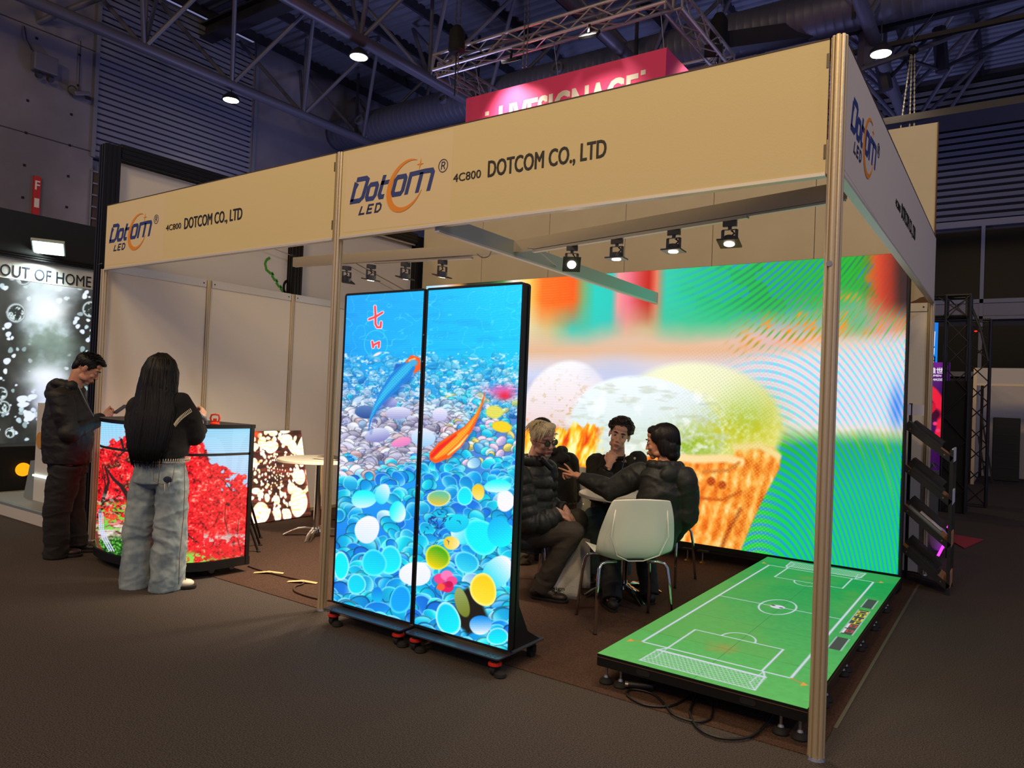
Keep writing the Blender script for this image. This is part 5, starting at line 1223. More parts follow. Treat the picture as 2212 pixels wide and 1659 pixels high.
# things on the counter top
tb = empty('tablet_stand', (-5.02, -.05, 1.126), .3, label='dark tablet lying on the curved counter between man and woman', cat='tablet')
MB().box((0, 0, .012), (.26, .18, .012), Matrix.Rotation(.10, 3, 'Y')).build('tablet', M_black, tb, bevel=.002); MB().box((0, 0, .0195), (.24, .16, .001), Matrix.Rotation(.10, 3, 'Y')).build('screen_glass', mat('tablet_glass', (30, 40, 80), .1), tb)
rt = empty('suction_lifter', (-4.235, -.02, 1.125), .75, label='small red suction lifter standing on the right end of the curved counter', cat='tool'); mr = mat('lifter_red', (214, 52, 30), .35)
MB().lathe([(.034, 0), (.036, .006), (.028, .014), (.016, .018)], 20).build('cup', mr, rt, smooth=True)
MB().tube([(-.024, 0, .014), (-.032, 0, .045), (-.026, 0, .07), (0, 0, .076), (.026, 0, .07), (.032, 0, .045), (.024, 0, .014)], .007, 8).build('handle', mr, rt, smooth=True)
MB().bb((-.012, -.008, .014), (.012, .008, .045)).build('lever', mr, rt, bevel=.003)
# folded black legs behind the counter
rt = empty('folding_stand', (-4.15, .75, 0), label='black folding stand legs behind the right end of the curved counter', cat='stand')
for px, py, tx in ((562, 1160, 536), (561, 1176, 530), (557, 1190, 526)):
    b = onp(px, py, 2, .012) - rt.location; a = at(tx, py - 92, 6.15) - rt.location
    l = MB().cone(a, b, .010).build('leg', M_ink, rt, smooth=True); MB().cone(b, (b[0] + .02, b[1], .0), .015).build('foot', M_ink, l)
# flag-like dark bundle with a red stripe behind the middle post
rt = empty('rolled_banner', (-4.35, 2.35, 0), label='dark blue bundle with a red stripe standing behind the middle front post', cat='bag')
MB().tube([(0, 0, .06), (.01, 0, .3), (.04, 0, .58), (.05, 0, .62)], [.085, .09, .075, .05], 14).build('bundle', mat('navy_cloth', (20, 22, 40), .8), rt, smooth=True)
MB().tube([(-.02, -.09, .07), (.0, -.094, .3), (.03, -.078, .58)], .014, 8).build('red_stripe', mr, rt, smooth=True)
MB().ell((.02, -.06, .05), (.13, .1, .055)).build('crumpled_bag', mat('plastic_bag', (120, 115, 108), .4), rt, smooth=True)
tag(MB().tube([(0, 0, 0), (.12, .05, .0), (.22, -.02, 0), (.3, .06, .0)], .008, 6).build('floor_cable', M_ink, smooth='full'), 'short black cable on the floor at the right foot of the leaning panel', 'cable').location = (-5.62, 2.22, .014)

# literature rack right of the LED wall
RX0, RX1, RY0, RY1 = -.105, .228, 3.50, 3.87
M_rk = mat('rack_black', (26, 26, 27), .5); M_ply = mat('plywood', (176, 128, 88), .6, noise=(14, .2)); M_lbl = mat('label_white', (206, 204, 214), .5)
rt = empty('literature_rack', (RX0, RY0, 0), label='black rack with slanting trays of brochures between the LED wall and the aisle', cat='rack')
W_, D_ = RX1 - RX0, RY1 - RY0
for x, h in ((0, 1.50), (W_, 1.14)):
    for y in (0, D_):
        u = MB().bb((x - .012, y - .014, 0), (x + .012, y + .014, h)).build('upright', M_rk, rt)
        b = MB()
zt = [(1.32, 1.06), (.98, .72), (.66, .38), (.33, .06)]
for i, (za, zb) in enumerate(zt):
    a0, b0_ = Vector((0, 0, za)), Vector((W_, 0, zb)); y0, y1 = Vector((0, .0, 0)), Vector((0, D_, 0)); n_ = Vector((zb - za, 0, -W_)).normalized() * -.008
    t = MB().add([a0, b0_, b0_ + y1, a0 + y1, a0 + n_, b0_ + n_, b0_ + y1 + n_, a0 + y1 + n_], [(0, 1, 2, 3), (7, 6, 5, 4), (0, 4, 5, 1), (1, 5, 6, 2), (2, 6, 7, 3), (3, 7, 4, 0)]).build('tray', M_ply, rt)
    MB().bar(a0 - Vector((0, .008, .0)), b0_ - Vector((0, .008, .0)), .012, .045, (0, 0, 1)).build('tray_side', M_rk, rt)
    MB().bb((W_ + .0, .01, zb - .02), (W_ + .01, D_ - .01, zb + .09)).build('front_lip', M_ply if i > 1 else M_lbl, rt)
    bl = MB()
    for q in (.12, .85):
        p = a0.lerp(b0_, q); bl.cone((p.x, -.016, p.z), (p.x, -.013, p.z), .006, n=8)
    bl.build('bolt', M_brass, rt)
MB().bb((-.0, .01, 1.40), (.008, D_ * .8, 1.49)).bb((.0, D_ - .006, 1.40), (.0 + .10, D_, 1.49)).build('header_card', M_lbl, rt)
M_mod = mat('module_black', (30, 31, 34), .45)
def module(i, off, ln, y0, y1, th, lab, m_, ribs=False):
    za, zb = zt[i]; a = Vector((0, 0, za)); b = Vector((W_, 0, zb)); d = (b - a).normalized(); n_ = Vector((d.z, 0, -d.x)) * -1
    o = empty('display_module', Vector((RX0, RY0, 0)) + a + d * off + n_ * .012, label=lab, cat='sample panel')
    q = Matrix(((d.x, 0, n_.x), (0, 1, 0), (d.z, 0, n_.z)))
    mb = MB(); mb.bb((0, y0, 0), (ln, y1, th)); mapv(mb, lambda x, y, z: q @ Vector((x, y, z))); mb.build('panel', m_, o)
    if ribs:
        mb = MB()
        for k in range(18): mb.bb((ln * (k + .2) / 18, y0 + .005, th), (ln * (k + .7) / 18, y1 - .005, th + .004))
        mapv(mb, lambda x, y, z: q @ Vector((x, y, z))); mb.build('ribbed_face', M_mod, o)
module(0, .0, .30, .02, .18, .03, 'dark panel lying on the top tray of the rack, near side', M_mod); module(0, .02, .27, .20, .35, .05, 'dark panel lying on the top tray of the rack, far side', M_mod)
module(1, .05, .28, .02, .17, .035, 'dark panel on the second tray of the rack, near side', M_mod); module(1, .0, .30, .19, .34, .07, 'taller dark panel on the second tray of the rack, far side', M_mod)
module(2, .03, .30, .02, .08, .03, 'silver edged panel on the third tray of the rack', M_zinc); module(2, .12, .2, .09, .17, .035, 'pale grey card on the third tray of the rack', M_lbl); module(2, .0, .30, .19, .34, .07, 'dark panel standing up on the third tray of the rack', M_mod)
module(3, .04, .28, .02, .18, .03, 'ribbed dark panel on the bottom tray of the rack, near side', M_mod, True); module(3, .0, .30, .2, .35, .06, 'ribbed dark panel on the bottom tray of the rack, far side', M_mod, True)

# ================================================================== neighbour stand on the left
rt = empty('neighbour_header', (OX, -.3, 0), label='black header of the neighbouring stand over the OUT OF HOME lettering', cat='header')
MB().bb((-.1, 0, 2.86), (.05, 1.6, 3.34)).build('header_box', mat('header_black', (24, 28, 28), .5), rt)
mb = MB()
for z in (2.80, 2.825, 2.85): mb.bb((-.02, 0, z), (.06, 1.6, z + .014))
mb.build('grooved_rail', M_bf, rt)
rt = empty('letter_band', (OX, -.3, 0), label='white lit band with OUT OF HOME lettering above the bubble screen', cat='sign')
MB().bb((-.08, -.4, 2.55), (-.002, 1.66, 2.80)).build('band', mat('band_white', (222, 226, 222), .5), rt)
t = text_mesh('OUT OF HOME', .135, 1.0, .0); mapv(t, lambda a, b, c: (.0 + c * 3, .56 + a, 2.575 + b)); t.build('lettering', mat('letter_slate', (40, 48, 62), .4), rt)
rt = empty('flood_light', at(105, 534, 8.6), label='bright floodlight over the OUT OF HOME lettering', cat='floodlight')
q = Vector((.42, -.22, -.88)).to_track_quat('-Z', 'Y').to_matrix()
MB().box((0, 0, 0), (.34, .26, .035), q).build('housing', mat('lamp_grey', (150, 160, 160), .4), rt, bevel=.005)
MB().box(q @ Vector((0, 0, -.02)), (.30, .22, .004), q).build('lens', emat('flood_lens', (235, 255, 246), 12), rt)
MB().bar((-.1, 0, 0), (-.45, .0, .02), .02, .02).build('arm', M_ink, rt)
lamp('flood_beam', 'SPOT', at(105, 534, 8.6) + Vector((-.02, 0, -.09)), 40, (.85, 1, .95), .08, Vector((OX, .6, 1.9)), 120, .8)
# raised platform and counters
rt = empty('neighbour_platform', (-8.9, -.03, 0), label='low white platform of the neighbouring stand at the left edge', cat='platform')
MB().bb((-.6, 0, 0), (2.6, 3.5, .115)).build('platform', mat('platform_white', (196, 192, 182), .6), rt); MB().bb((-.6, -.006, .115), (2.6, 3.5, .135)).build('edge_trim', mat('edge_greyblue', (120, 132, 136), .5), rt); MB().bb((-.6, .02, .134), (2.55, 3.5, .137)).build('platform_carpet', mat('pale_carpet', (130, 132, 130), .95, bump=(200, .5)), rt)
rt = empty('black_plinth', (-8.9, -.2, .137), label='black box under the bubble screen with a glowing orange disc', cat='plinth')
MB().bb((-.05, 0, 0), (.35, .98, .50)).build('box', M_blackm, rt, bevel=.01)
p = onp(49, 1014, 0, -8.52) - rt.location
rt2 = MB().cone(p, p + Vector((.02, 0, 0)), .075, n=30).build('glowing_disc', emat('orange_disc', (255, 165, 20), 1.0), rt)
W1 = onp(120, 1140, 1, .05)
rt = empty('white_counter', (W1.x, .03, .137), label='white tapered counter with ochre disc behind the standing man', cat='counter')
def quadbox(pts, y0, y1, name, m_, par):
    o = par.location; P = [onp(px, py, 1, y0) for px, py in pts]; V = [p - o for p in P] + [p - o + Vector((0, y1 - y0, 0)) for p in P]; n_ = len(P)
    return MB().add(V, [tuple(range(n_))[::-1], tuple(range(n_, 2 * n_))] + [(i, (i + 1) % n_, n_ + (i + 1) % n_, n_ + i) for i in range(n_)]).build(name, m_, par)
quadbox([(82, 870), (182, 880), (186, 1112), (70, 1094)], .22, .6, 'tapered_body', mat('counter_white', (206, 204, 196), .5), rt)
quadbox([(66, 995), (82, 995), (72, 1092), (48, 1084)], .25, .6, 'grey_side', mat('counter_grey', (130, 140, 142), .5), rt)
p = onp(87, 951, 1, .216) - rt.location; MB().cone(p, p + Vector((0, -.006, 0)), .085, n=30).build('ochre_disc', mat('ochre', (196, 142, 62), .5), rt)
a, b = onp(71, 1026, 1, .21) - rt.location, onp(113, 1035, 1, .21) - rt.location; MB().bar(a, b, .01, .018).build('light_strip', emat('strip_white', (230, 240, 235), 3), rt)
# the small rod to the booth post
tag(MB().cone((0, 0, 0), (.17, -.05, -.01), .004).build('tie_rod', M_zinc), 'thin metal rod joining the black frame to the left booth post', 'rod').location = (-6.22, .03, 2.46)

# ================================================================== hanging pink sign and its truss
SX0, SX1, SY0, SY1, SZ1 = -7.72, -3.85, 7.0, 9.0, 6.80
M_pink = mat('pink_fabric', (238, 66, 116), .7)
rt = empty('hanging_sign', (SX0, SY0, 5.6), label='pink hanging box sign with large white lettering above the fascia', cat='sign')
mb = MB(); L_ = SX1 - SX0
mb.bb((0, 0, 0), (L_, .04, SZ1 - 5.6)).bb((L_ - .04, .04, 0), (L_, SY1 - SY0, SZ1 - 5.6)).bb((0, .04, 0), (.04, SY1 - SY0, SZ1 - 5.6)).bb((0.04, SY1 - SY0 - .04, 0), (L_ - .04, SY1 - SY0, SZ1 - 5.6)); mb.build('fabric_box', M_pink, rt)
M_sw = mat('sign_white', (236, 224, 200), .6)
t = text_mesh('LIVESIGNAGE', .52, 2.64, .020); mapv(t, lambda a, b, c: (.77 + a, -.004 - c, .385 + b)); t.build('lettering', M_sw, rt)
for x, z in ((.45, .79), (3.46, .86), (.45, .60)): MB().bb((x, -.006, z), (x + .08, 0, z + .075)).build('dot', M_sw, rt)
t = text_mesh('LIVE', .42, 1.0, .012); mapv(t, lambda a, b, c: (L_ + .004 + c, .55 + a, .45 + b)); t.build('lettering', M_sw, rt)
def truss(mb, a, b, w_, up=(0, 0, 1), step=.42, r=.028, rb=.013):
    a, b = Vector(a), Vector(b); d = (b - a); L = d.length; d.normalize(); up = Vector(up); s = d.cross(up).normalized() * (w_ / 2); u = up * (w_ / 2)
    cs = [s + u, -s + u, -s - u, s - u]
    for c in cs: mb.cone(a + c, b + c, r, n=8)
    n = max(1, int(round(L / step)))
    for f_ in range(4):
        c0, c1 = cs[f_], cs[(f_ + 1) % 4]
        for k in range(n):
            p, q = (a + d * (L * k / n), a + d * (L * (k + 1) / n)); mb.cone(p + (c0 if k % 2 else c1), q + (c1 if k % 2 else c0), rb, n=6)
        for e in (a, b): mb.cone(e + c0, e + c1, rb * 1.5, n=6)
TX0, TX1, TY0, TY1, TZ = -8.22, -3.72, 6.75, 9.3, 7.42
rt = empty('lighting_truss', (TX0, TY0, TZ), label='rectangular aluminium lighting truss hanging above the pink sign', cat='truss')
M_tr = mat('truss_aluminium', (196, 186, 176), .38, .7)
for nm, a, b in (('front_truss', (0, 0, 0), (TX1 - TX0, 0, 0)), ('right_truss', (TX1 - TX0, .15, 0), (TX1 - TX0, TY1 - TY0, 0)), ('left_truss', (0, .15, 0), (0, TY1 - TY0, 0)), ('rear_truss', (.15, TY1 - TY0, 0), (TX1 - TX0 - .15, TY1 - TY0, 0))):
    mb = MB(); truss(mb, a, b, .27); mb.build(nm, M_tr, rt, smooth=True)
for x in (.3, L_ / 2, L_ - .05):
    MB().cone((x + SX0 - TX0, SY0 - TY0 + .02, -.62), (x + SX0 - TX0, .1, -.13), .006, n=6).build('hook_wire', M_zinc, rt)
def fl(loc, tgt, label, on_=True):  # a floodlight clamped to the truss
    r_ = empty('flood_light', loc, label=label, cat='floodlight'); d = (Vector(tgt) - Vector(loc)).normalized(); q = d.to_track_quat('-Z', 'Y').to_matrix()
    MB().box((0, 0, .02), (.3, .2, .05), q).build('housing', M_ink, r_, bevel=.006); MB().box(q @ Vector((0, 0, -.008)), (.26, .16, .004), q).build('lens', emat('flood_lens', (235, 255, 246), 12) if on_ else emat('flood_dim', (215, 190, 160), .75), r_)
    MB().bar(q @ Vector((0, 0, .05)), (0, 0, .18), .03, .03).build('clamp', M_ink, r_)
fl(at(1273, 78, 11.2), (-5, 7.2, 6.2), 'black floodlight hung under the front truss, seen dim from the side', False)
fl(at(1105, 132, 12.2), (-6.5, 7.1, 6.2), 'second black floodlight in the front truss, left of the middle', False)
fl(at(1541, 112, 12.2), (-1, 2, 3), 'bright floodlight at the right end of the hanging truss')
lamp('sign_beam', 'SPOT', (-6.7, 6.3, 7.12), 230, (1, .93, .85), .1, (-6.6, 7.05, 6.0), 80, 1); lamp('sign_beam', 'SPOT', (-4.9, 6.3, 7.12), 200, (1, .93, .85), .1, (-4.9, 7.05, 6.0), 80, 1)
lamp('sign_beam', 'SPOT', (-3.2, 8.0, 7.1), 90, (1, .9, .85), .1, (-3.85, 8.0, 6.2), 90, 1)
def hoist(px, py, dep, w_, h, label):
    p = at(px, py, dep); r_ = empty('chain_hoist', p, label=label, cat='hoist')
    MB().tube([(0, 0, h / 2), (0, 0, h * .3), (0, 0, -h * .4), (0, 0, -h / 2)], [w_ * .25, w_ * .5, w_ * .55, w_ * .4], 12).build('motor_bag', M_blackm, r_, smooth=True)
    for dx in (-.04, .05):
        mb = MB(); z = -.9 if dx > 0 else h / 2
        k = 0
        while z < 2.4:
            mb.box((dx + (0 if k % 2 else .004), 0, z), (.018, .008, .05) if k % 2 else (.008, .018, .05)); z += .05; k += 1
        mb.build('chain', M_zinc, r_)
    MB().cone((0, 0, -h / 2), (0, 0, -.95), .012, n=6).build('hook_rod', M_ink, r_)
hoist(987, 86, 12.2, .26, .46, 'black chain hoist hanging above the left end of the lighting truss'); hoist(1553, 68, 12.8, .30, .62, 'black chain hoist hanging behind the right end of the lighting truss')
r_ = empty('hoist_chain', at(1132, 85, 12.0), label='pair of hanging chains between the two hoists', cat='chain')
for dx in (0, .07):
    mb = MB(); z = -.45; k = 0
    while z < 1.6: mb.box((dx, 0, z), (.02, .008, .05) if k % 2 else (.008, .02, .05)); z += .05; k += 1
    mb.build('chain', M_zinc, r_)
p = at(1973, 110, 12.6); r_ = empty('hoist_chain', p, label='long hanging chains above the right end board of the tall wall', cat='chain')
for x0, x1 in ((-.03, -.20), (-.02, -.02), (.02, .06)):
    mb = MB(); 
    for k in range(50):
        t = k / 50; mb.box((x0 + (x1 - x0) * t, 0, -t * 1.75), (.024, .01, .04) if k % 2 else (.01, .024, .04))
    mb.build('chain', M_zinc, r_)
MB().lathe([(.03, -.06), (.08, -.02), (.08, .03), (.03, .08)], 12).build('hook_block', M_ink, r_); MB().cone((0, 0, .08), (.0, 0, .9), .008, n=6).build('sling_wire', M_zinc, r_); MB().cone((0, 0, .2), (.62, 0, 1.0), .006, n=6).build('stay_wire', M_zinc, r_)

# ================================================================== far right background
AY = 10.0
rt = empty('blue_info_screen', (-1.2, AY, 0), label='blue information screen glimpsed right of the rear post', cat='screen')
def rect(pts, m_, name, par, y, th=.004):
    P = [onp(px, py, 1, y) - par.location for px, py in pts]; n_ = len(P); V = P + [p + Vector((0, th, 0)) for p in P]
    return MB().add(V, [tuple(range(n_))[::-1], tuple(range(n_, 2 * n_))] + [(i, (i + 1) % n_, n_ + (i + 1) % n_, n_ + i) for i in range(n_)]).build(name, m_, par)
rect([(1930, 690), (2027, 697), (2024, 800), (1928, 800)], emat('info_blue', (28, 120, 215), .9), 'display', rt, AY)
rect([(1930, 712), (2021, 716), (2019, 748), (1930, 748)], emat('info_line', (190, 205, 235), .8), 'box_outline', rt, AY - .006); rect([(1930, 715), (2018, 719), (2016, 745), (1930, 745)], emat('info_navy', (20, 30, 80), .9), 'box_fill', rt, AY - .012)
rect([(1930, 750), (2019, 752), (2018, 766), (1930, 766)], emat('info_white', (200, 225, 240), .9), 'button', rt, AY - .012); rect([(1930, 769), (2021, 770), (2019, 795), (1930, 795)], emat('info_navy', (20, 30, 80), .9), 'score_fill', rt, AY - .008)
def scr_text(s, px0, px1, pyb, pyt, m_, par, y, name='lettering'):
    a, b = onp(px0, pyb, 1, y), onp(px1, pyb, 1, y); c = onp(px0, pyt, 1, y)
    t = text_mesh(s, (c - a).z, abs(b.x - a.x), .01); o = a - par.location; mapv(t, lambda x, z, d: (o.x + x, o.y - d, o.z + z)); return t.build(name, m_, par)
scr_text('B', 2011, 2017, 709, 701, emat('info_white', (200, 225, 240), .9), rt, AY - .02); scr_text('1', 2014, 2017, 778, 772, emat('info_green', (90, 230, 150), .9), rt, AY - .02); scr_text('1', 2014, 2017, 787, 781, emat('info_yellow', (240, 235, 120), .9), rt, AY - .02)
rt = empty('purple_led_poster', (-1.2, AY - .4, 0), label='purple and red LED poster with white lettering right of the rear post', cat='LED poster')
Z0 = .15; Y_ = AY - .45
nu, nv = 120, 220; c00, c10, c01 = onp(1925, 1045, 1, Y_), onp(2045, 1048, 1, Y_), onp(1925, 782, 1, Y_)
Xg, Zg = np.meshgrid(np.linspace(c00.x, c10.x, nu), np.linspace(max(.1, c10.z), c01.z, nv)); Gp = np.stack([Xg, np.full_like(Xg, Y_), Zg], -1)
gx, gy = px_of(Gp); A = Art(gx, gy); x, y = gx, gy
A.c = lerp_map(y, [(785, (110, 20, 130)), (850, (60, 18, 90)), (950, (60, 10, 80)), (1040, (40, 10, 60))]); A.mix(np.clip((x - 2030) / 20, 0, 1) * .5, S(20, 8, 60))
A.line(arc2(1990, 905, 45, 68, 30, -90, 30), 22, S(235, 30, 60), soft=4); A.ell(2010, 895, 22, 14, S(60, 8, 40), soft=6); A.poly([(1990, 872), (2020, 870), (2022, 884), (2012, 895), (1990, 890)], S(200, 20, 50), soft=2); A.ell(1992, 912, 17, 20, S(220, 215, 240), soft=3)
for c in ((2026, 930, 5, 4), (2039, 935, 3, 3), (2020, 915, 5, 4)): A.ell(*c, S(240, 60, 110), soft=2)
led_mesh('display', Gp - np.array(rt.location), A.c, screen_mat('far_led', .8), rt)
rect([(2048, 785), (2052, 785), (2048, 1048), (2045, 1048)], M_black, 'edge', rt, Y_)
mwt = emat('poster_white', (235, 232, 240), .9)
scr_text('\u7ef4\u4e16', 2007, 2037, 807, 794, mwt, rt, Y_ - .02); scr_text('ONUMEN', 2000, 2033, 813, 809, mwt, rt, Y_ - .02); scr_text('mber:4A550', 1998, 2036, 822, 817, mwt, rt, Y_ - .02)
# plant in a grey planter
pp = onp(2004, 1010, 1, 5.6); rt = empty('potted_plant', (pp.x, 5.6, 0), label='small green plant on a grey plinth seen through the rack', cat='plant')
MB().bb((-.10, -.06, 0), (.10, .1, .82)).build('planter', mat('planter_grey', (70, 78, 84), .6), rt)
mb = MB(); rg = random.Random(9)
for k in range(16):
    a = rg.uniform(0, 6.28); l = rg.uniform(.10, .2); d = Vector((math.cos(a), math.sin(a) * .6, 0)); s = Vector((-d.y, d.x, 0)) * .014
    P = [Vector((0, 0, .80)), d * l * .5 + Vector((0, 0, .9)), d * l + Vector((0, 0, .84))]
    mb.add([P[0], P[1] + s, P[2], P[1] - s], [(0, 1, 2, 3)])
mb.build('leaves', mat('leaf', (70, 120, 40), .5), rt)
# low pink and violet lit things in the aisle beyond
rt = empty('red_floor_mat', (.12, 6.4, 0), label='red triangular sheet lying in the aisle behind the rack', cat='mat')
MB().prism([(-.25, .5), (.25, .3), (.1, -.5)], .004, .012).build('sheet', mat('mat_red', (150, 30, 50), .6), rt)
p = onp(2037, 1180, 1, 5.0); rt = empty('neon_tube', p, label='short violet light tube glowing behind the lower trays of the rack', cat='light')
MB().cone((-.04, 0, -.10), (.05, 0, .12), .012).build('tube', emat('violet', (210, 50, 235), 2.0), rt); MB().cone((-.04, 0, -.10), (-.04, 0, -p.z), .012).build('stand', M_ink, rt); MB().ell((-.05, .05, .06), (.09, .02, .12)).build('reflector', mat('violet_grey', (150, 120, 170), .4), rt, smooth=True)
p = onp(2052, 1130, 1, 5.2); rt = empty('neon_tube', p, label='tiny violet light tube behind the right uprights of the rack', cat='light'); MB().cone((-.02, 0, -.05), (.03, 0, .05), .010).build('tube', emat('violet', (210, 50, 235), 2.0), rt); MB().cone((-.02, 0, -.05), (-.02, 0, -p.z), .01).build('stand', M_ink, rt)
# black truss tower and gantry
rt = empty('black_truss_tower', (-.4, 9.2, 0), label='black truss tower and gantry behind the rear post on the right', cat='truss')
a = onp(2072, 640, 1, 9.2); mb = MB(); truss(mb, (a.x + .4, 0, .0), (a.x + .4, 0, a.z), .30, (0, 1, 0), .34, .02, .009); mb.build('tower', M_black, rt)
b = onp(2060, 640, 1, 9.2); mb = MB(); truss(mb, (-2.2, .1, b.z - .15), (a.x + .5, .1, b.z - .15), .30, (0, 0, 1), .4, .02, .009); mb.build('gantry', M_black, rt)
mb = MB(); truss(mb, (a.x + .62, 1.1, .0), (a.x + .62, 1.1, 2.9), .30, (0, 1, 0), .34, .02, .009); mb.build('tower', M_black, rt)
MB().bb((a.x + .24, -.12, 0), (a.x + .56, .25, 1.9)).build('drape', M_blackm, rt)
MB().bb((a.x + .1, .3, 0), (a.x + .5, .8, .35)).build('case', M_blackm, rt)
MB().tube([(a.x + .55, 0, a.z - .15), (a.x + .68, 0, a.z - .5), (a.x + .78, 0, a.z - .95)], .018, 6).build('cable_bundle', M_ink, rt, smooth=True)
MB().ell((a.x + .62, -.05, a.z - .52), (.02, .02, .01)).build('indicator', emat('red_led', (255, 40, 30), 1.5), rt)
# white booth shell far right
BY = 14.4
rt = empty('far_white_booth', (-.1, BY, 0), label='empty white booth shell at the right edge of the hall', cat='booth')
MB().bb((0, 0, 0), (.06, .06, 2.38)).build('post', M_alu, rt); MB().bb((.06, 0, 2.05), (4, .03, 2.38)).build('fascia', M_white, rt); MB().bb((.1, 2.7, 0), (4, 2.74, 2.5)).build('back_panel', M_white, rt)
MB().bb((.02, .06, 0), (.04, 2.7, 2.3)).build('side_panel', M_white, rt); MB().bb((.06, -.01, 2.02), (4, .04, 2.06)).build('rail', M_alu, rt)
for x0, lab in ((.32, 'tall black flight panel leaning inside the far white booth'), (1.0, 'second tall black flight panel at the right edge of the frame')):
    r_ = empty('flight_panel', (x0 - .1 + (0), BY + 1.6, 0), label=lab, cat='panel'); mb = MB().bb((0, 0, 0), (.5, .12, 1.38)); mb.build('case', mat('case_black', (14, 14, 15), .6), r_, bevel=.015)
    mb = MB(); 
    for k in range(7): mb.bb((.02, -.01, .1 + k * .18), (.48, 0, .12 + k * .18))
    mb.build('ribs', M_ink, r_)
for (xa, xb, h, dy, lab) in ((.02, .26, 1.45, .9, 'taller folded ladder leaning in the far white booth'), (-.0, .16, .95, .5, 'shorter folded ladder in front of the taller one')):
    r_ = empty('folding_ladder', (0.0, BY + dy, 0), label=lab, cat='ladder'); 
    for s in (0, .12): 
        MB().bar((xb, s, 0), (xa, s, h), .03, .05).build('stile', M_ink, r_)
    mb = MB()
    for k in range(1, 7): t = k / 7; mb.bar((xb + (xa - xb) * t, 0, h * t), (xb + (xa - xb) * t, .12, h * t), .03, .03)
    mb.build('rung', M_zinc, r_)
# two distant lamps in the dark hall
for px, py, i in ((2031, 557, 0), (2074, 605, 1)):
    p = at(px, py, 19.5); r_ = empty('distant_lamp', p, label='tiny distant lamp in the dark windows, the %s one' % ('upper left' if i == 0 else 'lower right'), cat='ceiling lamp')
    MB().ell((0, 0, 0), (.07, .03, .018)).build('lens', emat('distant_lens', (230, 230, 255), 3), r_); MB().bb((-.08, .0, .015), (.08, .05, .03)).build('housing', M_ink, r_); MB().cone((0, .03, .03), (0, .03, ZD - p.z), .01, n=6).build('hanger', M_ink, r_)
# ================================================================== people
def clay(name, mb, voxel, m, root, smooth=4, wr=None, sub=None):
    """fuse overlapping solids (world coordinates) into one continuous skin; wr = (amp, fx, fy, fz, seed) cloth folds"""
    me = mb.mesh('tmp'); bm = bmesh.new(); bm.from_mesh(me); bmesh.ops.recalc_face_normals(bm, faces=bm.faces); bm.to_mesh(me); bm.free()
    o = bpy.data.objects.new('tmp', me); col.objects.link(o)
    r = o.modifiers.new('r', 'REMESH'); r.mode = 'VOXEL'; r.voxel_size = voxel; r.use_smooth_shade = True
    if smooth: s = o.modifiers.new('s', 'SMOOTH'); s.iterations = smooth; s.factor = .5
    dg = bpy.context.evaluated_depsgraph_get(); out = bpy.data.meshes.new_from_object(o.evaluated_get(dg))
    bpy.data.objects.remove(o); bpy.data.meshes.remove(me)
    out.name = name; n = len(out.vertices); co = np.empty(n * 3, np.float32); out.vertices.foreach_get('co', co); co = co.reshape(-1, 3)
    if wr is not None:
        no = np.empty(n * 3, np.float32); out.vertices.foreach_get('normal', no); no = no.reshape(-1, 3)
        for (amp, fx, fy, fz, sd) in (wr if isinstance(wr, list) else [wr]):
            wp = fbm(co[:, 0] * 4, co[:, 1] * 4, co[:, 2] * 4, 2, sd + 50) * 1.6
            h = fbm(co[:, 0] * fx + wp, co[:, 1] * fy + wp, co[:, 2] * fz + wp, 3, sd)
            h = 1 - np.abs(h - .5) * 4; co = co + no * ((h - .4) * amp)[:, None]
    co = co - np.array(root.location, np.float32); out.vertices.foreach_set('co', co.ravel().astype(np.float32)); out.update()
    out.polygons.foreach_set('use_smooth', [True] * len(out.polygons))
    out.materials.append(m); ob = bpy.data.objects.new(name, out); col.objects.link(ob); ob.parent = root
    return ob
def part(name, mb, m, root, smooth='full', bevel=0):
    mb.v = [tuple(Vector(v) - root.location) for v in mb.v]; return mb.build(name, m, root, smooth, bevel)
def rc(mb, p, q, r0, r1, n=14):
    p, q = Vector(p), Vector(q); mb.tube([p, q], [r0, r1], n); mb.ell(p, (r0,) * 3, n=n, m=8); mb.ell(q, (r1,) * 3, n=n, m=8)
def limb(mb, pts, rs, n=14):
    for i in range(len(pts) - 1): rc(mb, pts[i], pts[i + 1], rs[i], rs[i + 1], n)
def axes(fwd, up=(0, 0, 1), roll=0):
    f = Vector(fwd).normalized(); u = Vector(up); r = f.cross(u).normalized(); u = r.cross(f)
    m_ = Matrix((r, f, u)).transposed()
    return Matrix.Rotation(roll, 3, f) @ m_ if roll else m_
def camdir(right, up, toward): return (_r * right + _u * up - _f * toward).normalized()

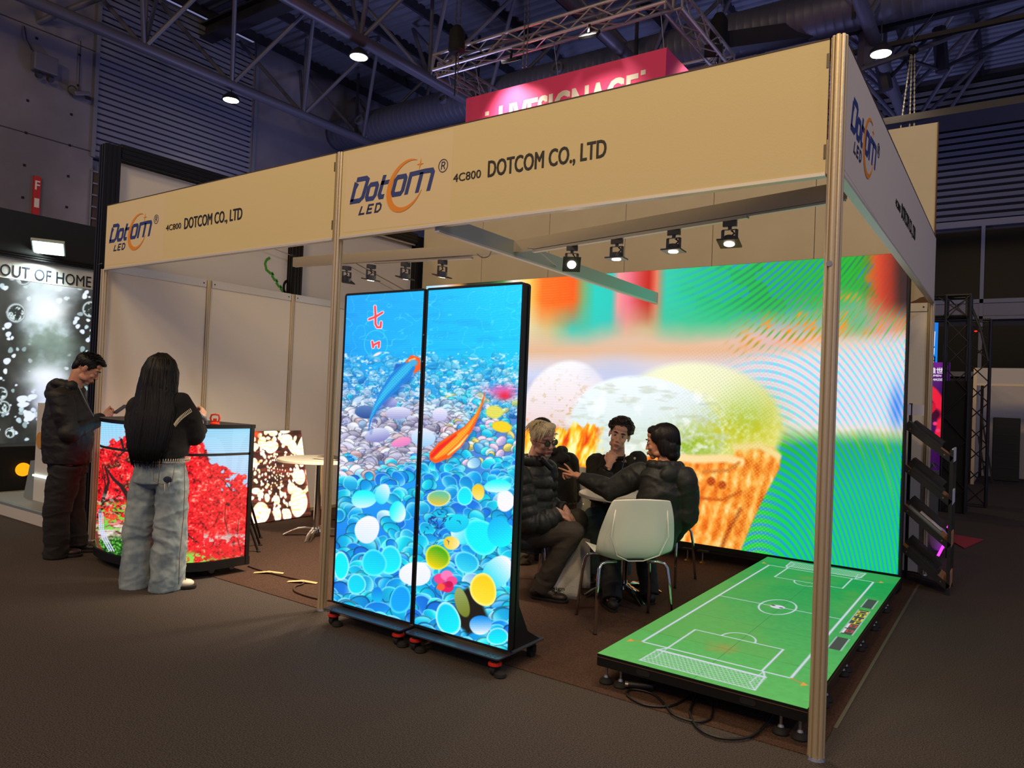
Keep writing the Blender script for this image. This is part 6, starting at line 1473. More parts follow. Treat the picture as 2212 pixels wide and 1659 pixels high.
def head(mb, c, M, s=1.0, fem=False):
    T = lambda p: Vector(c) + M @ (Vector(p) * s); E = lambda p, r, rot=None: mb.ell(T(p), tuple(v * s for v in r), M if rot is None else M @ rot, 20, 13)
    E((0, -.012, .036), (.074, .093, .084)); E((0, .026, .0), (.062, .066, .085)); E((0, .03, -.055), (.050, .052, .045)); E((0, .040, -.036), (.055, .050, .062)); E((0, .012, -.062), (.056, .05, .035)); E((0, .066, -.094), (.021, .020, .017))
    E((0, .076, .032), (.052, .017, .013)); E((0, .060, .062), (.052, .030, .03))
    for x in (-1, 1):
        E((x * .038, .066, -.026), (.020, .020, .020)); E((x * .042, .02, -.072), (.018, .035, .020)); E((x * .077, -.006, -.002), (.008, .019, .031), Matrix.Rotation(x * .3, 3, 'Z')); E((x * .0115, .103, -.033), (.009, .010, .0075))
        E((x * .031, .074, .008), (.016, .012, .008))
    mb.tube([T((0, .084, .022)), T((0, .094 if fem else .097, -.006)), T((0, .103 if fem else .109, -.027))], [.0085 * s, .009 * s, .0105 * s], 10); E((0, .101 if fem else .107, -.029), (.0105, .010, .0085))
    E((0, .072, -.062), (.030, .026, .027)); E((0, .0965, -.058), (.020, .008, .0055)); E((0, .095, -.068), (.019, .008, .0065))
def face_parts(c, M, root, s=1.0, iris=(40, 26, 18), brow=(30, 22, 18), closed=False, lips=(150, 86, 76), brow_t=1.0):
    T = lambda p: Vector(c) + M @ (Vector(p) * s)
    mw = mat('eye_white', (214, 206, 198), .3); mi = mat('iris_%d' % iris[0], iris, .2); ml = mat('lips_%d' % lips[0], lips, .5); mbw = mat('brow_%d' % brow[0], brow, .9)
    for x in (-1, 1):
        e = part('eye', MB().ell(T((x * .031, .0815, .006)), (.0125 * s, .0085 * s, .0062 * s if not closed else .002 * s), M, 14, 9), mw, root)
        if not closed:
            p = MB().ell(T((x * .030, .0885, .0055)), (.0055 * s, .003 * s, .0055 * s), M, 12, 7); p.v = [tuple(Vector(v) - root.location) for v in p.v]; p.build('pupil', mi, e, True)
        part('eyelid', MB().tube([T((x * .018, .086, .008)), T((x * .030, .0915, .0135)), T((x * .044, .082, .008))], [.0012 * s, .002 * s, .0012 * s], 6), mat('lid_dark', (52, 34, 28), .7), root)
        part('eyebrow', MB().tube([T((x * .014, .0955, .0285)), T((x * .030, .0965, .034)), T((x * .049, .083, .029))], [.0035 * s * brow_t, .0042 * s * brow_t, .002 * s], 6), mbw, root)
    part('lips', MB().tube([T((-.022, .0935, -.063)), T((-.008, .1035, -.0605)), T((.008, .1035, -.0605)), T((.022, .0935, -.063))], [.002 * s, .0042 * s, .0042 * s, .002 * s], 8).tube([T((-.019, .0935, -.066)), T((0, .1035, -.071)), T((.019, .0935, -.066))], [.002 * s, .0048 * s, .002 * s], 8), ml, root)
def glasses(c, M, root, s=1.0, rx=.024, rz=.020, m_=None, lens=True):
    T = lambda p: Vector(c) + M @ (Vector(p) * s); m_ = m_ or mat('glasses_black', (14, 13, 13), .3)
    g = MB()
    for x in (-1, 1):
        g.tube([T((x * .033 + rx * math.cos(a), .104 - .05 * abs(rx * math.cos(a) + x * .0) * (1 if x * math.cos(a) > 0 else 0), .004 + rz * math.sin(a))) for a in np.linspace(0, 2 * PI, 21)[:-1]], .0028 * s, 6, closed=True)
        g.tube([T((x * .058, .100, .010)), T((x * .076, .07, .010)), T((x * .082, -.005, .006))], .0022 * s, 6)
    g.tube([T((-.010, .106, .008)), T((0, .108, .011)), T((.010, .106, .008))], .0024 * s, 6)
    fr = part('glasses', g, m_, root)
    if lens:
        for x in (-1, 1):
            l = MB().lathe([(rx * .0 + .0001, 0), (rx * .95, 0), (rx * .95, .0012)], 18, (0, 0, 0), None); l.v = [tuple(T((x * .033 + v[0], .104 + v[2], .004 + v[1] * rz / rx)) - root.location) for v in l.v]
            l.build('lens', mat('lens_glass', (225, 232, 235), .03, trans=1.0, spec=.8), fr)
def hand(mb, w_, d, nrm, thumb, curls=(.5, .5, .5, .5), s=1.0, tc=.4, spread=.05):
    """w_: wrist; d: towards the fingers; nrm: direction the palm faces; thumb: +1/-1 side of d x nrm; curls: bend of each finger, index first"""
    w_ = Vector(w_); d = Vector(d).normalized(); nrm = Vector(nrm); nrm = (nrm - d * nrm.dot(d)).normalized(); sd = d.cross(nrm) * thumb; Mx = Matrix((sd, d, nrm)).transposed()
    mb.ell(w_ + d * .048 * s, (.039 * s, .046 * s, .015 * s), Mx, 16, 10); mb.ell(w_ + d * .07 * s, (.037 * s, .022 * s, .013 * s), Mx, 14, 9); rc(mb, w_ - d * .03 * s, w_ + d * .02 * s, .025 * s, .026 * s); mb.ell(w_ + d * .03 * s + sd * .022 * s + nrm * .008 * s, (.016 * s, .028 * s, .014 * s), Mx)
    for i, (L, off) in enumerate(((.070, .029), (.078, .0095), (.073, -.0095), (.058, -.028))):
        b = w_ + d * ((.086 - .006 * abs(i - 1.2)) * s) + sd * (off * s); a = 0; c_ = curls[i]; p = b - d * .02 * s; dd = (d + sd * (spread * (1.5 - i))).normalized(); r0 = .0088 * s
        p0 = p; pts = [p, b]
        for k, f_ in enumerate((.44, .31, .25)):
            a += c_ * (.9 if k == 0 else 1.15 if k == 1 else .7); q = b + (dd * math.cos(a) + nrm * math.sin(a)) * (L * f_ * s); pts.append(q); b = q
        limb(mb, pts, [r0 * 1.05, r0, r0 * .96, r0 * .88, r0 * .75], 10)
    b = w_ + d * .022 * s + sd * .024 * s + nrm * .006 * s; d1 = (d * .62 + sd * .72 + nrm * .25).normalized(); q = b + d1 * .036 * s; d2 = (d * (.9) + sd * (.35 - tc * .5) + nrm * tc).normalized(); q2 = q + d2 * .030 * s; q3 = q2 + (d2 + nrm * tc * .3).normalized() * .024 * s
    limb(mb, [b, q, q2, q3], [.014 * s, .0108 * s, .0098 * s, .0078 * s], 10)
def strands(mb, paths, r=.0022, n=5):
    for p in paths: mb.tube(p, [r * (1 - .75 * k / (len(p) - 1)) for k in range(len(p))], n)
def scalp_strands(c, M, s, gen, count, seed, r=.0022):
    rg = random.Random(seed); out = []
    for i in range(count):
        P = gen(rg)
        if P: out.append([Vector(c) + M @ (Vector(p) * s) for p in P])
    mb = MB(); strands(mb, out, r); return mb
def shoe(root, ank, d, m_, ms, L=.27, w_=.047, h=.075, name='shoe'):
    ank = Vector(ank); d = Vector((d[0], d[1], 0)).normalized(); sd = Vector((d.y, -d.x, 0)); Mx = Matrix((sd, d, Vector((0, 0, 1)))).transposed(); g = Vector((ank.x, ank.y, 0)); mb = MB()
    mb.ell(g + d * (L * .48) + Vector((0, 0, .036)), (w_ * .95, L * .24, .030), Mx); mb.ell(g + d * (L * .18) + Vector((0, 0, .048)), (w_ * .85, L * .25, .042), Mx); mb.ell(g - d * (.03) + Vector((0, 0, .046)), (w_ * .78, .05, .042), Mx)
    mb.tube([g + Vector((0, 0, .05)), g + Vector((0, 0, h + .03))], [w_ * .85, w_ * .8], 14)
    o = clay(name, mb, .006, m_, root, 3)
    P = [(w_ * .72 * math.cos(a), w_ * .72 * math.sin(a) - .035) for a in np.linspace(PI, 2 * PI, 9)] + [(w_ * 1.0, L * .3), (w_ * 1.04, L * .52)] + [(w_ * .98 * math.cos(a), L * .56 + .052 * math.sin(a)) for a in np.linspace(0.2, PI - .2, 9)] + [(-w_ * 1.04, L * .52), (-w_ * 1.0, L * .3)]
    q = MB().prism(P, .004, .024, lambda x, y, z: g + sd * x + d * y + Vector((0, 0, z))); q.v = [tuple(Vector(v) - root.location) for v in q.v]; q.build('sole', ms, o, bevel=.003)
    l = MB()
    for k in range(4): l.tube([g + d * (.05 + .022 * k) + sd * (-.022) + Vector((0, 0, .088 - .008 * k)), g + d * (.05 + .022 * k) + Vector((0, 0, .094 - .008 * k)), g + d * (.05 + .022 * k) + sd * .022 + Vector((0, 0, .088 - .008 * k))], .003, 5)
    l.v = [tuple(Vector(v) - root.location) for v in l.v]; l.build('laces', ms, o, 'full')
    return o

def skin(name, c, rough=.5):
    if name in MATS: return MATS[name]
    M_ = mat(name, c, rough, noise=(30, .1)); b = M_.node_tree.nodes['Principled BSDF']; b.inputs['Subsurface Weight'].default_value = .12; b.inputs['Subsurface Radius'].default_value = (.012, .005, .003); return M_
SK1 = skin('skin_warm', (196, 140, 112)); SK2 = skin('skin_rosy', (222, 168, 146)); SK3 = skin('skin_light', (226, 174, 148)); SK4 = skin('skin_tan', (200, 140, 108))
M_jk = mat('black_shell_jacket', (26, 24, 23), .62, spec=.4, bump=(160, .15)); M_kn = mat('black_knit', (18, 17, 17), .9, bump=(320, .5)); M_bt = mat('black_trousers', (20, 18, 18), .8, bump=(200, .3))
M_hair = mat('black_hair', (11, 9, 9), .5, spec=.3); M_hairb = mat('brown_hair', (44, 28, 20), .45, spec=.5); M_hairw = mat('white_hair', (222, 206, 172), .5); M_haird = mat('dark_hair', (22, 16, 14), .5, spec=.35)
M_jean = mat('washed_denim', (150, 162, 164), .85, noise=(9, .3, (112, 128, 138)), bump=(400, .4)); M_rub = mat('rubber_dark', (22, 20, 20), .6); M_lea = mat('shoe_leather', (36, 26, 24), .5); M_lw = mat('shoe_white', (212, 202, 184), .5); M_cream = mat('cream_thread', (218, 208, 180), .8)

# ---------------------------------------------------------------- standing man, profile to the right, looking at a phone
def man_standing():
    D = 5.80; A = lambda x, y, d=0: at(x, y, D + d)
    F = Vector((.50, .87, 0)).normalized(); Rt = Vector((F.y, -F.x, 0))         # his facing and his right hand side
    g = A(140, 1205); g.z = 0
    root = empty('person', g, label='standing person in black hooded jacket and trousers looking down at a phone', cat='person')
    pel = A(147, 1000); chest = A(148, 890); nb = A(160, 836); hc = A(187, 797, .02)
    hd = axes(F * .84 + Vector((0, 0, -.52)), (0, 0, 1)); S_ = .97
    shR, shL = A(137, 858) + Rt * .19 , A(150, 858) - Rt * .17
    elR, elL = A(158, 930, .0) + Rt * .20, A(172, 925) - Rt * .18
    wrR, wrL = A(222, 901, .22) + Rt * .02, A(224, 902, .22) - Rt * .09
    hipR, hipL = pel + Rt * .09, pel - Rt * .09
    knR, knL = A(126, 1105) + Rt * .09, A(152, 1100, .1) - Rt * .09
    anR, anL = A(122, 1190, -.06), A(168, 1168, .16); 
    b = MB(); head(b, hc, hd, S_); rc(b, hc + hd @ Vector((0, -.03, -.05)), nb, .052, .058); b.tube([nb, chest, pel], [(.10, .07), (.15, .10), (.14, .11)], 18, ell=(1, 1, Rt))
    for sh, el, wr in ((shR, elR, wrR), (shL, elL, wrL)): limb(b, [sh, el, wr], [.05, .038, .027])
    for h_, k_, a_ in ((hipR, knR, anR), (hipL, knL, anL)): limb(b, [h_, k_, a_], [.08, .055, .04])
    hdir = (A(262, 878, .3) - wrR).normalized()
    hand(b, wrR, (A(246, 894, .28) - wrR), (-Rt + Vector((0, 0, .6))), 1, (.75, .85, .9, .95), .98, .5); hand(b, wrL, (A(246, 896, .25) - wrL), Rt + Vector((0, 0, .6)), -1, (.8, .9, .95, 1.0), .95, .5)
    clay('body', b, .0042, SK1, root, 5)
    face_parts(hc, hd, root, S_, closed=False, lips=(140, 84, 70))
    h = MB(); T = lambda p: hc + hd @ (Vector(p) * S_)
    h.ell(T((0, -.020, .052)), (.080, .094, .080), hd, 20, 12); h.ell(T((0, .040, .105)), (.058, .05, .030), hd); h.ell(T((0, -.075, .0)), (.062, .032, .06), hd); h.ell(T((0, .085, .098)), (.045, .022, .016), hd)
    for x in (-1, 1): h.ell(T((x * .066, -.012, .045)), (.014, .048, .035), hd); h.ell(T((x * .069, .022, .03)), (.008, .014, .032), hd)
    clay('hair', h, .005, M_hair, root, 2, [(.004, 60, 60, 60, 3)])
    def gen(rg):
        a = rg.uniform(0, 2 * PI); e = rg.uniform(.25, 1.5); p = Vector((.078 * math.cos(a) * math.cos(e), -.015 + .09 * math.sin(a) * math.cos(e), .055 + .075 * math.sin(e)))
        if p.y > .06 and p.z < .08: return None
        d = Vector((p.x * .5 + rg.uniform(-.01, .01), .02 + p.y * .3, .012 + rg.uniform(0, .012))); return [p, p + d * .5 + Vector((0, 0, .004)), p + d]
    part('hair_strands', scalp_strands(hc, hd, S_, gen, 260, 4, .003), M_hair, root)
    # jacket with hood
    j = MB(); j.tube([nb + Vector((0, 0, .015)), A(146, 862), A(147, 905), A(147, 950), A(145, 998)], [(.10, .08), (.205, .135), (.215, .168), (.215, .175), (.205, .165)], 24, ell=(1, 1, Rt))
    for sh, el, wr in ((shR, elR, wrR), (shL, elL, wrL)):
        wq = wr - (wr - el).normalized() * .015; j.tube([sh + Vector((0, 0, .01)), sh.lerp(el, .5), el, el.lerp(wq, .5), wq], [.088, .084, .080, .066, .047], 18); j.ell(sh, (.088, .088, .085)); j.ell(el, (.080,) * 3)
    for k in range(9):
        a = R(-100 + 25 * k); p = nb + Rt * (.095 * math.sin(a)) - F * (.03 + .10 * math.cos(a)) + Vector((0, 0, .012 + .012 * math.cos(a))); j.ell(p, (.046, .046, .040))
    j.ell(nb - F * .135 + Vector((0, 0, -.015)), (.075, .058, .070)); j.ell(nb - F * .16 + Vector((0, 0, -.055)), (.055, .04, .05))
    clay('jacket', j, .007, M_jk, root, 4, [(.011, 5, 5, 9, 8), (.003, 16, 16, 18, 9)])
    t = MB(); t.tube([pel + Vector((0, 0, .03)), pel + Vector((0, 0, -.08))], [(.155, .135), (.16, .14)], 20, ell=(1, 1, Rt))
    t.tube([hipR, hipR.lerp(knR, .5), knR, knR.lerp(anR, .6), anR + Vector((0, 0, -.045))], [.112, .112, .095, .088, .088], 18); t.tube([hipL, hipL.lerp(knL, .5), knL, knL.lerp(anL, .6), anL + Vector((0, 0, -.045))], [.112, .105, .09, .082, .082], 18)
    clay('trousers', t, .007, M_bt, root, 4, [(.010, 6, 6, 13, 15)])
    shoe(root, anR - F * .02, F * .9 - Rt * .12, M_lea, M_rub, .27); shoe(root, anL - F * .02, F, M_lea, M_rub, .27)
    ln = MB().tube([A(172, 832, .0) + Rt * .10, A(187, 865, .05) + Rt * .10, A(203, 897, .10) + Rt * .06, A(206, 915, .12) + Rt * .03], .0045, 6); part('lanyard', ln, mat('lanyard_grey', (110, 118, 132), .5), root)
    bd = MB(); a, d2 = A(204, 915, .12) + Rt * .0, A(212, 932, .12) + Rt * .0; bd.box((a + d2) / 2, (.055, .006, .08), axes(F)); part('badge', bd, mat('badge_pink', (214, 130, 160), .5), root, False)
    ph = MB(); p0, p1 = A(247, 893, .26), A(273, 875, .34); ph.bar(p0, p1, .075, .009, (0, 0, 1)); o = ph.build('smartphone', mat('phone_navy', (26, 30, 52), .3), None, bevel=.003); tag(o, 'dark smartphone held up by the standing man in black', 'phone')
    c0 = (p0 + p1) / 2; o.location = c0; o.data.transform(Matrix.Translation(-c0))
man_standing()

# ---------------------------------------------------------------- standing woman with long black hair, from behind
def woman_standing():
    D = 5.03; A = lambda x, y, d=0: at(x, y, D + d)
    F = Vector((-.56, .83, 0)).normalized(); Rt = Vector((F.y, -F.x, 0)); U = Vector((0, 0, 1))
    g = A(335, 1265); g.z = 0
    root = empty('person', g, label='person with long black hair in black sweater and wide washed jeans, seen from behind', cat='person')
    pel = A(345, 1010); chest = A(340, 900); nb = A(345, 858); hc = A(352, 808, .02); hd = axes(F * .9 + Rt * .28 - U * .30); S_ = .93
    shL, shR = A(300, 880), A(388, 872)
    elL, wrL = A(296, 960, .10), A(345, 935, .32)
    elR, wrR = A(418, 938, .08), A(436, 905, .22)
    b = MB(); head(b, hc, hd, S_, True); rc(b, hc + hd @ Vector((0, -.03, -.05)), nb, .046, .05); b.tube([nb, chest, pel], [(.09, .06), (.14, .09), (.14, .10)], 18, ell=(1, 1, Rt))
    limb(b, [shL, elL, wrL], [.045, .034, .024]); limb(b, [shR, elR, wrR], [.045, .034, .024])
    for s, xk, xa in ((-1, 306, 298), (1, 371, 361)): limb(b, [pel + Rt * (.085 * s), A(xk, 1120), A(xa, 1245)], [.075, .05, .035])
    hand(b, wrR, A(440, 886, .26) - wrR, F * .3 - Rt * 1.0, 1, (.9, .95, 1.0, 1.0), .92, .6); hand(b, wrL, A(365, 915, .38) - wrL, Rt, -1, (.6,) * 4, .92)
    clay('body', b, .0042, SK3, root, 3)
    face_parts(hc, hd, root, S_)
    glasses(hc, hd, root, S_, .021, .018, mat('glasses_metal', (150, 150, 155), .25, .9), lens=False)
    # long hair
    h = MB(); cs = [(352, 763, .06), (350, 776, .17), (347, 800, .235), (341, 835, .26), (336, 870, .28), (329, 905, .29), (322, 940, .285), (318, 968, .26), (316, 990, .20)]
    th = [.05, .16, .21, .19, .15, .12, .10, .085, .06]; of = [0, 0, .0, -.02, -.06, -.10, -.125, -.135, -.14]
    h.tube([A(x, y, o) for (x, y, w_), o in zip(cs, of)], [(w_ / 2 * 1.02, t / 2) for (x, y, w_), t in zip(cs, th)], 26, ell=(1, 1, Rt)); h.ell(hc + hd @ Vector((0, -.012, .042)), (.083, .098, .088), hd, 20, 12)
    for s, xx in ((1, .068), (-1, .068)): h.ell(hc + hd @ Vector((s * xx, .02, -.02)), (.02, .045, .08), hd)
    clay('hair', h, .006, M_hair, root, 4, [(.007, 55, 55, 3, 22)])
    rg = random.Random(12); mb = MB()
    for i in range(230):
        u = rg.uniform(-1, 1); st = rg.choice([0, 0, 1, 2, 3]); P = []
        for k in range(st, 9):
            x, y, w_ = cs[k]; P.append(A(x, y + (rg.uniform(-10, 22) if k == 8 else 0), of[k]) + Rt * (u * w_ / 2 * 1.0) - F * (th[k] / 2 * math.sqrt(max(0, 1 - u * u)) + rg.uniform(0, .004)))
        if len(P) > 3: mb.tube(P, [.0032] * (len(P) - 1) + [.0012], 5)
    part('hair_strands', mb, M_hair, root)
    # black sweater, loose, with cream blanket stitch
    j = MB(); j.tube([nb + U * .03, A(343, 872), A(340, 895), A(343, 935), A(345, 970), A(347, 992)], [(.075, .07), (.165, .10), (.20, .13), (.205, .15), (.195, .15), (.188, .14)], 26, ell=(1, 1, Rt))
    j.tube([shR, shR.lerp(elR, .5) + Rt * .01, elR + Rt * .004, A(432, 925, .16)], [.08, .088, .078, .052], 18); j.ell(elR, (.078,) * 3); j.ell(shR, (.08,) * 3); j.tube([shL, shL.lerp(elL, .5), elL, wrL], [.08, .085, .07, .045], 18); j.ell(shL, (.08,) * 3); j.ell(elL, (.07,) * 3)
    clay('sweater', j, .007, M_kn, root, 5, [(.008, 6, 6, 7, 31)])
    st = MB(); n = 72
    for k in range(n):
        a = 2 * PI * k / n; c = A(347, 993); r_ = (.190, .142); p = c + Rt * (r_[0] * math.cos(a)) + F * (r_[1] * math.sin(a)); q = c + Rt * ((r_[0] + .006) * math.cos(a)) + F * ((r_[1] + .006) * math.sin(a)) + U * .020; st.cone(p - U * .004, q, .0026, n=5)
    st.tube([A(347, 993) + Rt * (.19 * math.cos(a)) + F * (.142 * math.sin(a)) - U * .004 for a in np.linspace(0, 2 * PI, 41)[:-1]], .003, 5, closed=True)
    part('hem_stitch', st, M_cream, root)
    st = MB(); a0, a1 = A(379, 922, -.115), A(414, 889, -.055)
    for k in range(17):
        t = k / 16; p = a0.lerp(a1, t) - F * (.03 * math.sin(PI * t)); st.cone(p, p + (U * .020 - Rt * .012), .0026, n=5)
    st.tube([a0, a0.lerp(a1, .25) - F * .021, a0.lerp(a1, .5) - F * .03, a0.lerp(a1, .75) - F * .021, a1], .003, 5); part('sleeve_stitch', st, M_cream, root)
    sc = MB(); 
    for k in range(14):
        a = 2 * PI * k / 14; d_ = (wrR - elR).normalized(); e1 = d_.cross(U).normalized(); e2 = d_.cross(e1); sc.ell(wrR - d_ * .015 + e1 * .034 * math.cos(a) + e2 * .034 * math.sin(a), (.014, .014, .019 if k % 2 else .013))
    clay('scrunchie', sc, .004, mat('denim_scrunchie', (110, 122, 134), .8), root, 1)
    # jeans
    t = MB(); t.tube([A(347, 985), A(346, 1010), A(345, 1040)], [(.150, .12), (.168, .135), (.18, .14)], 24, ell=(1, 1, Rt))
    t.ell(A(328, 1030, -.05), (.085, .07, .075)); t.ell(A(366, 1030, -.05), (.085, .07, .075))
    for s, P in ((-1, [(318, 1035), (310, 1090), (302, 1150), (298, 1210), (297, 1266)]), (1, [(373, 1035), (372, 1090), (368, 1150), (364, 1210), (359, 1271)])):
        t.tube([A(x, y, (-.03 if s > 0 else .02)) for x, y in P], [(.097, .105), (.100, .115), (.103, .118), (.104, .125), (.104, .130)], 22, ell=(1, 1, Rt))
    clay('jeans', t, .007, M_jean, root, 4, [(.013, 5, 5, 8, 44), (.004, 14, 14, 15, 46)])
    seam = MB(); dk = mat('seam_brown', (110, 84, 60), .8)
    for P in ([(345, 990, -.15), (344, 1020, -.165), (341, 1050, -.15)], [(302, 998, -.10), (296, 1040, -.10)], [(398, 1000, -.09), (399, 1060, -.10), (396, 1120, -.11), (388, 1200, -.1), (386, 1262, -.1)]): seam.tube([A(*p) for p in P], .0022, 5)
    part('seams', seam, dk, root)
    pk = MB(); pk.tube([A(x, y, d_) for x, y, d_ in ((366, 1002, -.165), (331, 1006, -.160), (333, 1040, -.185), (350, 1047, -.18), (372, 1040, -.165), (378, 1002, -.150))], .0022, 5); part('back_pocket', pk, dk, root)
    pt = MB(); pt.ell(A(362, 1036, -.182), (.030, .006, .022), axes(F)); o = part('torn_patch', pt, mat('patch_navy', (24, 32, 58), .8), root)
    th_ = MB(); th_.tube([A(356, 1045, -.186), A(355, 1068, -.17)], .0022, 5).tube([A(366, 1040, -.184), A(364, 1056, -.176)], .0022, 5); part('loose_threads', th_, M_cream, root)
    sh = shoe(root, A(297, 1262, .04), Rt * .3 + F, M_lw, M_rub, .24); sh = shoe(root, A(362, 1258, -.02), Rt * .9 + F * .25, M_lw, M_rub, .24)
woman_standing()

# ---------------------------------------------------------------- white haired man seated, dark puffer coat
def man_white():
    D = 5.20; A = lambda x, y, d=0: at(x, y, D + d); U = Vector((0, 0, 1))
    g = A(1150, 1280); g.z = 0.004
    root = empty('person', g, label='seated person with white hair, round dark glasses and a dark padded coat', cat='person')
    hc = A(1172, 950, -.02); hd = axes(camdir(.52, -.30, .80), (0, 0, 1), R(0)); hd = Matrix.Rotation(R(-9), 3, _f) @ hd; S_ = 1.0
    nb = A(1150, 1005, .05); chest = A(1140, 1060, .05); pel = A(1118, 1150, .06); F = camdir(.85, 0, .35); F.z = 0; F.normalize(); Rt = Vector((F.y, -F.x, 0))
    shR, shL = A(1120, 1028, -.10), A(1182, 1015, .20)
    elR, wrR = A(1142, 1128, -.16), A(1208, 1108, -.10); elL, wrL = A(1180, 1090, .22), A(1222, 1102, .12)
    knR, knL = A(1238, 1150, -.12), A(1246, 1122, .20); anR, anL = A(1168, 1262, -.08), A(1175, 1252, .34)
    b = MB(); head(b, hc, hd, S_); rc(b, hc + hd @ Vector((0, -.03, -.06)), nb, .056, .06); b.tube([nb, chest, pel], [(.10, .07), (.16, .11), (.15, .12)], 18, ell=(1, 1, Rt))
    limb(b, [shR, elR, wrR], [.05, .04, .028]); limb(b, [shL, elL, wrL], [.05, .04, .028])
    for h_, k_, a_ in ((pel + Rt * .09, knR, anR), (pel - Rt * .09, knL, anL)): limb(b, [h_, k_, a_], [.085, .06, .042])
    hand(b, wrR, A(1244, 1130, -.06) - wrR, -U + Vector(camdir(0, 0, -.4)) * .4, 1, (.28, .3, .35, .4), 1.05, .2); hand(b, wrL, A(1240, 1128, .08) - wrL, -U, -1, (.35,) * 4, 1.02, .2)
    clay('body', b, .0042, SK2, root, 5)
    face_parts(hc, hd, root, S_, iris=(50, 60, 70), brow=(150, 138, 120), lips=(150, 92, 84)); glasses(hc, hd, root, S_, .0235, .0195)
    h = MB(); T = lambda p: hc + hd @ (Vector(p) * S_)
    h.ell(T((0, -.022, .054)), (.081, .092, .078), hd, 20, 12); h.ell(T((-.01, .045, .108)), (.062, .045, .030), hd); h.ell(T((.045, .045, .085)), (.035, .05, .035), hd)
    for x in (-1, 1): h.ell(T((x * .070, -.015, .040)), (.014, .045, .038), hd)
    clay('hair', h, .005, M_hairw, root, 3, [(.002, 30, 60, 30, 5)])
    def gen(rg):
        x = rg.uniform(-.078, .06); y = rg.uniform(-.08, .085); z = .055 + .080 * math.sqrt(max(0, 1 - (x / .085) ** 2 - ((y + .01) / .11) ** 2)); p = Vector((x, y, z))
        d = Vector((.040 + rg.uniform(-.006, .012), .022 if y > 0 else -.01, -.006)); return [p, p + d * .5 + Vector((0, 0, .010)), p + d + Vector((0, 0, -.006 - max(0, x) * .25)), p + d * 1.3 + Vector((0, 0, -.02 - max(0, x) * .4))]
    part('hair_strands', scalp_strands(hc, hd, S_, gen, 320, 6, .0026), M_hairw, root)
    bd = MB(); bd.ell(T((0, .076, -.094)), (.024, .017, .014), hd); bd.ell(T((0, .096, -.050)), (.022, .006, .004), hd); clay('beard', bd, .004, mat('grey_stubble', (176, 158, 140), .9), root, 1)
    # padded coat: rings of quilting
    M_puf = mat('puffer_dark', (42, 42, 40), .55, spec=.4, bump=(30, .3))
    def puff(mb, pts, rs, step, amp, ax):
        P = [Vector(p) for p in pts]; L = [0]
        for i in range(1, len(P)): L.append(L[-1] + (P[i] - P[i - 1]).length)
        Q = []; RR = []; n = int(L[-1] / step * 6)
        for k in range(n + 1):
            s_ = L[-1] * k / n; i = max(j for j in range(len(L)) if L[j] <= s_ + 1e-9); i = min(i, len(P) - 2); t = (s_ - L[i]) / (L[i + 1] - L[i]); Q.append(P[i].lerp(P[i + 1], t)); q = amp * (abs(math.sin(PI * s_ / step)) ** .6 - .7)
            a, c_ = rs[i], rs[i + 1]; RR.append((a[0] * (1 - t) + c_[0] * t + q, a[1] * (1 - t) + c_[1] * t + q))
        mb.tube(Q, RR, 22, ell=(1, 1, ax))
    j = MB(); puff(j, [A(1150, 1000, .06), A(1148, 1030, .06), A(1143, 1080, .05), A(1128, 1150, .05), A(1120, 1180, .05)], [(.10, .10), (.19, .15), (.20, .17), (.20, .18), (.19, .17)], .085, .022, Rt)
    puff(j, [shR, shR.lerp(elR, .55) , elR, A(1176, 1128, -.14), wrR - (wrR - elR).normalized() * .01], [(.085, .085), (.088, .088), (.082, .082), (.075, .075), (.056, .056)], .075, .020, Rt); j.ell(elR, (.08,) * 3); j.ell(shR, (.086,) * 3)
    puff(j, [shL, elL, wrL - (wrL - elL).normalized() * .01], [(.08, .08), (.075, .075), (.052, .052)], .075, .018, Rt); j.ell(shL, (.08,) * 3)
    clay('padded_coat', j, .0065, M_puf, root, 2, [(.003, 14, 14, 14, 61)])
    cl = MB()
    for k in range(13):
        a = R(-10 + 16 * k * 1.4); cl.ell(nb + U * .035 + F * (.075 * math.cos(a)) + Rt * (.085 * math.sin(a)), (.030, .030, .045))
    cl.tube([A(1168, 990, -.04), A(1190, 1012, -.02), A(1200, 1004, .02)], [.02, .018, .006], 10)
    clay('collar', cl, .005, mat('collar_black', (26, 26, 27), .5), root, 2)
    part('scarf', MB().ell(hc + hd @ Vector((0, .035, -.125)), (.032, .026, .028), hd), mat('scarf_cream', (176, 162, 140), .9), root)
    t = MB(); t.tube([pel + U * .05, pel - U * .03], [(.16, .15), (.165, .15)], 20, ell=(1, 1, Rt)); 
    for h_, k_, a_ in ((pel + Rt * .09, knR, anR), (pel - Rt * .09, knL, anL)): t.tube([h_, h_.lerp(k_, .6), k_], [.105, .095, .078], 18); t.ell(k_, (.079,) * 3); t.tube([k_, k_.lerp(a_, .5), a_ - U * .05], [.077, .072, .066], 18)
    clay('trousers', t, .006, mat('grey_brown_trousers', (62, 54, 46), .8, bump=(200, .3)), root, 4, [(.008, 7, 7, 10, 71)])
    shoe(root, anR, camdir(.9, 0, .35), M_lea, M_rub, .28, .05); shoe(root, anL, camdir(.8, 0, .2), M_lea, M_rub, .28, .05)
man_white()

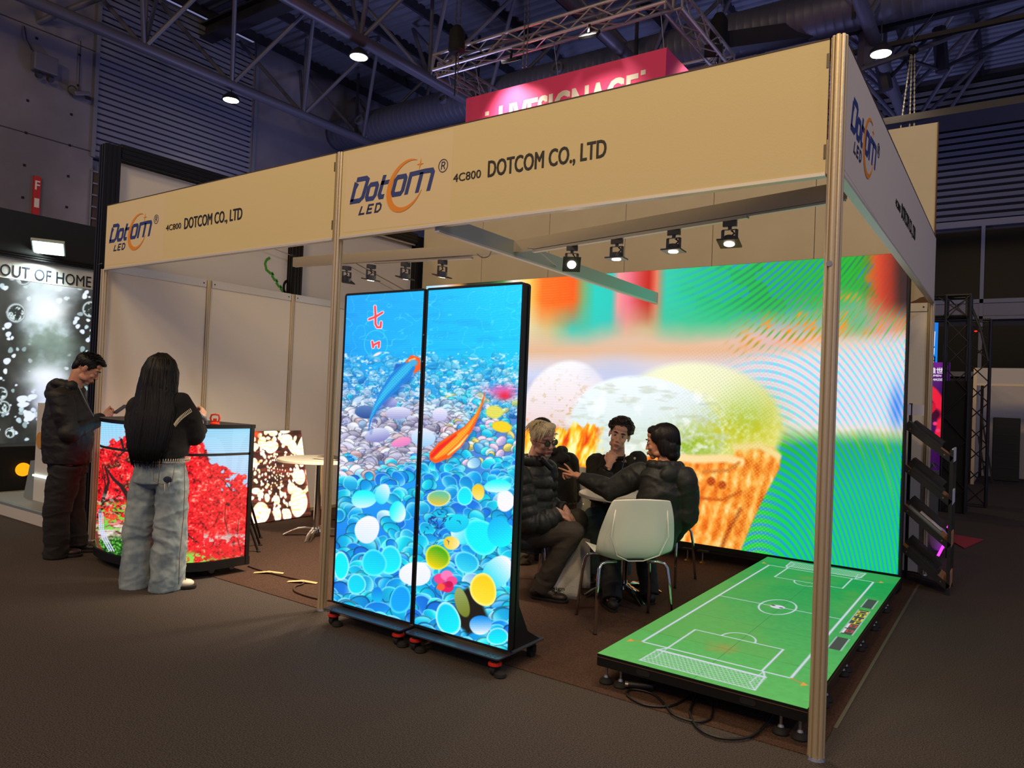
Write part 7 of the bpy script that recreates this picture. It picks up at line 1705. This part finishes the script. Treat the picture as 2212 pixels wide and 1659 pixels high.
# ---------------------------------------------------------------- hooded person behind, seen from the back
def hooded():
    D = 5.95; A = lambda x, y, d=0: at(x, y, D + d); U = Vector((0, 0, 1)); F = camdir(-.55, 0, -.7); F.z = 0; F.normalize(); Rt = Vector((F.y, -F.x, 0))
    g = A(1200, 1210); g.z = .004
    root = empty('person', g, label='seated person in dark hooded sweater with back turned, behind the white haired man', cat='person')
    hc = A(1168, 938, .0); hd = axes(camdir(-.7, -.25, -.6)); nb = A(1190, 978); pel = A(1203, 1095)
    shA, shB = A(1166, 1000, -.08), A(1228, 1000, .06); elA, elB = A(1150, 1070, -.05), A(1236, 1070, .10)
    b = MB(); head(b, hc, hd, 1.0); rc(b, hc + hd @ Vector((0, -.03, -.06)), nb, .056, .06); b.tube([nb, A(1198, 1030), pel], [(.1, .07), (.16, .11), (.15, .12)], 18, ell=(1, 1, Rt))
    wa, wb_ = A(1130, 1062, .2), A(1180, 1065, .35); limb(b, [shA, elA, wa], [.05, .04, .028]); limb(b, [shB, elB, wb_], [.05, .04, .028]); hand(b, wa, camdir(-1, 0, -.5), -U, 1, (.4,) * 4); hand(b, wb_, camdir(-1, 0, -.5), -U, -1, (.4,) * 4)
    for s, kx in ((-1, 1130), (1, 1165)): limb(b, [pel + Rt * .09 * s, A(kx, 1110, .30 + .1 * s), A(kx, 1215, .32 + .1 * s)], [.085, .06, .042])
    clay('body', b, .006, SK2, root, 3)
    h = MB(); h.ell(hc + hd @ Vector((0, -.018, .045)), (.086, .100, .090), hd, 20, 12); h.ell(hc + hd @ Vector((0, -.06, -.01)), (.07, .05, .07), hd); clay('hair', h, .005, M_hairb, root, 2, [(.006, 40, 40, 40, 3)])
    j = MB(); j.tube([nb + U * .02, A(1195, 1005), A(1200, 1040), A(1205, 1088)], [(.09, .08), (.185, .12), (.185, .14), (.17, .14)], 22, ell=(1, 1, Rt))
    j.tube([shA, elA, wa], [.08, .07, .05], 16); j.tube([shB, elB, wb_], [.085, .075, .05], 16); j.ell(shA, (.08,) * 3); j.ell(shB, (.085,) * 3); j.ell(elA, (.07,) * 3); j.ell(elB, (.075,) * 3)
    for k in range(9):
        a = R(-110 + 27 * k); j.ell(nb - F * (.02 + .08 * math.cos(a)) + Rt * (.10 * math.sin(a)) + U * .02, (.036,) * 3)
    j.ell(nb - F * .10 - U * .03, (.10, .05, .05))
    clay('hooded_sweater', j, .007, mat('charcoal_fleece', (36, 34, 33), .85, bump=(200, .3)), root, 4, [(.010, 6, 6, 7, 81)])
    t = MB(); t.tube([pel + U * .05, pel - U * .06], [(.17, .15), (.17, .15)], 20, ell=(1, 1, Rt))
    for s, kx in ((-1, 1130), (1, 1165)): k_, a_ = A(kx, 1110, .30 + .1 * s), A(kx, 1215, .32 + .1 * s); t.tube([pel + Rt * .09 * s, k_], [.10, .08], 16); t.ell(k_, (.08,) * 3); t.tube([k_, a_], [.08, .07], 16)
    clay('trousers', t, .007, mat('cargo_brown', (66, 52, 42), .85), root, 4, [(.010, 12, 12, 18, 82)])
    for s, kx in ((-1, 1130), (1, 1165)): shoe(root, A(kx, 1215, .32 + .1 * s), F, M_lea, M_rub)
hooded()

# ---------------------------------------------------------------- curly haired man facing the viewer, hand at the mouth
def man_curly():
    D = 5.72; A = lambda x, y, d=0: at(x, y, D + d); U = Vector((0, 0, 1)); F = camdir(-.12, 0, 1); F.z = 0; F.normalize(); Rt = Vector((F.y, -F.x, 0))
    g = A(1330, 1215, .15); g.z = .004
    root = empty('person', g, label='seated person with curly brown hair resting a hand against the mouth', cat='person')
    hc = A(1338, 941, -.03); hd = axes(camdir(-.20, -.10, 1)); hd = Matrix.Rotation(R(14), 3, _f) @ hd; S_ = 1.0
    nb = A(1334, 992, .04); chest = A(1330, 1040, .08); pel = A(1328, 1120, .22)
    shR, shL = A(1288, 1000, .05), A(1376, 995, .08)          # his right arm is on the left of the picture
    elR, wrR = A(1289, 1066, -.14), A(1316, 1004, -.17); elL, wrL = A(1385, 1068, -.02), A(1345, 1076, -.22)
    b = MB(); head(b, hc, hd, S_); rc(b, hc + hd @ Vector((0, -.03, -.06)), nb, .054, .058); b.tube([nb, chest, pel], [(.10, .07), (.16, .11), (.15, .12)], 18, ell=(1, 1, Rt))
    limb(b, [shR, elR, wrR], [.05, .038, .026]); limb(b, [shL, elL, wrL], [.05, .038, .026])
    for s, kx, ky in ((1, 1284, 1118), (-1, 1350, 1120)): limb(b, [pel + Rt * .09 * s, A(kx, ky, -.22), A(kx - 6, 1235, -.05)], [.085, .06, .042])
    hand(b, wrR, A(1327, 968, -.15) - wrR, camdir(.5, .1, -.9), 1, (.62, 1.0, 1.05, 1.1), 1.0, .5, .03); hand(b, wrL, camdir(-1, .1, .2), -U, -1, (.4,) * 4)
    clay('body', b, .004, SK3, root, 5)
    face_parts(hc, hd, root, S_, iris=(60, 44, 30), brow=(40, 26, 20), brow_t=1.25, lips=(170, 96, 86))
    h = MB(); T = lambda p: hc + hd @ (Vector(p) * S_)
    h.ell(T((0, -.024, .058)), (.088, .096, .082), hd, 20, 12)
    rg = random.Random(17); mb = MB()
    for k in range(95):
        a = rg.uniform(0, 2 * PI); e = rg.uniform(-.15, 1.5); p = Vector((.088 * math.cos(a) * math.cos(e), -.02 + .096 * math.sin(a) * math.cos(e), .058 + .082 * math.sin(e)))
        if p.y > .035 and p.z < .095: continue
        if p.z < .0 and p.y > -.01: continue
        h.ell(T(p), (rg.uniform(.012, .021),) * 3, None, 10, 7)
    clay('hair', h, .0045, M_hairb, root, 1, [(.006, 50, 50, 50, 5)])
    for k in range(330):
        a = rg.uniform(0, 2 * PI); e = rg.uniform(-.2, 1.5); n_ = Vector((math.cos(a) * math.cos(e), math.sin(a) * math.cos(e), math.sin(e))); p = Vector((.094 * n_.x, -.02 + .102 * n_.y, .058 + .09 * n_.z))
        if p.y > .045 and p.z < .088: continue
        u = n_.orthogonal().normalized(); v = n_.cross(u); r_ = rg.uniform(.006, .012); ph = rg.uniform(0, 6); P = [T(p + (u * math.cos(ph + q * .9) + v * math.sin(ph + q * .9)) * r_ + n_ * (.002 * q)) for q in range(6)]; mb.tube(P, [.0026, .0026, .0024, .002, .0016, .001], 5)
    part('curls', mb, M_hairb, root)
    # dark green-black coat over a black sweater
    M_ct = mat('olive_black_wool', (36, 34, 27), .9, bump=(260, .5)); j = MB()
    j.tube([nb + U * .0, A(1332, 1010, .06), A(1330, 1045, .08), A(1328, 1105, .18)], [(.12, .08), (.205, .115), (.20, .13), (.19, .14)], 22, ell=(1, 1, Rt))
    for sh, el, wr in ((shR, elR, wrR), (shL, elL, wrL)): wq = wr - (wr - el).normalized() * .05; j.tube([sh, sh.lerp(el, .5), el, el.lerp(wq, .5), wq], [.078, .076, .070, .064, .056], 18); j.ell(sh, (.078,) * 3); j.ell(el, (.070,) * 3)
    clay('coat', j, .0065, M_ct, root, 4, [(.012, 10, 10, 12, 91)])
    sw = MB(); sw.ell(A(1336, 1030, -.07), (.062, .03, .13), axes(F)); sw.ell(nb + U * .012 - F * -.01, (.07, .065, .03)); clay('sweater', sw, .005, M_kn, root, 2)
    lp = MB()
    for s, P in ((1, [(1310, 985, -.02), (1300, 1010, -.09), (1322, 1050, -.10)]), (-1, [(1358, 985, -.02), (1368, 1010, -.07), (1352, 1050, -.09)])): lp.tube([A(*p) for p in P], [(.016, .03), (.012, .045), (.010, .014)], 12, ell=(1, 1, _f))
    clay('lapels', lp, .005, M_ct, root, 2)
    part('lanyard', MB().tube([A(1350, 982, -.06), A(1347, 1000, -.11), A(1341, 1025, -.125), A(1334, 1050, -.13)], .0055, 6), mat('lanyard_navy', (50, 60, 96), .6), root)
    part('watch_strap', MB().cone(wrR - (wrR - elR).normalized() * .045, wrR - (wrR - elR).normalized() * .018, .032, .031, 18), M_rub, root)
    part('lapel_pin', MB().ell(A(1371, 990, -.10), (.010, .005, .010)), mat('pin_pale', (200, 180, 180), .4), root)
    t = MB(); t.tube([pel + U * .05, pel - U * .05], [(.165, .15), (.165, .15)], 20, ell=(1, 1, Rt))
    for s, kx, ky in ((1, 1284, 1118), (-1, 1350, 1120)): k_, a_ = A(kx, ky, -.22), A(kx - 6, 1235, -.05); t.tube([pel + Rt * .09 * s, k_], [.10, .085], 16); t.ell(k_, (.086,) * 3); t.tube([k_, k_.lerp(a_, .5), a_], [.085, .075, .07], 16)
    clay('trousers', t, .0065, mat('teal_grey_trousers', (66, 84, 84), .85, bump=(200, .3)), root, 4, [(.009, 8, 8, 11, 95)])
    for s, kx in ((1, 1278), (-1, 1344)): shoe(root, A(kx, 1235, -.05), F, M_lea, M_rub)
man_curly()

# ---------------------------------------------------------------- dark haired woman on the white chair, pointing
def woman_pointing():
    D = 4.72; A = lambda x, y, d=0: at(x, y, D + d); U = Vector((0, 0, 1)); F = camdir(-.45, 0, -.9); F.z = 0; F.normalize(); Rt = Vector((F.y, -F.x, 0))
    g = A(1385, 1290, .1); g.z = .004
    root = empty('person', g, label='seated person with dark bob in black jacket pointing left, back to the viewer', cat='person')
    hc = A(1428, 957, .08); hd = axes(camdir(-.93, -.10, -.36)); S_ = .94; nb = A(1436, 1008, .05); chest = A(1435, 1050, .04); pel = A(1385, 1150, .10)
    pel = A(1398, 1148, .12)
    shL, shR = A(1385, 1024, .10), A(1478, 1036, -.02)
    elL, wrL = A(1318, 1058, .16), A(1250, 1029, .30); elR, wrR = A(1484, 1112, .02), A(1452, 1160, .28)
    knL, knR = A(1318, 1170, .48), A(1392, 1180, .58); anL, anR = A(1322, 1296, .20), A(1404, 1285, .42)
    b = MB(); head(b, hc, hd, S_, True); rc(b, hc + hd @ Vector((0, -.03, -.05)), nb, .046, .052); b.tube([nb, chest, pel], [(.09, .06), (.14, .09), (.14, .11)], 18, ell=(1, 1, Rt))
    limb(b, [shL, elL, wrL], [.045, .034, .024]); limb(b, [shR, elR, wrR], [.045, .034, .024]); limb(b, [pel - Rt * .08, knL, anL], [.08, .055, .04]); limb(b, [pel + Rt * .08, knR, anR], [.08, .055, .04])
    hdn = A(1236, 1020, .34) - wrL
    hand(b, wrL, camdir(-.75, .30, -.3), camdir(-.25, -.75, .1), 1, (.02, .95, 1.25, 1.25), .98, .15, .06)
    # second raised finger of the gesture
    limb(b, [A(1236, 1020, .33), A(1226, 1008, .35), A(1219, 1002, .36)], [.0085, .008, .0068], 10)
    hand(b, wrR, F, -U, 1, (.4,) * 4, .95)
    clay('body', b, .004, SK4, root, 5)
    face_parts(hc, hd, root, S_, lips=(150, 80, 74))
    h = MB(); T = lambda p: hc + hd @ (Vector(p) * S_)
    h.ell(T((0, -.028, .048)), (.086, .100, .088), hd, 22, 13); h.ell(T((0, -.065, -.03)), (.078, .062, .085), hd, 18, 11); h.ell(T((0, -.07, -.085)), (.070, .052, .05), hd)
    for x in (-1, 1): h.ell(T((x * .068, -.03, -.005)), (.022, .045, .085), hd); h.ell(T((x * .066, .018, .05)), (.017, .034, .05), hd)
    h.ell(T((0, .035, .092)), (.062, .05, .034), hd)
    clay('hair', h, .005, M_haird, root, 5, [(.0025, 55, 55, 8, 5)])
    rg = random.Random(21); mb = MB()
    for k in range(300):
        a = rg.uniform(PI * .98, 2 * PI * 1.01) if rg.random() < .85 else rg.uniform(0, PI); e0 = rg.uniform(.9, 1.5); P = []
        for q in range(7):
            e = e0 - q * .27; x, y, z = .089 * math.cos(a) * max(.2, math.cos(e)), -.03 + .104 * math.sin(a) * max(.2, math.cos(e)), .05 + .09 * math.sin(e)
            if e < 0: x, y, z = .089 * math.cos(a) * (1 + e * .1), -.03 + .104 * math.sin(a), .05 + .11 * e
            P.append((x, y, z))
        if max(p[1] for p in P) > .055 and min(p[2] for p in P) < .04: continue
        mb.tube([T(p) for p in P], [.0024] * 6 + [.001], 5)
    part('hair_strands', mb, M_haird, root)
    part('glasses_temple', MB().tube([A(1455, 1000, -.02), A(1466, 985, -.03), A(1464, 980, -.03), A(1458, 977, -.02)], .0022, 6), mat('glasses_black', (14, 13, 13), .3), root)
    j = MB(); j.tube([nb + U * .02, A(1436, 1020, .05), A(1436, 1060, .04), A(1426, 1105, .06), A(1408, 1150, .10), A(1402, 1175, .12)], [(.085, .075), (.17, .11), (.185, .135), (.185, .145), (.18, .15), (.17, .15)], 24, ell=(1, 1, Rt))
    wq = wrL - (wrL - elL).normalized() * .012; j.tube([shL, shL.lerp(elL, .5), elL, elL.lerp(wq, .6), wq], [.085, .080, .072, .060, .040], 18); j.ell(shL, (.080,) * 3); j.ell(elL, (.072,) * 3)
    wq = wrR; j.tube([shR, shR.lerp(elR, .5), elR, wq], [.085, .084, .075, .048], 18); j.ell(shR, (.085,) * 3); j.ell(elR, (.075,) * 3)
    for k in range(9):
        a = R(-110 + 27 * k); j.ell(nb - F * (.0 + .085 * math.cos(a)) + Rt * (.095 * math.sin(a)) + U * .012, (.036, .036, .034))
    j.ell(nb - F * .10 - U * .04, (.11, .04, .06), axes(F))
    clay('jacket', j, .0065, mat('dark_shell_jacket', (24, 25, 22), .65, bump=(160, .15)), root, 8, [(.011, 5, 5, 8, 101), (.003, 15, 15, 15, 103)])
    t = MB(); t.tube([pel + U * .02, pel - U * .07], [(.165, .14), (.165, .14)], 20, ell=(1, 1, Rt))
    for h_, k_, a_ in ((pel - Rt * .085, knL, anL), (pel + Rt * .085, knR, anR)): t.tube([h_, k_], [.10, .078], 18); t.ell(k_, (.079,) * 3); t.tube([k_, k_.lerp(a_, .5), a_ + U * .0], [.078, .072, .066], 18)
    clay('trousers', t, .0065, M_bt, root, 4, [(.007, 8, 8, 11, 105)])
    shoe(root, anL, camdir(-.1, 0, -1), M_rub, M_rub, .24); shoe(root, anR, camdir(0, 0, -1), M_rub, M_rub, .24)
woman_pointing()
# ================================================================== groups of repeated things
GROUPS = {'track_spotlight': 'spotlights on the ceiling rails', 'wall_panel': 'white panels of the booth walls', 'tall_wall_board': 'boards of the tall wall behind the booth', 'aluminium_post': 'grooved posts of the booth',
          'cross_rail': 'white top rails of the booth walls', 'ceiling_rail': 'rails under the open booth ceiling', 'fascia_board': 'fascia boards with the company name', 'shell_chair': 'chairs around the round table', 'brochure': 'brochures on the left round table',
          'tote_bag': 'cotton bags under the table', 'led_poster': 'rolling LED posters', 'tape_strip': 'tape strips on the floor cable', 'high_bay_lamp': 'high bay lamps under the roof', 'display_module': 'sample panels on the rack',
          'distant_lamp': 'distant lamps in the dark', 'flight_panel': 'black panels in the far white booth', 'folding_ladder': 'ladders in the far white booth', 'chain_hoist': 'chain hoists of the hanging truss', 'hoist_chain': 'hanging chains',
          'neon_tube': 'violet tubes behind the rack', 'flood_light': 'floodlights', 'round_table': 'round white tables', 'floor_cable': 'cables on the floor', 'power_cable': 'white cables under the ceiling rails', 'roof_truss': 'roof truss chords'}
for o in list(scn.objects):
    if o.parent is None:
        g_ = GROUPS.get(o.name.split('.')[0])
        if g_ and (o.get('label') or o.get('kind')): o['group'] = g_
